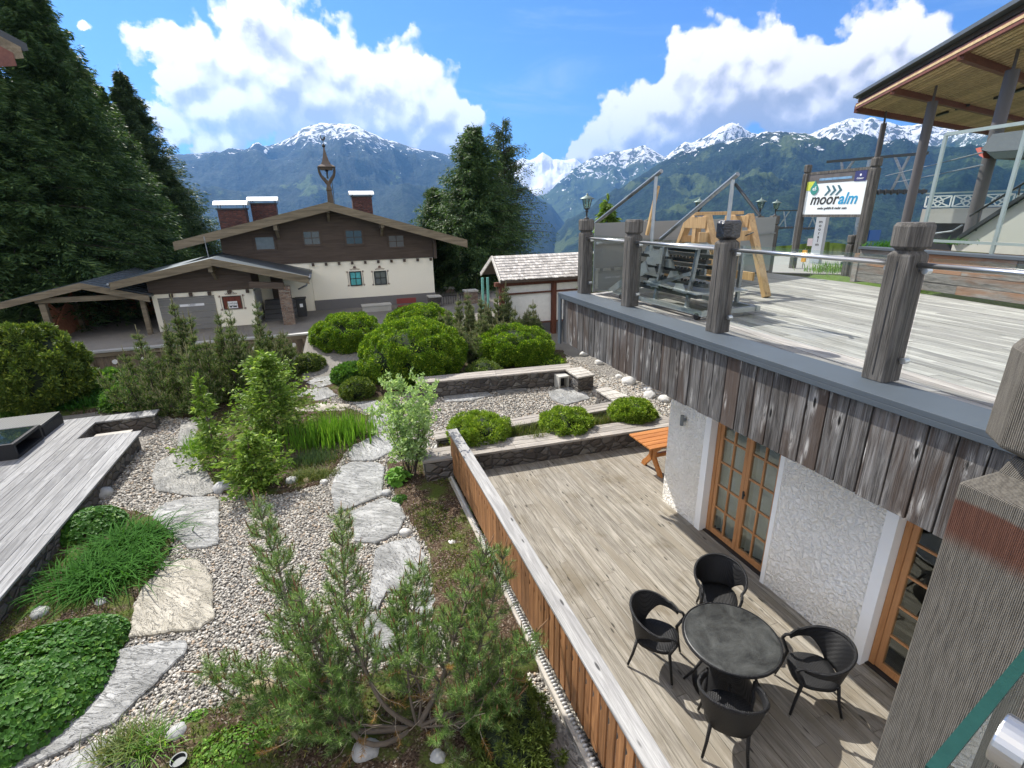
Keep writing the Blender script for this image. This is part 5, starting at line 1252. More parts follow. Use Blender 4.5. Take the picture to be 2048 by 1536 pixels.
# ---- clipped bushes
def dome(name, label, loc, R, H, seed, n, L, W, mat, lump=.10, cat='bush', group=None, yr=1., inner=.86, flat=.55, clumps=170):
    rs = np.random.default_rng(seed); t = thing(name, label, cat, loc, group)
    def surf(u, v, k=1.):
        x = np.cos(u)*np.cos(v); y = np.sin(u)*np.cos(v); z = np.sin(v)
        lm = 1+lump*(fbm(x*2.6+seed, y*2.6+z*2.1, 4, seed)-.5)*2+lump*.8*(fbm(x*7+seed, y*7+z*7.3, 2, seed)-.5)
        return np.stack([x*R*lm*k, y*R*yr*lm*k, (H*flat+z*H*(1-flat)*lm*k) if False else np.where(z >= 0, H*.42+z*H*.58*lm*k, H*.42+z*H*.46)], -1), np.stack([x, y, z*R/H*1.2], -1)
    nc = clumps; uc = rs.random(nc)*2*np.pi; vc = np.arcsin(rs.random(nc)*1.75-.75); Pc0, Nc = surf(uc, vc, .90); ci = rs.integers(0, nc, n); rc = (R*(1.9/math.sqrt(nc)))*(.7+.6*rs.random(nc))
    q = unit(rs.normal(size=(n, 3))+unit(Nc)[ci]*1.1); P = Pc0[ci]+q*rc[ci][:, None]*(1-.25*rs.random(n)**2)[:, None]
    nn = q*.8+rs.normal(size=(n, 3))*.6; P[:, 2] = np.maximum(P[:, 2], .01)
    V_, F_ = kites(P, nn, L*(.6+.8*rs.random(n)), W*(.7+.6*rs.random(n)), rs); place_mesh('foliage', V_, F_, mat, t)
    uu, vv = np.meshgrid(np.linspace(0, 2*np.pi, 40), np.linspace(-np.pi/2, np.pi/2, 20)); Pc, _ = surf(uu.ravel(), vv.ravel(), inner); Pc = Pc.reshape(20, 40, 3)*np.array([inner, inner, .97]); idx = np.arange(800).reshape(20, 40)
    Fc = np.stack([idx[:-1, :-1], idx[:-1, 1:], idx[1:, 1:], idx[1:, :-1]], -1).reshape(-1, 4); place_mesh('dark_core', Pc.reshape(-1, 3), Fc, CORE, t, True)  # solid dark core added to block see-through, coloured like the shade inside
    return t
def dome_px(px, pyb, pyt, hw, label, seed, **kw):
    g = Z(px, pyb, kw.pop('z', GZ)); dep = (g-Vector((0, 0, EYE))).dot(_F); R = hw*dep/1000; yc = g.y+R*.75; dep2 = dep*(yc/g.y); R = hw*dep2/1000; c = Y(px, pyt+hw*.06, yc)
    return dome(kw.pop('name', 'clipped_bush'), label, (c.x, yc, g.z), R, c.z-g.z, seed, **kw)
GC = 'large clipped yellow green bushes'
kw = dict(n=60000, L=.068, W=.028, mat=GLOBE, group=GC, clumps=260)
dome_px(690, 722, 626, 69, 'clipped bush at the left, beside the timber retaining wall', 11, **kw)
dome_px(820, 776, 640, 102, 'largest clipped bush, standing in front of the other domes', 12, **{**kw, 'n': 90000})
dome_px(836, 705, 608, 71, 'clipped bush rising behind the largest one', 13, **kw)
dome_px(1026, 738, 652, 77, 'clipped bush at the right, near the dark board cladding', 14, **{**kw, 'n': 52000})
dome_px(617, 750, 707, 29, 'small dark clipped bush below the retaining wall', 15, **{**kw, 'n': 6000, 'group': None, 'mat': YEW})
dome_px(700, 770, 730, 34, 'small round leafy bush touching the left foot of the largest dome', 16, **{**kw, 'n': 7000, 'group': None, 'mat': BROAD, 'W': .09, 'L': .12})
dome_px(712, 803, 757, 33, 'small dark pointed shrub between the flagstones and the largest dome', 17, **{**kw, 'n': 6000, 'group': None, 'mat': YEW})
dome_px(965, 765, 722, 35, 'low brownish juniper between the largest and the right hand dome', 18, **{**kw, 'n': 3500, 'group': None, 'mat': YEW, 'lump': .3, 'name': 'juniper'})
dome_px(1090, 738, 715, 40, 'flat green ground shrub at the foot of the right hand dome', 19, **{**kw, 'n': 3500, 'group': None, 'mat': GLOBE, 'lump': .3, 'name': 'low_shrub'})
GS = 'cushion shrubs in the bench bed'
for px, b, tp, hw, sd, lb in ((954, 893, 837, 59, 31, 'low yellow green cushion shrub nearest the board fence'), (1131, 874, 822, 47, 32, 'low yellow green cushion shrub in the middle of the bench bed'), (1266, 852, 804, 43, 33, 'low yellow green cushion shrub nearest the picnic table')):
    dome_px(px, b, tp, hw, lb, sd, n=12000, L=.07, W=.024, mat=CUSH, lump=.22, clumps=130, group=GS, z=.3, name='cushion_shrub')
# left hedge mass
dome_px(40, 838, 655, 92, 'large dark yew bush at the left edge above the grey deck', 41, n=40000, L=.12, W=.045, mat=YEW, lump=.3, clumps=330, name='yew_bush')
dome_px(190, 792, 752, 56, 'low bright green leafy hedge below the retaining wall', 42, n=7000, L=.13, W=.11, mat=BROAD, lump=.2, name='low_hedge')
dome_px(20, 842, 812, 40, 'bright green perennial patch at the left edge behind the lounge block', 43, n=3000, L=.12, W=.09, mat=BROAD, lump=.3, name='perennial')
dome_px(252, 822, 770, 42, 'leafy green shrub at the edge of the plank walkway', 44, n=5000, L=.11, W=.06, mat=BROAD, lump=.3, name='leafy_shrub')
j = Z(1035, 1500, GZ); dome('juniper', 'dense dark green juniper mat at the right foot of the mountain pine', (j.x-.02, j.y+.1, GZ), .42, .42, 45, 16000, .055, .014, leafmat('juniper_leaves', (.04, .07, .012), (.12, .16, .03), trans=.2), .25, 'bush', yr=1.6)
# ---- silvery deciduous shrub
g = Z(822, 955, GZ); t = thing('willow_shrub', 'airy multi stemmed shrub with pale silvery green leaves beside the fence end', 'shrub', (g.x, g.y, GZ))
rs = np.random.default_rng(51); m = MB(); P = []; top = Y(822, 778, g.y).z
for k in range(13):
    a = rs.random()*6.28; sp = .80*math.sqrt(rs.random()); hh = (top-GZ)*(.78+.25*rs.random()); e = np.array([g.x+sp*math.cos(a), g.y+sp*math.sin(a), GZ+hh])
    b = np.array([g.x+rs.normal()*.07, g.y+rs.normal()*.07, GZ]); mid = b*.5+e*.5+np.array([rs.normal()*.06, rs.normal()*.06, -.1]); q = np.linspace(0, 1, 8)[:, None]; pts = b*(1-q)**2+2*mid*q*(1-q)+e*q*q
    m.tube(pts, [.013*(1-.8*i/7) for i in range(8)], 5, cap=False)
    for j_ in range(24):
        i = rs.integers(2, 8); tw_ = curve(pts[i], (rs.normal(), rs.normal(), .5), .18+.2*rs.random(), .08, rs, 4); m.tube(tw_, [.004, .003, .002, .0015, .001], 3, cap=False); P += [tw_[x]+rs.normal(size=3)*.02 for x in (1, 2, 3, 4, 4) for _ in range(4)]
P = np.array(P); n = len(P); V_, F_ = kites(P, rs.normal(size=(n, 3))+[0, 0, .6], .075*(.6+.8*rs.random(n)), .040, rs)
arr_mesh('leaves', V_, F_, SILV, t); m.build('stems', BARKD, t, smooth=True)
# ---- blades
def blades(P, H, W, rs, lean=.4, curl=.5, seg=4):
    n = len(P); a = rs.random(n)*2*np.pi; d = np.stack([np.cos(a), np.sin(a), np.zeros(n)], 1); s = np.stack([-np.sin(a), np.cos(a), np.zeros(n)], 1); H = H*(.6+.6*rs.random(n)); ln = lean*(.3+rs.random(n)); V_ = []
    for k in range(seg+1):
        t = k/seg; out = (ln*t+curl*ln*t*t)[:, None]*H[:, None]; up = (H*(t-.55*curl*ln*t*t*t*1.6))[:, None]; w = W*(1-t**1.8)*.5+.0004
        c = P+d*out+np.array([0, 0, 1.])*up; V_ += [c-s*w, c+s*w]
    V_ = np.stack(V_, 1).reshape(-1, 3); k2 = 2*(seg+1); b = np.arange(n)[:, None]*k2; F_ = np.concatenate([np.stack([b[:, 0]+2*k, b[:, 0]+2*k+1, b[:, 0]+2*k+3, b[:, 0]+2*k+2], 1) for k in range(seg)])
    return V_, F_
def tuft(name, label, px, py, rx, ry, n, H, W, mat, lean=.4, curl=.5, cat='plant', group=None, z=GZ, seed=1):
    rs = np.random.default_rng(seed+int(px)); g = Z(px, py, z); t = thing(name, label, cat, (g.x, g.y, z), group)
    P = np.stack([rs.normal(size=n)*rx*.5, rs.normal(size=n)*ry*.5, np.zeros(n)], 1); V_, F_ = blades(P, H, W, rs, lean, curl); place_mesh('blades', V_, F_, mat, t); return t
tuft('iris_clump', 'tall bright green iris blades right of the young spruces', 665, 882, .95, .55, 900, .62, .028, GRASS, .18, .3)
tuft('iris_clump', 'short dark bluish tufts in front of the tall iris blades', 625, 925, .6, .35, 700, .26, .012, leafmat('blue_tuft', (.03, .07, .035), (.10, .15, .07), trans=.3), .3, .3)
tuft('grass_tuft', 'mossy yellow green tuft at the front right edge of the island', 620, 958, .5, .22, 900, .20, .010, MOSS, .5, .6)
tuft('grass_tuft', 'green grass tuft at the left edge of the island beside the flagstone', 400, 900, .35, .5, 500, .38, .014, GRASS, .3, .5)
tuft('daylily', 'upper daylily clump with arching dark green blades beside the grey deck', 265, 1095, .50, .38, 620, .46, .026, LILY, .75, 1.)
tuft('daylily', 'lower daylily clump with arching dark green blades above the cream flagstone', 205, 1160, .60, .42, 760, .48, .026, LILY, .75, 1.)
tuft('daylily', 'small daylily clump at the end of the lounge block', 165, 815, .8, .5, 300, .5, .03, LILY, .7, .9)
tuft('daylily', 'pale daylily clump near the plank walkway', 245, 818, .4, .3, 160, .4, .025, GRASS, .7, .9)
tuft('grass_tuft', 'yellowish grass tuft at the bottom edge between the flagstones', 250, 1500, .28, .16, 420, .26, .010, MOSS, .6, .8)
tuft('grass_tuft', 'fresh green grass tuft at the bottom edge left of the pine', 300, 1505, .22, .12, 120, .30, .012, GRASS, .7, .9)
for i, (px, py) in enumerate(((1030, 868), (1065, 866), (1195, 850), (1215, 845), (1075, 880))): tuft('sedge', ['brown green sedge right of the first cushion shrub', 'taller brown green sedge in the middle of the bench bed', 'thin sedge right of the middle cushion shrub', 'thin sedge left of the last cushion shrub', 'low sedge at the edge of the front bench seat'][i], px, py, .22, .12, 90, .30, .010, MOSS, .4, .5, z=.3)
tuft('grass_tuft', 'grass growing beyond the terrace edge below the signboard', 1660, 545, .8, .5, 300, .3, .02, GRASS, .4, .4, z=3.45)
# ---- round leaved mounds
def mound(name, label, px, py, rx, ry, H, n, ls, mat, seed, cat='plant'):
    rs = np.random.default_rng(seed); g = Z(px, py, GZ); t = thing(name, label, cat, (g.x, g.y, GZ)); r = np.sqrt(rs.random(n)); a = rs.random(n)*6.28
    x = r*np.cos(a)*rx; y = r*np.sin(a)*ry; z = H*np.sqrt(np.maximum(1-r**2.6, .02))*(.75+.45*fbm(x*3+9, y*3+5, 3, seed))-rs.random(n)**2*.10
    N = unit(np.stack([x/rx*.7, y/ry*.7, np.ones(n)*.9], 1)+rs.normal(size=(n, 3))*.28); U = unit(np.cross(N, rs.normal(size=(n, 3)))); W_ = np.cross(N, U); k = 10; s = ls*(.6+.6*rs.random(n)); V_ = []
    C_ = np.stack([x, y, np.maximum(z, .03)], 1)
    for q in range(k):
        an = 2*np.pi*q/k; rad = s*(1. if q % 2 == 0 else .80)*(.35 if q == 0 else 1); V_.append(C_+U*(np.cos(an)*rad)[:, None]+W_*(np.sin(an)*rad)[:, None]+N*(s*.22)[:, None])
    V_.append(C_); V_ = np.stack(V_, 1).reshape(-1, 3); b = np.arange(n)*(k+1); F_ = np.concatenate([np.stack([b+q, b+(q+1) % k, b+k], 1) for q in range(k)])
    place_mesh('leaves', V_, F_, mat, t); return t
MANT = leafmat('mantle_leaves', (.020, .080, .008), (.060, .17, .016), (.12, .25, .03), trans=.25)
mound('ladys_mantle', 'large mound of lobed green leaves in the lower left corner', 40, 1395, .95, 1.15, .40, 6500, .038, MANT, 61)
mound('ladys_mantle', 'round mound of lobed green leaves beside the cream flagstone', 185, 1290, .42, .40, .34, 1700, .036, MANT, 62)
mound('ladys_mantle', 'mound of lobed green leaves against the edge of the grey deck', 175, 1062, .62, .55, .38, 2400, .038, MANT, 63)
mound('ground_ivy', 'low fresh green creeping plants left of the mountain pine', 470, 1500, .50, .34, .09, 1500, .022, GRASS, 64)
mound('ground_ivy', 'small green creeping patch beside the flower pot', 395, 1440, .16, .10, .08, 260, .02, GRASS, 65)
mound('small_shrub', 'tiny dark green shrub in the strip between path and fence', 800, 1003, .17, .14, .14, 500, .016, MANT, 66)
mound('hosta', 'hosta with broad ribbed green leaves at the foot of the silvery shrub', 795, 965, .30, .26, .26, 60, .10, leafmat('hosta_leaves', (.07, .20, .02), (.17, .34, .04), trans=.3), 67)
# ================================================================== garden floor: beds, flagstones, pebbles, boulders
def poly_px(pts, z): return [tuple(Z(x, y, z))[:2] for x, y in pts]
def inpoly(x, y, poly):
    c = np.zeros(len(x), bool); j = len(poly)-1
    for i in range(len(poly)):
        xi, yi = poly[i]; xj, yj = poly[j]; hit = ((yi > y) != (yj > y)) & (x < (xj-xi)*(y-yi)/(yj-yi+1e-12)+xi); c ^= hit; j = i
    return c
def soil_mat():
    m, T = newmat('bed_soil'); p = T.n('NewGeometry').outputs['Position']; n = T.noise(p, 1.6, 7, .65); n2 = T.noise(p, 30., 5, .75)
    ch = T.n('TexVoronoi', {'Vector': p, 'Scale': 55.}, feature='F1'); r = T.n('SeparateColor', {0: ch.outputs['Color']}).outputs[0]
    c = T.ramp(r, [(0, (.03, .02, .013)), (.6, (.075, .05, .033)), (.9, (.14, .10, .07)), (1, (.25, .22, .18))])
    ms = T.mix(n2, (.035, .055, .012, 1), (.12, .15, .035, 1)); c = T.mix(T.smooth(T.m('ADD', n, T.m('MULTIPLY', n2, .3)), .62, .76), c, ms)
    b = T.n('BsdfPrincipled', {'Base Color': c, 'Roughness': .95, 'Specular IOR Level': .1}); T.nt.links.new(bump(T, T.m('ADD', T.m('MULTIPLY', n2, .6), r), 1., .02), b.inputs['Normal']); outp(T, b); return m
SOIL = soil_mat()
BEDS = [('island', [(385,890),(410,960),(440,988),(560,990),(640,970),(668,942),(700,895),(750,872),(742,835),(660,806),(560,795),(470,822),(400,850)], 0.),
 ('left', [(200,1010),(330,1040),(345,1100),(272,1200),(256,1290),(200,1340),(60,1430),(0,1500),(-260,1650),(-400,1500),(-60,1200),(100,1060)], 0.),
 ('strip', [(770,925),(905,925),(960,1050),(1010,1175),(1075,1300),(1090,1345),(1000,1360),(865,1240),(862,1110),(800,1010)], 0.),
 ('pine', [(375,1445),(470,1400),(600,1375),(850,1330),(1000,1365),(1060,1430),(1075,1536),(1060,1700),(220,1700),(290,1490)], 0.),
 ('hedge', [(-500,830),(120,832),(210,824),(318,820),(345,838),(600,828),(640,790),(600,745),(560,735),(0,752),(-500,770)], 0.),
 ('domes', [(600,755),(640,740),(600,716),(900,690),(1130,700),(1135,735),(830,757),(835,782),(740,812),(690,800)], 0.)]
bedp = []
for nm, pts, _ in BEDS:
    P = poly_px(pts, GZ); bedp.append(P); xs = [p[0] for p in P]; ys = [p[1] for p in P]; st = .07 if nm not in ('hedge', 'domes') else .2
    gx_, gy_ = np.meshgrid(np.arange(min(xs), max(xs), st), np.arange(min(ys), max(ys), st)); ins = inpoly(gx_.ravel(), gy_.ravel(), P).reshape(gx_.shape)
    rs = np.random.default_rng(3); z = GZ+.012+.10*np.minimum(fbm(gx_*.9, gy_*.9, 4, 8), 1)*.6+.02*fbm(gx_*9, gy_*9, 2, 4); z = np.where(ins, z, GZ-.04)
    a, b = z.shape; idx = np.arange(a*b).reshape(a, b); k = ins[:-1, :-1] | ins[1:, :-1] | ins[1:, 1:] | ins[:-1, 1:]; F_ = np.stack([idx[:-1, :-1], idx[:-1, 1:], idx[1:, 1:], idx[1:, :-1]], -1)[k]
    tag(arr_mesh('garden_bed', np.stack([gx_, gy_, z], -1).reshape(-1, 3), F_, SOIL, smooth=True), kind='structure')
MB().prism([(1.80, 9.80, -.1), (7.25, 9.45, -.1), (7.25, 10.36, -.1), (1.80, 10.22, -.1)], (0, 0, .40)).build('garden_bed', SOIL)['kind'] = 'structure'
# low weeds over the beds
rs = np.random.default_rng(12); PP = []
for P, dn_ in zip(bedp, (900, 500, 900, 700, 120, 60)):
    xs = [p[0] for p in P]; ys = [p[1] for p in P]; ar = (max(xs)-min(xs))*(max(ys)-min(ys)); n = min(int(ar*dn_), 40000); x = rs.uniform(min(xs), max(xs), n); y = rs.uniform(max(min(ys), 1.), max(ys), n)
    k = inpoly(x, y, P) & (fbm(x*1.7, y*1.7, 4, 31) > .50); PP.append(np.stack([x[k], y[k], GZ+.03+.04*rs.random(k.sum())], 1))
x = rs.uniform(1.8, 7.2, 2500); y = rs.uniform(9.7, 10.3, 2500); PP.append(np.stack([x, y, np.full(2500, .30)], 1))
PP = np.concatenate(PP); n = len(PP); V_, F_ = kites(PP, rs.normal(size=(n, 3))*.6+[0, 0, .8], .055*(.5+rs.random(n)), .018, rs)
tag(arr_mesh('ground_cover', V_, F_, MOSS), 'patchy moss and low weeds over the garden beds', 'ground cover', kind='stuff')
def flag_mat(name, ca, cb):
    m, T = newmat(name); tc = T.n('TexCoord').outputs['Object']; oi = T.n('ObjectInfo').outputs['Random']
    p = T.vm('ADD', tc, T.n('CombineXYZ', {0: T.m('MULTIPLY', oi, 50.), 1: T.m('MULTIPLY', oi, 23.)}).outputs[0])
    pr = T.n('VectorRotate', {'Vector': p, 'Angle': T.m('MULTIPLY', oi, 2.)}, rotation_type='Z_AXIS').outputs[0]
    wv = T.noise(T.vm('MULTIPLY', pr, (1.6, 5.5, 1)), 1.6, 8, .66, 1.1); n2 = T.noise(p, 2.0, 5, .6); n3 = T.noise(p, 70., 4, .75)
    rid = T.m('ABSOLUTE', T.m('SUBTRACT', wv, .5)); cr = T.smooth(rid, 0., .016)
    c = T.mix(T.smooth(T.m('ADD', T.m('MULTIPLY', wv, .35), T.m('MULTIPLY', n2, .75)), .38, .72), c4(ca), c4(cb)); c = T.mix(.45, c, T.mix(n3, (.45, .45, .45, 1), (1.25, 1.25, 1.25, 1)), 'MULTIPLY'); c = T.mix(T.m('MULTIPLY', T.m('MULTIPLY', T.m('SUBTRACT', 1., cr), T.smooth(n2, .45, .6)), .6), c, (.07, .068, .06, 1))
    b = T.n('BsdfPrincipled', {'Base Color': c, 'Roughness': .62, 'Specular IOR Level': .4}); st = T.m('MULTIPLY', T.m('FLOOR', T.m('MULTIPLY', wv, 14.)), .07)
    T.nt.links.new(bump(T, T.m('ADD', T.m('ADD', T.m('MULTIPLY', wv, 1.2), st), T.m('ADD', T.m('MULTIPLY', cr, .35), T.m('MULTIPLY', n3, .12))), 1., .03), b.inputs['Normal']); outp(T, b); return m
FL_G = flag_mat('flagstone_grey', (.20, .20, .19), (.42, .42, .405)); FL_C = flag_mat('flagstone_cream', (.27, .245, .19), (.50, .46, .375)); FL_D = flag_mat('flagstone_dull', (.16, .16, .15), (.34, .33, .30))
ST = [([(372,1285),(378,1303),(345,1337),(300,1382),(232,1447),(150,1492),(60,1538),(-60,1590),(-120,1560),(-40,1500),(30,1455),(110,1410),(180,1350),(245,1302),(310,1288)], FL_G, 'large silver grey flagstone reaching the lower left edge'),
 ([(388,1120),(408,1132),(425,1160),(430,1240),(400,1262),(320,1270),(260,1278),(265,1235),(285,1180),(330,1140),(365,1122)], FL_C, 'cream coloured flagstone below the daylilies'),
 ([(430,997),(440,1004),(438,1092),(410,1098),(380,1102),(350,1075),(300,1035),(330,1010),(375,998)], FL_G, 'grey flagstone with a straight right edge beside the daylilies'),
 ([(385,903),(400,925),(425,960),(432,985),(400,998),(315,985),(303,955),(312,930),(345,912)], FL_D, 'rounded dark grey flagstone left of the garden island'),
 ([(362,848),(430,838),(425,868),(385,898),(355,895)], FL_D, 'small shaded flagstone between pine clump and island'),
 ([(697,911),(711,892),(755,872),(785,866),(800,893),(782,908),(747,924),(703,924)], FL_G, 'silver flagstone at the foot of the silvery shrub'),
 ([(668,961),(684,935),(703,927),(755,928),(770,937),(765,979),(766,992),(724,1011),(671,1030),(662,985)], FL_G, 'broad silver flagstone with wavy ridges in the middle of the path'),
 ([(702,1026),(766,999),(800,1012),(811,1039),(796,1069),(751,1091),(710,1086)], FL_G, 'five sided flagstone next down the path from the wavy one'),
 ([(751,1101),(785,1086),(830,1078),(845,1102),(854,1121),(841,1155),(811,1185),(774,1188),(755,1224),(738,1220)], FL_G, 'bright flagstone showing between the tips of the mountain pine'),
 ([(822,1226),(850,1198),(875,1192),(885,1222),(850,1237)], FL_G, 'small flagstone seen through the pine'),
 ([(735,1232),(800,1240),(850,1250),(840,1300),(760,1320),(720,1290)], FL_G, 'flagstone mostly hidden by the stems of the pine'),
 ([(1036,1369),(1078,1380),(1110,1429),(1180,1536),(1220,1640),(1040,1640),(1072,1536),(1068,1440)], FL_D, 'long flagstone along the fence at the bottom edge'),
 ([(-60,1625),(60,1560),(150,1512),(215,1480),(240,1490),(230,1520),(180,1560),(80,1640)], FL_G, 'flagstone slab cut by the bottom edge of the photo'),
 ([(707,808),(755,803),(778,824),(740,832)], FL_G, 'small flagstone above the iris blades'), ([(735,838),(776,829),(786,847),(755,858),(738,852)], FL_G, 'small flagstone right of the iris blades'),
 ([(748,860),(790,848),(800,862),(760,869)], FL_G, 'narrow flagstone at the top of the curved path'),
 ([(575,795),(612,782),(656,777),(674,793),(640,803),(610,808)], FL_G, 'flagstone above the young spruces'), ([(612,768),(640,752),(662,748),(674,768),(640,777)], FL_G, 'sunlit flagstone below the small dark clipped bush'),
 ([(555,808),(600,812),(650,808),(700,812),(690,824),(600,826)], FL_C, 'flat long flagstone behind the iris blades'),
 ([(886,792),(920,780),(965,780),(985,793),(940,804),(890,806)], FL_G, 'flagstone at the left end of the pebble patio'), ([(1096,786),(1130,777),(1162,777),(1180,800),(1131,812),(1104,802)], FL_G, 'flagstone at the right end of the pebble patio'),
 ([(988,782),(1050,774),(1055,783),(1000,790)], FL_D, 'narrow flagstone under the dark bench wall'), ([(120,808),(190,790),(225,795),(205,806),(150,815)], FL_C, 'pale flagstone below the leafy hedge')]
stp = []; rs = np.random.default_rng(77)
for i, (pts, mt, lb) in enumerate(ST):
    P = [Vector(p) for p in poly_px(pts, GZ)]; c = sum(P, Vector((0, 0)))/len(P); big = max((p-c).length for p in P)
    # roughen the outline
    Q = []
    for k in range(len(P)):
        a, b = P[k], P[(k+1) % len(P)]; n = max(2, int((b-a).length/.07))
        for j_ in range(n):
            q = a.lerp(b, j_/n); nn = Vector((b.y-a.y, a.x-b.x)).normalized(); Q.append(q+nn*float(rs.normal()*.009))
    stp.append([(q.x, q.y) for q in Q]); t0_, t1_ = GZ-.03, GZ+.055
    top = [(q.x, q.y, t1_-.012+float(rs.normal()*.003)) for q in Q]; ins = [(c.x+(q.x-c.x)*(1-.022/max((q-c).length, .1)), c.y+(q.y-c.y)*(1-.022/max((q-c).length, .1)), t1_) for q in Q]; bot = [(q.x, q.y, t0_) for q in Q]; n = len(Q)
    m = MB(); m.v = bot+top+ins; m.f = [(k, (k+1) % n, n+(k+1) % n, n+k) for k in range(n)]+[(n+k, n+(k+1) % n, 2*n+(k+1) % n, 2*n+k) for k in range(n)]+[tuple(range(2*n, 3*n))]
    o = thing('flagstone', lb, 'flagstone', (c.x, c.y, GZ), 'flagstones of the garden path') if False else None
    me = bpy.data.meshes.new('flagstone'); me.from_pydata([(x-c.x, y-c.y, z-GZ) for x, y, z in m.v], [], m.f); me.update(); fix_normals(me); ob = finish('flagstone', me, mt); ob.location = (c.x, c.y, GZ); tag(ob, lb, 'flagstone', 'flagstones in the gravel')
# pebbles
ico = bmesh.new(); bmesh.ops.create_icosphere(ico, subdivisions=1, radius=1); iv = np.array([v.co[:] for v in ico.verts]); if_ = np.array([[v.index for v in f.verts] for f in ico.faces]); ico.free()
def pebbles(name, label, n, x0, x1, y0, y1, smin, smax, mat, z=GZ, keep=None, seed=5):
    rs = np.random.default_rng(seed); x = rs.uniform(x0, x1, n); y = rs.uniform(y0, y1, n); k = np.ones(n, bool)
    if keep is not None: k &= keep(x, y)
    x = x[k]; y = y[k]; n = len(x); s = (smin+(smax-smin)*rs.random(n)**2)/2; e = np.stack([s*(1+.5*rs.random(n)), s, s*(.45+.25*rs.random(n))], 1); a = rs.random(n)*6.28
    V_ = iv[None]*e[:, None]*(1+.12*rs.normal(size=(n, len(iv), 1))); tl = rs.normal(size=n)*.35; y_, z_ = V_[..., 1].copy(), V_[..., 2].copy(); V_[..., 1] = y_*np.cos(tl)[:, None]-z_*np.sin(tl)[:, None]; V_[..., 2] = y_*np.sin(tl)[:, None]+z_*np.cos(tl)[:, None]
    x_, y_ = V_[..., 0].copy(), V_[..., 1].copy(); V_[..., 0] = x_*np.cos(a)[:, None]-y_*np.sin(a)[:, None]+x[:, None]; V_[..., 1] = x_*np.sin(a)[:, None]+y_*np.cos(a)[:, None]+y[:, None]; V_[..., 2] += (z+s*.25+rs.random(n)*.014)[:, None]
    F_ = (if_[None]+(np.arange(n)*len(iv))[:, None, None]).reshape(-1, 3); return tag(arr_mesh(name, V_.reshape(-1, 3), F_, mat, smooth=True), label, 'gravel', kind='stuff')
def peb_mat():
    m, T = newmat('pebble_stone'); isl = T.n('NewGeometry').outputs['Random Per Island']; tc = T.n('TexCoord').outputs['Object']
    c = T.ramp(isl, [(0, (.10, .095, .085)), (.2, (.22, .205, .18)), (.5, (.345, .32, .275)), (.8, (.45, .42, .365)), (1, (.60, .57, .51))]); wn = T.n('TexWhiteNoise', {'W': isl}, noise_dimensions='1D').outputs['Value']
    c = T.mix(T.smooth(wn, .86, .9), c, (.38, .30, .22, 1)); c = T.mix(.4, c, T.mix(T.noise(tc, 45., 3), (.6, .6, .6, 1), (1.2, 1.2, 1.2, 1)), 'MULTIPLY')
    b = T.n('BsdfPrincipled', {'Base Color': c, 'Roughness': .7, 'Specular IOR Level': .35}); outp(T, b); return m
PB = peb_mat()
def keepf(x, y):
    k = np.ones(len(x), bool)
    for P in bedp[:4]: k &= ~inpoly(x, y, P)
    for P in stp[:13]:
        cx_ = sum(p[0] for p in P)/len(P); cy_ = sum(p[1] for p in P)/len(P); k &= ~inpoly(x, y, [(cx_+(p[0]-cx_)*.93, cy_+(p[1]-cy_)*.93) for p in P])
    return k
pebbles('gravel', 'pale rounded pebbles covering the near garden floor', 92000, -4.9, 1.86, 1.6, 10.6, .022, .050, PB, keep=keepf)
pebbles('gravel', 'pale rounded pebbles in the far garden and on the patio', 70000, -4.9, 8.4, 10.6, 17.6, .030, .066, PB, keep=lambda x, y: keepf(x, y) & ~inpoly(x, y, bedp[4]) & ~inpoly(x, y, bedp[5]) & ~((y < 10.9) & (x > 1.8) & (x < 6.8)), seed=6)
pebbles('gravel', 'pebbles on the strip under the dark board cladding', 9000, 7.2, 10, 9.6, 14, .04, .09, PB, seed=8)
# boulders
BO = plain('boulder_grey', (.36, .36, .35), .8, 0, .25, 5, bumps=.6, bscale=14, dirt=(.16, .16, .15)); BW = plain('boulder_white', (.48, .47, .44), .8, 0, .12, 5, bumps=.5, bscale=14, dirt=(.38, .36, .32)); BT = plain('boulder_tan', (.42, .33, .21), .8, 0, .15, 5, bumps=.5, bscale=14)
def boulder(px, py, hw, mat, label, seed, flat=.7, group=None, z=GZ, asp=1.):
    rs = np.random.default_rng(seed); b_ = bmesh.new(); bmesh.ops.create_icosphere(b_, subdivisions=3, radius=1); g = Z(px, py, z); dep = (g-Vector((0, 0, EYE))).dot(_F); r = hw*dep/1000; a = rs.random()*6
    for v in b_.verts:
        c = v.co; k = 1+.75*(fbm(np.array([c.x*1.2+seed]), np.array([c.y*1.2+c.z]), 3, seed)[0]-.5)+.20*(fbm(np.array([c.x*4+seed]), np.array([c.y*4+c.z*4]), 2, seed)[0]-.5); c *= k; x, y = c.x*asp, c.y; v.co = Vector(((x*math.cos(a)-y*math.sin(a))*r, (x*math.sin(a)+y*math.cos(a))*r, c.z*r*flat+r*flat*.45))
    me = bpy.data.meshes.new('boulder'); b_.to_mesh(me); b_.free(); ob = finish('boulder', me, mat, smooth=True); ob.location = (g.x, g.y+r*.6, z); tag(ob, label, 'boulder', group)
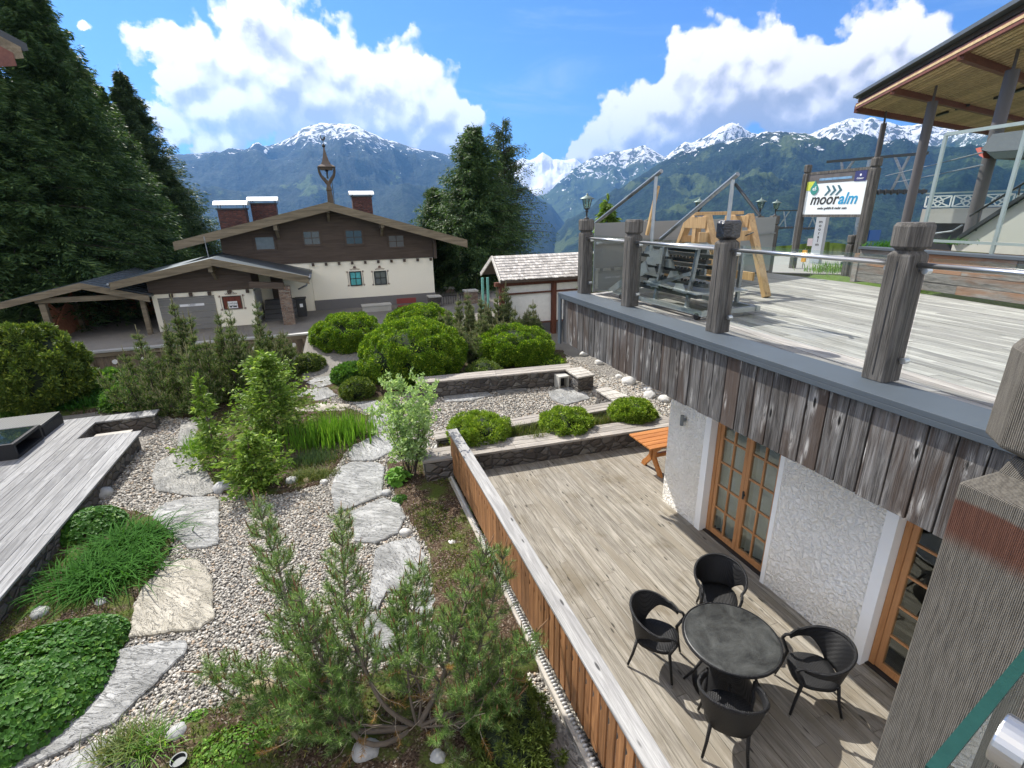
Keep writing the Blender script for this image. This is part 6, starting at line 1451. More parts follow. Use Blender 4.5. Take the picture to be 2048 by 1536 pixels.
for i, (px, py, hw, mt, lb) in enumerate([(446,985,17,BO,'grey boulder at the front left of the garden island'), (471,990,14,BT,'low tan boulder beside the grey one at the island front'), (582,970,13,BO,'round grey boulder in front of the tallest young spruce'),
      (614,966,8,BT,'small tan stone at the island front'), (649,968,8,BW,'upright white stone at the right tip of the island'), (773,992,10,BO,'flat grey stone beside the hosta path'), (812,1072,12,BW,'white boulder between two flagstones of the path'),
      (853,1190,12,BW,'white boulder at the upper right of the pine'), (906,1092,9,BW,'small white stone lying in the strip by the fence'), (886,905,16,BW,'white rock between the silvery shrub and the fence end'),
      (75,1240,18,BO,'grey boulder between deck and leafy mounds'), (200,1215,13,BO,'small grey stone above the round leafy mound'), (520,1405,30,BT,'tan boulder left of the pine foot'), (735,1520,26,BO,'pale rock at the foot of the pine stems'),
      (878,1530,16,BO,'bluish grey stone under the pine'), (352,1480,18,BO,'flat grey stone beside the pot at the bottom left'), (300,1500,14,BW,'small pale stone in the yellow grass'), (200,1000,18,BO,'grey stone against the edge of the silver deck')]):
    boulder(px, py, hw, mt, lb, 500+i)
GB = 'row of pale boulders below the dark cladding'
for i, (px, py, hw, lb) in enumerate([(1169,712,8,'farthest'), (1201,729,9,'second farthest'), (1240,758,8,'fourth nearest'), (1263,770,14,'third nearest and largest'), (1298,785,10,'second nearest'), (1305,797,13,'pair at the near end'), (1335,806,13,'nearest')]):
    boulder(px, py, hw, BW, {'farthest': 'farthest pale boulder of the row under the cladding', 'second farthest': 'second farthest pale boulder of the row under the cladding', 'fourth nearest': 'small pale boulder before the largest one in the row', 'third nearest and largest': 'largest pale boulder of the row under the cladding', 'second nearest': 'small pale boulder just after the largest one', 'pair at the near end': 'last but one pale boulder near the white wall', 'nearest': 'pale boulder closest to the corner of the white wall'}[lb], 540+i, group=GB)
g = Z(362, 1535, GZ); t = thing('flower_pot', 'small dark flower pot half buried at the bottom edge', 'pot', (g.x, g.y, GZ)); MB().lathe([(.05, 0), (.07, .10), (.078, .10), (.078, .12), (.066, .12), (.06, .09)], tuple(g), 20).build('pot', DARKST, t)
# wooden basin
g = Z(135, 795, GZ); q = Y(133, 742, g.y); t = thing('wooden_basin', 'carved tree trunk fountain with a broad pale wooden basin by the retaining wall', 'fountain', (g.x, g.y, GZ))
MB().lathe([(.27, 0), (.24, .25), (.22, q.z-GZ-.25)], tuple(g), 14).build('trunk_stand', W_ORANGE, t, smooth=True)
MB().lathe([(.25, q.z-GZ-.25), (.52, q.z-GZ-.12), (.60, q.z-GZ+.12), (.56, q.z-GZ+.12), (.45, q.z-GZ-.02), (.1, q.z-GZ-.03)], tuple(g), 24).build('basin', wood('basin_wood', (.42, .30, .17), (.60, .46, .29), 'X', 1, .6, .1, .1), t, smooth=True)
MB().tube([(g.x-.3, g.y, q.z+.1), (g.x-.1, g.y, q.z+.35), (g.x+.15, g.y, q.z+.3)], .02, 8).build('spout', DARKST, t, smooth=True)
# ================================================================== signboard beyond the terrace
p0, p1 = Z(1583, 545, 3.35), Z(1706, 562, 3.35)
sg = thing('signboard', 'white mountain inn signboard with three arrows hung between two tall timber posts', 'sign', ((p0.x+p1.x)/2, (p0.y+p1.y)/2, 3.35))
def SV(px, py): return V(px, py, p0, p1)
for (px, top) in ((1583, (1606, 331)), (1706, (1745, 316))):
    b = Z(px, 545 if px == 1583 else 562, 3.35); zt = SV(*top).z
    oct_post(b.x, b.y, 3.2, zt, .155 if px == 1583 else .19, par=sg)
oct_post(p1.x+.05, p1.y+.28, 3.2, SV(1703, 470).z, .17, par=sg)
tl, tr_, br_, bl = SV(1608, 348), SV(1733, 338), SV(1711, 432), SV(1594, 431)
dx = (Vector((p1.x, p1.y, 0))-Vector((p0.x, p0.y, 0))).normalized(); nr = Vector((dx.y, -dx.x, 0))
if nr.dot(-Vector((p0.x, p0.y, 0))) < 0: nr = -nr
o = Vector((p0.x, p0.y, 0)); LW = (Vector((p1.x, p1.y, 0))-o).length
zb_, zt_ = (bl.z+br_.z)/2, (tl.z+tr_.z)/2; u0, u1 = .06, LW-.08
def SP(u, z, off=0.): return o+dx*u+Vector((0, 0, z))+nr*off
for zz_ in (zt_, zb_): MB().beam(SP(u0, zz_), SP(u1, zz_), .07, .07).build('frame_rail', W_POST, sg)
def rect(u0, u1, z0, z1, off, name, mat, par, th=.01):
    return MB().prism([SP(u0, z0, off), SP(u1, z0, off), SP(u1, z1, off), SP(u0, z1, off)], tuple(nr*th)).build(name, mat, par)
brd = rect(u0+.02, u1-.02, zb_+.036, zt_-.036, .0, 'sign_panel', plain('sign_white', (.74, .78, .77), .5, 0, .03, bumps=0), sg, .02)
H1 = zt_-zb_; wU = u1-u0
def pmat(n, c, v=.05, sc_=6): return plain(n, c, .5, 0, v, sc_, bumps=0)
rect(u0+.02, u1-.02, zt_-.036-.21*H1, zt_-.036, .022, 'photo_strip', pmat('photo_brown', (.11, .10, .095), .6, 5), brd, .004)
rect(u0+.22*wU, u0+.74*wU, zt_-.036-.15*H1, zt_-.036-.10*H1, .0275, 'mountain_strip', pmat('photo_blue', (.16, .30, .46), .6, 12), brd, .003)
bd_ = rect(u0+.78*wU, u0+.95*wU, zt_-.036-.22*H1, zt_-.036, .0275, 'blue_badge', pmat('badge_blue', (.03, .035, .13)), brd, .004)
WT = pmat('print_white', (.8, .8, .82))
Rm = Matrix((( dx.x, 0, nr.x), (dx.y, 0, nr.y), (0, 1, 0))).to_4x4()
text('Gösser', .055*H1/.9, SP(u0+.865*wU, zt_-.036-.18*H1, .034), bd_, WT, rot=Rm, italic=.2, name='lettering')
MB().tube([SP(u0+.865*wU, zt_-.036-.09*H1, .0316), SP(u0+.865*wU, zt_-.036-.09*H1, .034)], .022*H1/.9, 16).build('emblem', WT, bd_)
def disc(u, z, r, off, name, mat, par, n=28, squash=1): return MB().prism([SP(u+r*math.cos(6.2832*k/n), z+r*squash*math.sin(6.2832*k/n), off) for k in range(n)], tuple(nr*.004)).build(name, mat, par)
rect(u0+.03, u0+.15*wU, zt_-.40*H1, zt_-.19*H1, .027, 'yellow_patch', pmat('patch_yellow', (.50, .55, .06), .35, 20), brd, .003)
ds = MB().prism([SP(u0+.16*wU+.10*H1*1.25*math.cos(a)*(1 if math.sin(a) < 0 else 1-math.sin(a)*.9), zt_-.36*H1+.145*H1*math.sin(a)*(1 if math.sin(a) < 0 else 1.35), .031) for a in [6.2832*k/32 for k in range(32)]], tuple(nr*.004)).build('green_drop', pmat('drop_green', (.04, .23, .20), .3, 20), brd)
text('e5', .11*H1/.9, SP(u0+.165*wU, zt_-.40*H1, .0365), ds, WT, rot=Rm, extra=.002)
AR = pmat('arrow_teal', (.05, .13, .16))
for k in range(3):
    uu = u0+(.385+.09*k)*wU; zz = zt_-.42*H1; w1, h1 = .055*wU, .11*H1
    m = MB(); m.prism([SP(uu-.03*wU, zz+h1, .024), SP(uu, zz+h1, .024), SP(uu+w1, zz, .024), SP(uu+.015*wU, zz, .024)], tuple(nr*.004)); m.prism([SP(uu+.015*wU, zz-.0005, .024), SP(uu+w1, zz-.0005, .024), SP(uu-.012*wU, zz-h1, .024), SP(uu-.045*wU, zz-h1, .024)], tuple(nr*.004)); m.build('arrow', AR, brd)
fs = .36*H1*min(1., wU/(1.55*H1))
text('moor', fs, SP(u0+.575*wU, zb_+.27*H1, .024), brd, INK, rot=Rm, italic=.25, extra=.006, align='RIGHT')
text('alm', fs, SP(u0+.585*wU, zb_+.27*H1, .024), brd, pmat('print_cyan', (.02, .28, .50)), rot=Rm, italic=.25, extra=.006, align='LEFT')
text('mehr gefühl & mehr sein', .085*H1, SP(u0+.5*wU, zb_+.15*H1, .024), brd, INK, rot=Rm, italic=.2)
# white lift pylon with vertical letters
a = Z(1628, 535, 3.35); t_ = Y(1648, 425, a.y)
t = thing('white_pylon', 'slim white information pylon with small vertical lettering below the signboard', 'pylon', (a.x, a.y, 3.3))
zt2 = V(1650, 440, (a.x, a.y), (a.x+dx.x, a.y+dx.y)).z
nf = Vector((-a.x, -a.y, 0)).normalized(); sd = Vector((-nf.y, nf.x, 0)); pw = .16
def PP_(u, z, off): return Vector((a.x, a.y, 0))+sd*u+nf*off+Vector((0, 0, z))
MB().prism([PP_(-pw, 3.45, 0), PP_(pw*.6, 3.45, 0), PP_(pw*.6, 5.2, 0), PP_(-pw, 5.2, 0)], tuple(nf*-.14)).build('column', plain('pylon_white', (.72, .74, .75), .5), t)
MB().prism([PP_(pw*.62, 3.45, -.03), PP_(pw*1.15, 3.45, -.03), PP_(pw*1.15, 5.2, -.03), PP_(pw*.62, 5.2, -.03)], tuple(nf*-.1)).build('grey_side', plain('pylon_grey', (.36, .37, .38), .5), t)
MB().box(a.x-.25, a.x+.25, a.y-.25, a.y+.25, 3.3, 3.449).build('concrete_foot', CONC, t)
rp = Matrix(((sd.x, 0, nf.x), (sd.y, 0, nf.y), (0, 1, 0))).to_4x4()
if sd.cross(Vector((0, 0, 1))).dot(nf) < 0: rp = Matrix(((-sd.x, 0, nf.x), (-sd.y, 0, nf.y), (0, 1, 0))).to_4x4()
for k, chh in enumerate('mooralm'): text(chh, .13, PP_(-.03, 4.72-k*.115, .003), t, INK, rot=rp, extra=.002)
MB().prism([PP_(-pw*1.9, 4.02, .01), PP_(-pw*1.02, 4.02, .01), PP_(-pw*1.02, 4.25, .01), PP_(-pw*1.9, 4.25, .01)], tuple(nf*-.02)).build('red_notice', plain('notice_red', (.72, .60, .60), .5, 0, .3, 30), t)
a2 = Z(1603, 545, 3.35); t = thing('orange_marker', 'orange trail marker boxes on a thin post in the grass below the signboard', 'marker', (a2.x, a2.y, 3.35))
MB().tube([(a2.x, a2.y, 3.3), (a2.x, a2.y, 4.05)], .012, 6).build('post', GALV, t)
OR = plain('marker_orange', (.75, .36, .03), .5)
for z0, z1 in ((3.66, 3.79), (3.86, 4.0)): MB().beam((a2.x, a2.y, z0), (a2.x, a2.y, z1), .13, .05).build('box', OR, t)
a3 = Z(1748, 478, 4.4); t = thing('blue_sign', 'small blue sign standing beyond the timber wall', 'sign', (a3.x, a3.y, 3.4))
MB().box(a3.x-.2, a3.x+.2, a3.y, a3.y+.03, 4.36, 4.62).build('plate', plain('sign_blue', (.02, .10, .35), .4), t); MB().tube([(a3.x, a3.y+.05, 3.3), (a3.x, a3.y+.05, 4.6)], .02, 6).build('post', GALV, t)
a4 = Z(1682, 545, 3.4); t = thing('bollard_light', 'short dark bollard light in the grass between the sign posts', 'bollard', (a4.x, a4.y, 3.4)); MB().lathe([(.045, 0), (.045, .22), (.06, .23), (.06, .29), (.03, .31)], (a4.x, a4.y, 3.4), 12).build('bollard', DARKST, t)
# road behind
tag(MB().prism([(11.6, 11.3, 0), (13.6, 9.2, 0), (20.5, 6.0, 0), (20.5, 13, 0), (13.5, 15.8, 0), (11.8, 14.5, 0)][::-1], (0, 0, .02)).build('road', plain('road_grey', (.27, .26, .24), .9, 0, .15, .8, bumps=.3)), kind='structure')
bpy.data.objects['road'].location.z = 3.458
# ================================================================== timber planter wall at the right of the terrace
t = thing('timber_wall', 'low wall of stacked weathered timbers with a grey capping at the right of the terrace', 'wall', (10.2, 5, 3.68))
W0, W1 = Vector((10.62, 7.80, 0)), Vector((9.75, 1.0, 0)); dd = (W1-W0).normalized(); LL = (W1-W0).length; nw = Vector((dd.y, -dd.x, 0)); nw = nw if nw.x > 0 else -nw
hs = [.16, .17, .16, .17]; z = 3.682; rr = random.Random(6)
m = MB()
for i, h in enumerate(hs):
    u = 0; zz = z
    while u < LL:
        l = rr.uniform(.9, 2.4); b_ = min(u+l, LL); off = rr.uniform(-.012, .012)
        m.beam(W0+dd*(u+.004)+nw*(.08+off)+Vector((0, 0, zz+h/2)), W0+dd*(b_-.004)+nw*(.08+off)+Vector((0, 0, zz+h/2)), .14, h-.006); u = b_
    z += h
m.build('timbers', W_TIMBER, t, bevel=.006)
MB().beam(W0+nw*.09+Vector((0, 0, z+.03)), W1+nw*.09+Vector((0, 0, z+.03)), .30, .045).build('capping', FLASH, t)
MB().beam(W0-dd*.05+Vector((0, 0, 3.95)), W0+nw*.9-dd*.05+Vector((0, 0, 3.95)), .12, .60).build('end_timbers', W_TIMBER, t)
MB().prism([W0+nw*.25+Vector((0, 0, 3.7)), W1+nw*.25+Vector((0, 0, 3.7)), W1+nw*1.6+Vector((0, 0, 3.7)), W0+nw*1.6+Vector((0, 0, 3.7))], (0, 0, .60)).build('planter_soil', SOIL, t)
for i, (px, py) in enumerate(((1765, 488), (1800, 484), (1905, 482))):
    g = Z(px, py+6, 4.3); tt = thing('fern', ['fern at the left end of the timber planter', 'fern behind the near railing post in the timber planter', 'small fern under the glass windbreak'][i], 'plant', (g.x, g.y, 4.3)); rs = np.random.default_rng(i+800); P = rs.normal(size=(110, 3))*[.18, .18, 0]; V_, F_ = blades(P, .22, .014, rs, .9, .9); place_mesh('fronds', V_, F_, LILY, tt)
# ================================================================== pale green glass windbreak
PG = plain('pale_green_frame', (.30, .36, .34), .45, .3)
w0, w1 = Vector((11.9, 8.2, 0)), Vector((11.0, 1.5, 0))
def WV(px, py): return V(px, py, w0, w1)
t = thing('glass_windbreak', 'tall glass windbreak in a pale green steel frame behind the timber wall', 'windbreak', (11.5, 5, 4.3))
A0, A1 = WV(1843, 478), WV(1884, 270); B1 = WV(2048, 236); dw = (w1-w0).normalized(); zb_ = WV(1900, 483).z; zt_ = A1.z
pA = Vector((A0.x, A0.y, 0)); pE = pA+dw*4.6
def q_(p, z): return Vector((p.x, p.y, z))
m = MB(); m.beam(q_(pA, zb_), q_(pE, zb_), .05, .05); m.beam(q_(pA, zt_), q_(pE, zt_+.0), .06, .06); m.build('rail', PG, t)
pB = WV(2005, 430); pB = Vector((pB.x, pB.y, 0))
for p in (pA, pB, pE): MB().beam(q_(p, zb_-.3), q_(p, zt_), .055, .055).build('upright', PG, t)
for a, b in ((pA, pB), (pB, pE)): MB().beam(q_(a+dw*.04, (zb_+zt_)/2), q_(b-dw*.04, (zb_+zt_)/2), .01, zt_-zb_-.08).build('glass_pane', GLASS, t)
# ================================================================== lift station: pavilion roof, columns, ramp, balustrade
t = thing('lift_pavilion', 'large flat timber soffit roof on slender round grey columns at the upper right', 'pavilion', (18, 14, 3.4))
RZ = 9.0
def S_(px, py, z=RZ): return Z(px, py, z)
c_a = S_(1713, 216); e1 = S_(2048, 40); ex = c_a+(e1-c_a)*1.35; r1_ = S_(1955, 259); rx = c_a+(r1_-c_a)*2.3; fx = ex+(rx-c_a)
W_SOF = wood('soffit_wood', (.34, .24, .12), (.58, .44, .24), 'X', .6, .6, 0, .2, bs=.2)
MB().prism([c_a+Vector((0, 0, .22)), ex+Vector((0, 0, .22)), fx+Vector((0, 0, .22)), rx+Vector((0, 0, .22))], (0, 0, .18)).build('roof', W_BROWN, t)
dz = Vector((0, 0, .40)); m = MB(); m.beam(c_a+dz+(c_a-rx).normalized()*.12, ex+dz+(c_a-rx).normalized()*.12, .28, .10); m.beam(c_a+dz, rx+dz, .2, .1); m.build('roof_edge', FLASH, t)
# ribs of the soffit parallel to the front edge
m = MB(); du = (ex-c_a); dv = (rx-c_a); nrib = int(dv.length/.26)
for k in range(nrib):
    a = c_a+dv*(k/nrib)+du.normalized()*.1; m.beam(a+Vector((0, 0, .06)), a+du*.985+Vector((0, 0, .06)), .13, .07)
tag(m.build('soffit_slats', W_SOF, t), kind='stuff')
RBm = wood('red_beam', (.10, .03, .018), (.18, .065, .035), 'X', .6, .5, 0, .1, bs=.1)
for px, py in ((1713, 216), (1805, 176), (1940, 104), (2120, 10)):
    a = S_(px, py); a = c_a+du*((a-c_a).dot(du)/du.length_squared)
    MB().beam(a+Vector((0, 0, -.04)), a+dv+Vector((0, 0, -.04)), .16, .26).build('roof_beam', RBm, t)
MB().beam(c_a+Vector((0, 0, .05)), ex+Vector((0, 0, .05)), .1, .22).build('front_beam', RBm, t)
COLM = plain('column_grey', (.10, .092, .09), .55, .1, .05, bumps=.03)
for (tx_, ty_), (bx2, by2), dia in (((1768, 247), (1738, 372), .22), ((1866, 203), (1808, 445), .30), ((2026, 140), (1935, 450), .31)):
    tp = Z(tx_, ty_, RZ-.45); r = ray(bx2, by2); k = (tp.x*r.x+tp.y*r.y)/(r.x**2+r.y**2); zb2 = EYE+r.z*k
    MB().tube([(tp.x, tp.y, min(zb2, 4.9)-1.4), (tp.x, tp.y, RZ-.45)], dia/2, 24).tube([(tp.x, tp.y, RZ-.45), (tp.x, tp.y, RZ+.1)], .04, 8).build('column', COLM, t, smooth=False)
for px, py in ((1925, 213), (1885, 226), (2005, 190), (2040, 178)):
    a = S_(px, py); MB().beam(a-du.normalized()*.45-Vector((0, 0, .03)), a+du.normalized()*.45-Vector((0, 0, .03)), .10, .08).build('soffit_light', DARKST, t)
# station deck with white lattice balustrade
s0_, s1_ = Vector((20.5, 15.3, 0)), Vector((21.5, 6, 0))
def BV(px, py): return V(px, py, s0_, s1_)
t = thing('station_deck', 'concrete deck of the lift station with a white lattice balustrade', 'building', (21, 12, 3.4))
a, b = BV(1845, 418), BV(1845, 446); ds_ = (s1_-s0_).normalized(); nb_ = Vector((ds_.y, -ds_.x, 0)); nb_ = nb_ if nb_.x > 0 else -nb_
pA = Vector((a.x, a.y, 0)); pE = pA+ds_*9
MB().prism([q_(pA, b.z), q_(pE, b.z), q_(pE, a.z), q_(pA, a.z)], tuple(nb_*7)).build('slab', CONC, t)
MB().prism([q_(pA+nb_*.8, 2.6), q_(pE+nb_*.8, 2.6), q_(pE+nb_*.8, b.z-.003), q_(pA+nb_*.8, b.z-.003)], tuple(nb_*6)).build('dark_undercroft', plain('undercroft', (.035, .036, .04), .7), t)  # solid block coloured near black for the shaded void under the slab
zt3 = BV(1855, 387).z; zl = BV(1855, 414).z; zu = BV(1855, 393).z
m = MB(); m.beam(q_(pA, zt3), q_(pE, zt3), .05, .05); m.build('handrail', PG, t)
WL = plain('lattice_white', (.66, .70, .68), .5); LB_ = .85; u = .05
while u < 6.5:
    m = MB(); a = pA+ds_*u; b2 = pA+ds_*(u+LB_-.08); zm = (zl+zu)/2; c = (a+b2)/2; th = .035
    for p, q2, z0, z1 in ((a, b2, zl, zl), (a, b2, zu, zu), (a, a, zl, zu), (b2, b2, zl, zu), (a, b2, zl, zu), (a, b2, zu, zl), (a.lerp(b2, .28), a.lerp(b2, .5), zm, zu), (a.lerp(b2, .28), a.lerp(b2, .5), zm, zl), (a.lerp(b2, .72), a.lerp(b2, .5), zm, zu), (a.lerp(b2, .72), a.lerp(b2, .5), zm, zl)): m.beam(q_(p, z0), q_(q2, z1), th, th)
    m.build('lattice_panel', WL, t); u += LB_
# ramp wall
s2, s3 = Vector((15.6, 10.5, 0)), Vector((14.2, 2, 0))
def RV(px, py): return V(px, py, s2, s3)
t = thing('ramp_wall', 'pale concrete ramp wall rising to the right with a dark handrail', 'wall', (15, 8, 3.4))
A_, B_ = RV(1905, 489), RV(2048, 397); E_ = B_+(B_-A_)*.8
lo = RV(1905, 520).z-1.2; dn2 = (s3-s2).normalized(); nq = Vector((dn2.y, -dn2.x, 0)); nq = nq if nq.x > 0 else -nq
MB().prism([q_(A_, lo), q_(E_, lo), E_, A_], tuple(nq*.3)).build('concrete_wall', CONC, t)
MB().beam(A_-nq*.05+Vector((0, 0, .04)), E_-nq*.05+Vector((0, 0, .04)), .10, .08).build('capping', DARKST, t)
a, b = RV(1858, 470), RV(1905, 462); c, d_ = RV(1940, 432), RV(2048, 366)
MB().tube([a, (RV(1875, 466)), b, RV(1925, 450)], .022, 8).build('handrail', GALV, t); MB().tube([c, d_, d_+(d_-c)*.6], .028, 8).build('handrail', DARKST, t, smooth=True)
for px, py, pz in ((1958, 424, 462), (2040, 372, 408)): MB().tube([RV(px, py), RV(px-6, pz)], .02, 6).build('rail_post', DARKST, t)
# lift gondola station nose seen through the glass
n0_, n1_ = Vector((17.5, 12, 0)), Vector((16.5, 4, 0))
def NV(px, py): return V(px, py, n0_, n1_)
t = thing('lift_station_nose', 'grey lift station housing with a red corner seen through the glass windbreak', 'lift housing', (17, 8, 5))
off = Vector((1.2, .2, 0))
MB().prism([NV(1962, 300), NV(1985, 268), NV(2200, 240), NV(2200, 285), NV(1985, 305)], tuple(off)).build('housing', plain('housing_grey', (.16, .175, .185), .5), t)
MB().prism([NV(1972, 304), NV(2200, 288), NV(2200, 306), NV(1990, 318)], tuple(off)).build('underside', plain('housing_dark', (.03, .045, .04), .6), t)
MB().prism([NV(1951, 297), NV(1961, 294), NV(1967, 316), NV(1958, 311)], tuple(off*.5)).build('red_corner', plain('corner_red', (.65, .16, .12), .5), t)
# lift towers and cables
def tower(px, py, d, sc_, label, az=.0):
    a = D(px, py, d); t = thing('lift_tower', label, 'lift tower', (a.x, a.y, a.z-9*sc_), 'chairlift towers beyond the terrace'); v = Vector((-a.y, a.x, 0)).normalized(); f = Vector((a.x, a.y, 0)).normalized()
    v = (v*.92+f*.4).normalized(); f2 = Vector((-v.y, v.x, 0)); w_ = 2.3*sc_
    MB().beam(a-v*w_*1.25+Vector((0, 0, .9*sc_)), a+v*w_*1.25+Vector((0, 0, .9*sc_)), .16*sc_, .16*sc_).build('top_beam', DARKST, t)
    for s in (-1, 1):
        MB().beam(a+v*s*w_*.85+Vector((0, 0, .9*sc_)), a+v*s*w_*.6-Vector((0, 0, 1.1*sc_)), .12*sc_, .12*sc_).build('strut', GALV, t); MB().beam(a+v*s*w_*.5+Vector((0, 0, .9*sc_)), a+v*s*w_*1.0-Vector((0, 0, 1.1*sc_)), .12*sc_, .12*sc_).build('strut', GALV, t)
    for s in (-1, 1):
        c = a+v*s*w_*.85-Vector((0, 0, 1.2*sc_)); m = MB(); m.beam(c-f2*2.2*sc_-v*.5*sc_, c+f2*2.2*sc_+v*.9*sc_, .14*sc_, .2*sc_)
        for k in range(-4, 5): p = c+f2*k*.5*sc_+v*(.2+k*.15)*sc_; m.tube([p-v*.05, p+v*.05], .17*sc_, 8)
        m.build('sheave_train', DARKST, t)
    MB().tube([a+Vector((0, 0, .8*sc_)), a-Vector((0, 0, 22*sc_))], .32*sc_, 12).build('mast', GALV, t)
tower(1742, 346, 42, 1., 'nearer chairlift tower behind the right sign post')
tower(1597, 436, 75, 1., 'farther chairlift tower seen under and beside the signboard')
cb = thing('lift_cables', 'thin steel cables of the chairlift running right from the tower', 'cable', tuple(D(1742, 352, 42)))
for (x0, y0, d0), (x1, y1, d1) in (((1770, 352, 42), (1965, 305, 18)), ((1790, 365, 42), (1965, 330, 18))): MB().tube([D(x0, y0, d0), D((x0+x1)/2, (y0+y1)/2+1, 28), D(x1, y1, d1)], .022, 5).build('cable', GALV, cb)
# ================================================================== raw timber trestle
def TZ(px, py): return Z(px, py, 3.69)
f1 = TZ(1533, 594); ya, yz = f1.y, f1.y+1.75; ym = (ya+yz)/2; ztp = Y(1520, 428, ym).z
t = thing('timber_trestle', 'raw yellow timber saw trestle standing on the roof terrace', 'trestle', (f1.x-.6, ym, 3.69))
xl_, xr_ = Y(1398, 430, ym).x, f1.x
for x in (xl_, xr_):
    for yf, yt in ((ya, ym-.22), (yz, ym+.22)): MB().beam((x, yf, 3.69), (x, yt, ztp), .085, .14, (1, 0, 0)).build('leg', W_RAW, t, bevel=.004)
    MB().beam((x-.06, ya+.30, 4.02), (x-.06, yz-.30, 4.02), .045, .15).build('cross_board', W_RAW, t, bevel=.004)
    MB().beam((x-.06, ym-.30, ztp-.12), (x-.06, ym+.30, ztp-.12), .045, .20).build('top_block', W_RAW, t, bevel=.004)
    MB().beam((x-.02, ym, 4.09), (x-.02, ym, ztp-.2), .09, .12, (1, 0, 0)).build('middle_post', W_RAW, t)
MB().beam((xl_-.1, ym, ztp+.03), (xr_+.05, ym, ztp+.03), .07, .06).build('ridge_rail', W_RAW, t, bevel=.004)
MB().beam((xl_-.25, ym-.36, ztp-.36), (xr_+.05, ym-.36, ztp-.36), .045, .17).build('peg_board', W_RAW, t, bevel=.004)
MB().beam((xl_-.05, ym+.36, ztp-.42), (xr_+.05, ym+.36, ztp-.42), .045, .12).build('back_board', W_RAW, t, bevel=.004)
for k in (.1, .4, .75): MB().tube([(xl_+k, ym-.38, ztp-.36), (xl_+k+.06, ym-.50, ztp-.30)], .012, 6).build('peg', DARKST, t)
# ================================================================== galvanised frame stack (folded conveyor) on the terrace
cy0, cy1 = 5.35, 8.1
t = thing('steel_rack', 'heap of galvanised steel conveyor frames on small wheels behind the terrace railing', 'machine', (5.4, 6.6, 3.69))
GV2 = plain('galv_plate', (.40, .42, .42), .4, .7, .2, 14, bumps=.05)
m = MB(); m.beam((4.95, 5.75, 3.78), (4.95, 8.2, 3.78), .07, .07); m.beam((5.95, 5.75, 3.78), (5.95, 8.2, 3.78), .07, .07); m.beam((4.95, 5.8, 3.78), (5.95, 5.8, 3.78), .07, .07).beam((4.95, 8.1, 3.78), (5.95, 8.1, 3.78), .07, .07); m.build('base_frame', GV2, t)
for i, z in enumerate((3.98, 4.14, 4.30, 4.46, 4.60)):
    m = MB(); xx = 5.05+.07*i; ya = 6.0-.12*(i % 2)+.08*i; ybb = 8.1-.1*i
    m.beam((xx, ya, z), (xx, ybb, z), .10, .055); m.beam((xx+.58, ya+.15, z+.01), (xx+.58, ybb, z+.01), .10, .055)
    fr_ = m.build('channel_beam', DARKST, t)
    m = MB(); y = ya
    while y < ybb: m.box(xx-.035, xx-.005, y, y+.03, z+.028, z+.055); y += .085
    tag(m.build('studs', DARKST, fr_), kind='stuff')
    if i < 4:
        for y in (6.2+.25*i, 6.9+.15*i): MB().prism([(xx-.07, y, z+.02), (xx-.07, y+.34, z+.03), (xx-.07, y+.27, z+.15), (xx-.07, y+.10, z+.16)], (.012, 0, 0)).build('bracket', GV2, t)
for y in (6.2, 7.0, 7.9):
    MB().beam((5.0, y, 3.8), (5.12, y, 4.66), .05, .05).build('upright', GALV, t)
    MB().beam((5.95, y, 3.8), (5.95, y, 4.66), .05, .05).build('upright', GALV, t)
m = MB(); m.prism([(4.95, 5.95, 4.02), (5.9, 5.95, 4.02), (5.9, 7.3, 4.06), (4.95, 7.3, 4.06)], (0, 0, .02)); m.build('pale_shelf', GV2, t)
m = MB(); m.prism([(4.90, 6.0, 4.66), (5.6, 6.0, 4.66), (5.6, 7.0, 4.66), (4.90, 7.0, 4.66)], (0, 0, .02)); m.build('top_plate', GV2, t)
MB().prism([(4.86, 8.30, 3.80), (4.86, 8.08, 3.80), (4.86, 7.05, 4.25), (4.86, 7.15, 4.42)], (.03, 0, 0)).build('side_plate', GV2, t)
MB().prism([(4.88, 6.75, 4.40), (4.88, 7.05, 4.38), (4.88, 7.05, 4.58), (4.88, 6.75, 4.62)], (.02, 0, 0)).build('side_plate', GV2, t)
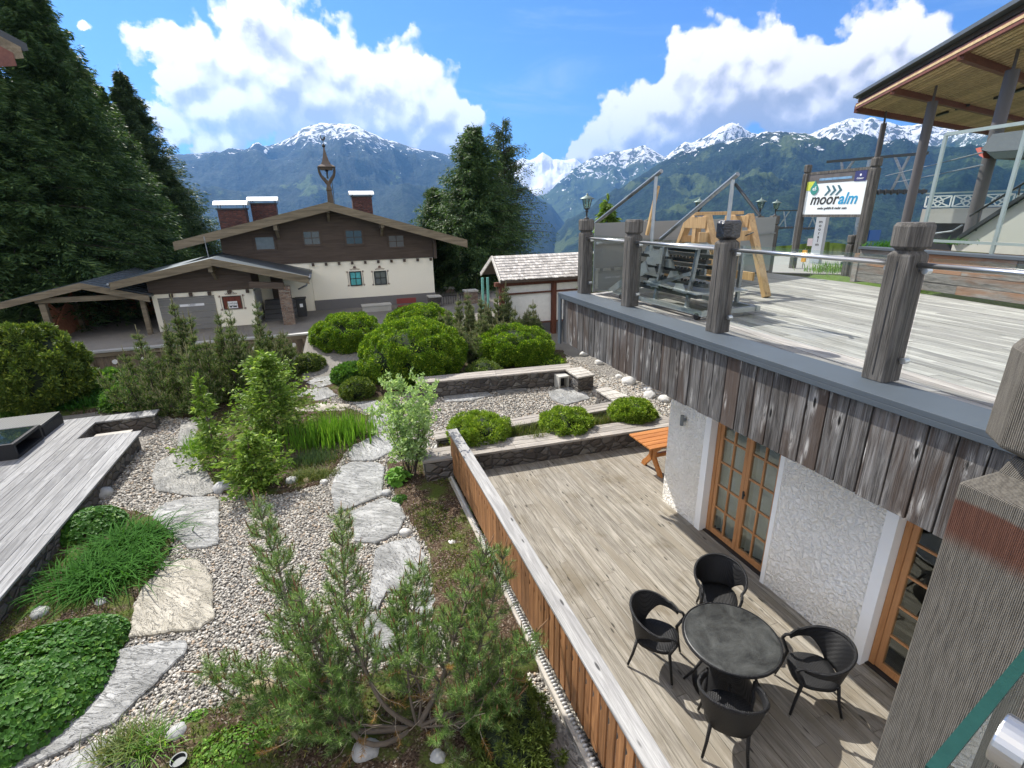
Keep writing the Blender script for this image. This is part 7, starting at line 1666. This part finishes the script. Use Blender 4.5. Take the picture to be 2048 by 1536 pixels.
MB().beam((4.98, 7.1, 4.02), (5.02, 6.2, 4.3), .03, .06).build('lever', GALV, t)
for y in (5.85, 7.9): MB().tube([(4.90, y, 3.73), (4.95, y, 3.73)], .05, 14).build('wheel', BLACKM, t)
# the two long slanted tubes with their props
for (ax, ay), (bx3, by3), (sx, sy), x in (((1166, 466), (1323, 342), (1306, 470), 4.95), ((1322, 478), (1476, 348), (1462, 430), 5.3)):
    a, b, c = X(ax, ay, x), X(bx3, by3, x), X(sx, sy, x)
    MB().tube([a, b], .032, 10).build('slanted_tube', GALV, t); MB().tube([b+(a-b)*.05, Vector((c.x, b.y+(a.y-b.y)*.05, 4.5))], .026, 8).build('prop_tube', GV2, t)
a, b = X(1471, 368, 5.35), X(1520, 432, 5.35); MB().tube([a, b], .02, 8).build('brace_tube', DARKST, t)
a, b = X(1316, 372, 5.0), X(1294, 470, 5.0); MB().beam(a, b, .05, .04).build('wooden_slat', W_RAW, t)
# ================================================================== eave corner of the own house, top left
a = ray(30, 85); c = Vector((0, 0, EYE))+a*3.2
e0_, e1_, e2_ = [Vector((0, 0, EYE))+ray(*p)*3.2 for p in ((56, 98), (-260, -70), (-220, 60))]
t = thing('house_eave', 'roof eave corner with red brown rafter and dark edge at the upper left', 'eave', tuple(e0_))
bd1 = e1_-e0_; e1_ = e0_+bd1*3.5; back = Vector((-.55, .35, .02))*.5
MB().prism([e0_+Vector((0, 0, -.01)), e1_+Vector((0, 0, -.01)), e1_+Vector((0, 0, .03)), e0_+Vector((0, 0, .03))], tuple(back)).build('roof_edge', DARKST, t)
MB().prism([e0_+bd1*.05+Vector((0, 0, -.075)), e1_+Vector((0, 0, -.075)), e1_+Vector((0, 0, -.012)), e0_+bd1*.05+Vector((0, 0, -.012))], tuple(back*.95)).build('fascia', W_EAVE, t)
MB().prism([e0_+bd1*.12+Vector((0, 0, -.15)), e1_+Vector((0, 0, -.15)), e1_+Vector((0, 0, -.077)), e0_+bd1*.12+Vector((0, 0, -.077))], tuple(back*.9)).build('rafter', RBm, t)
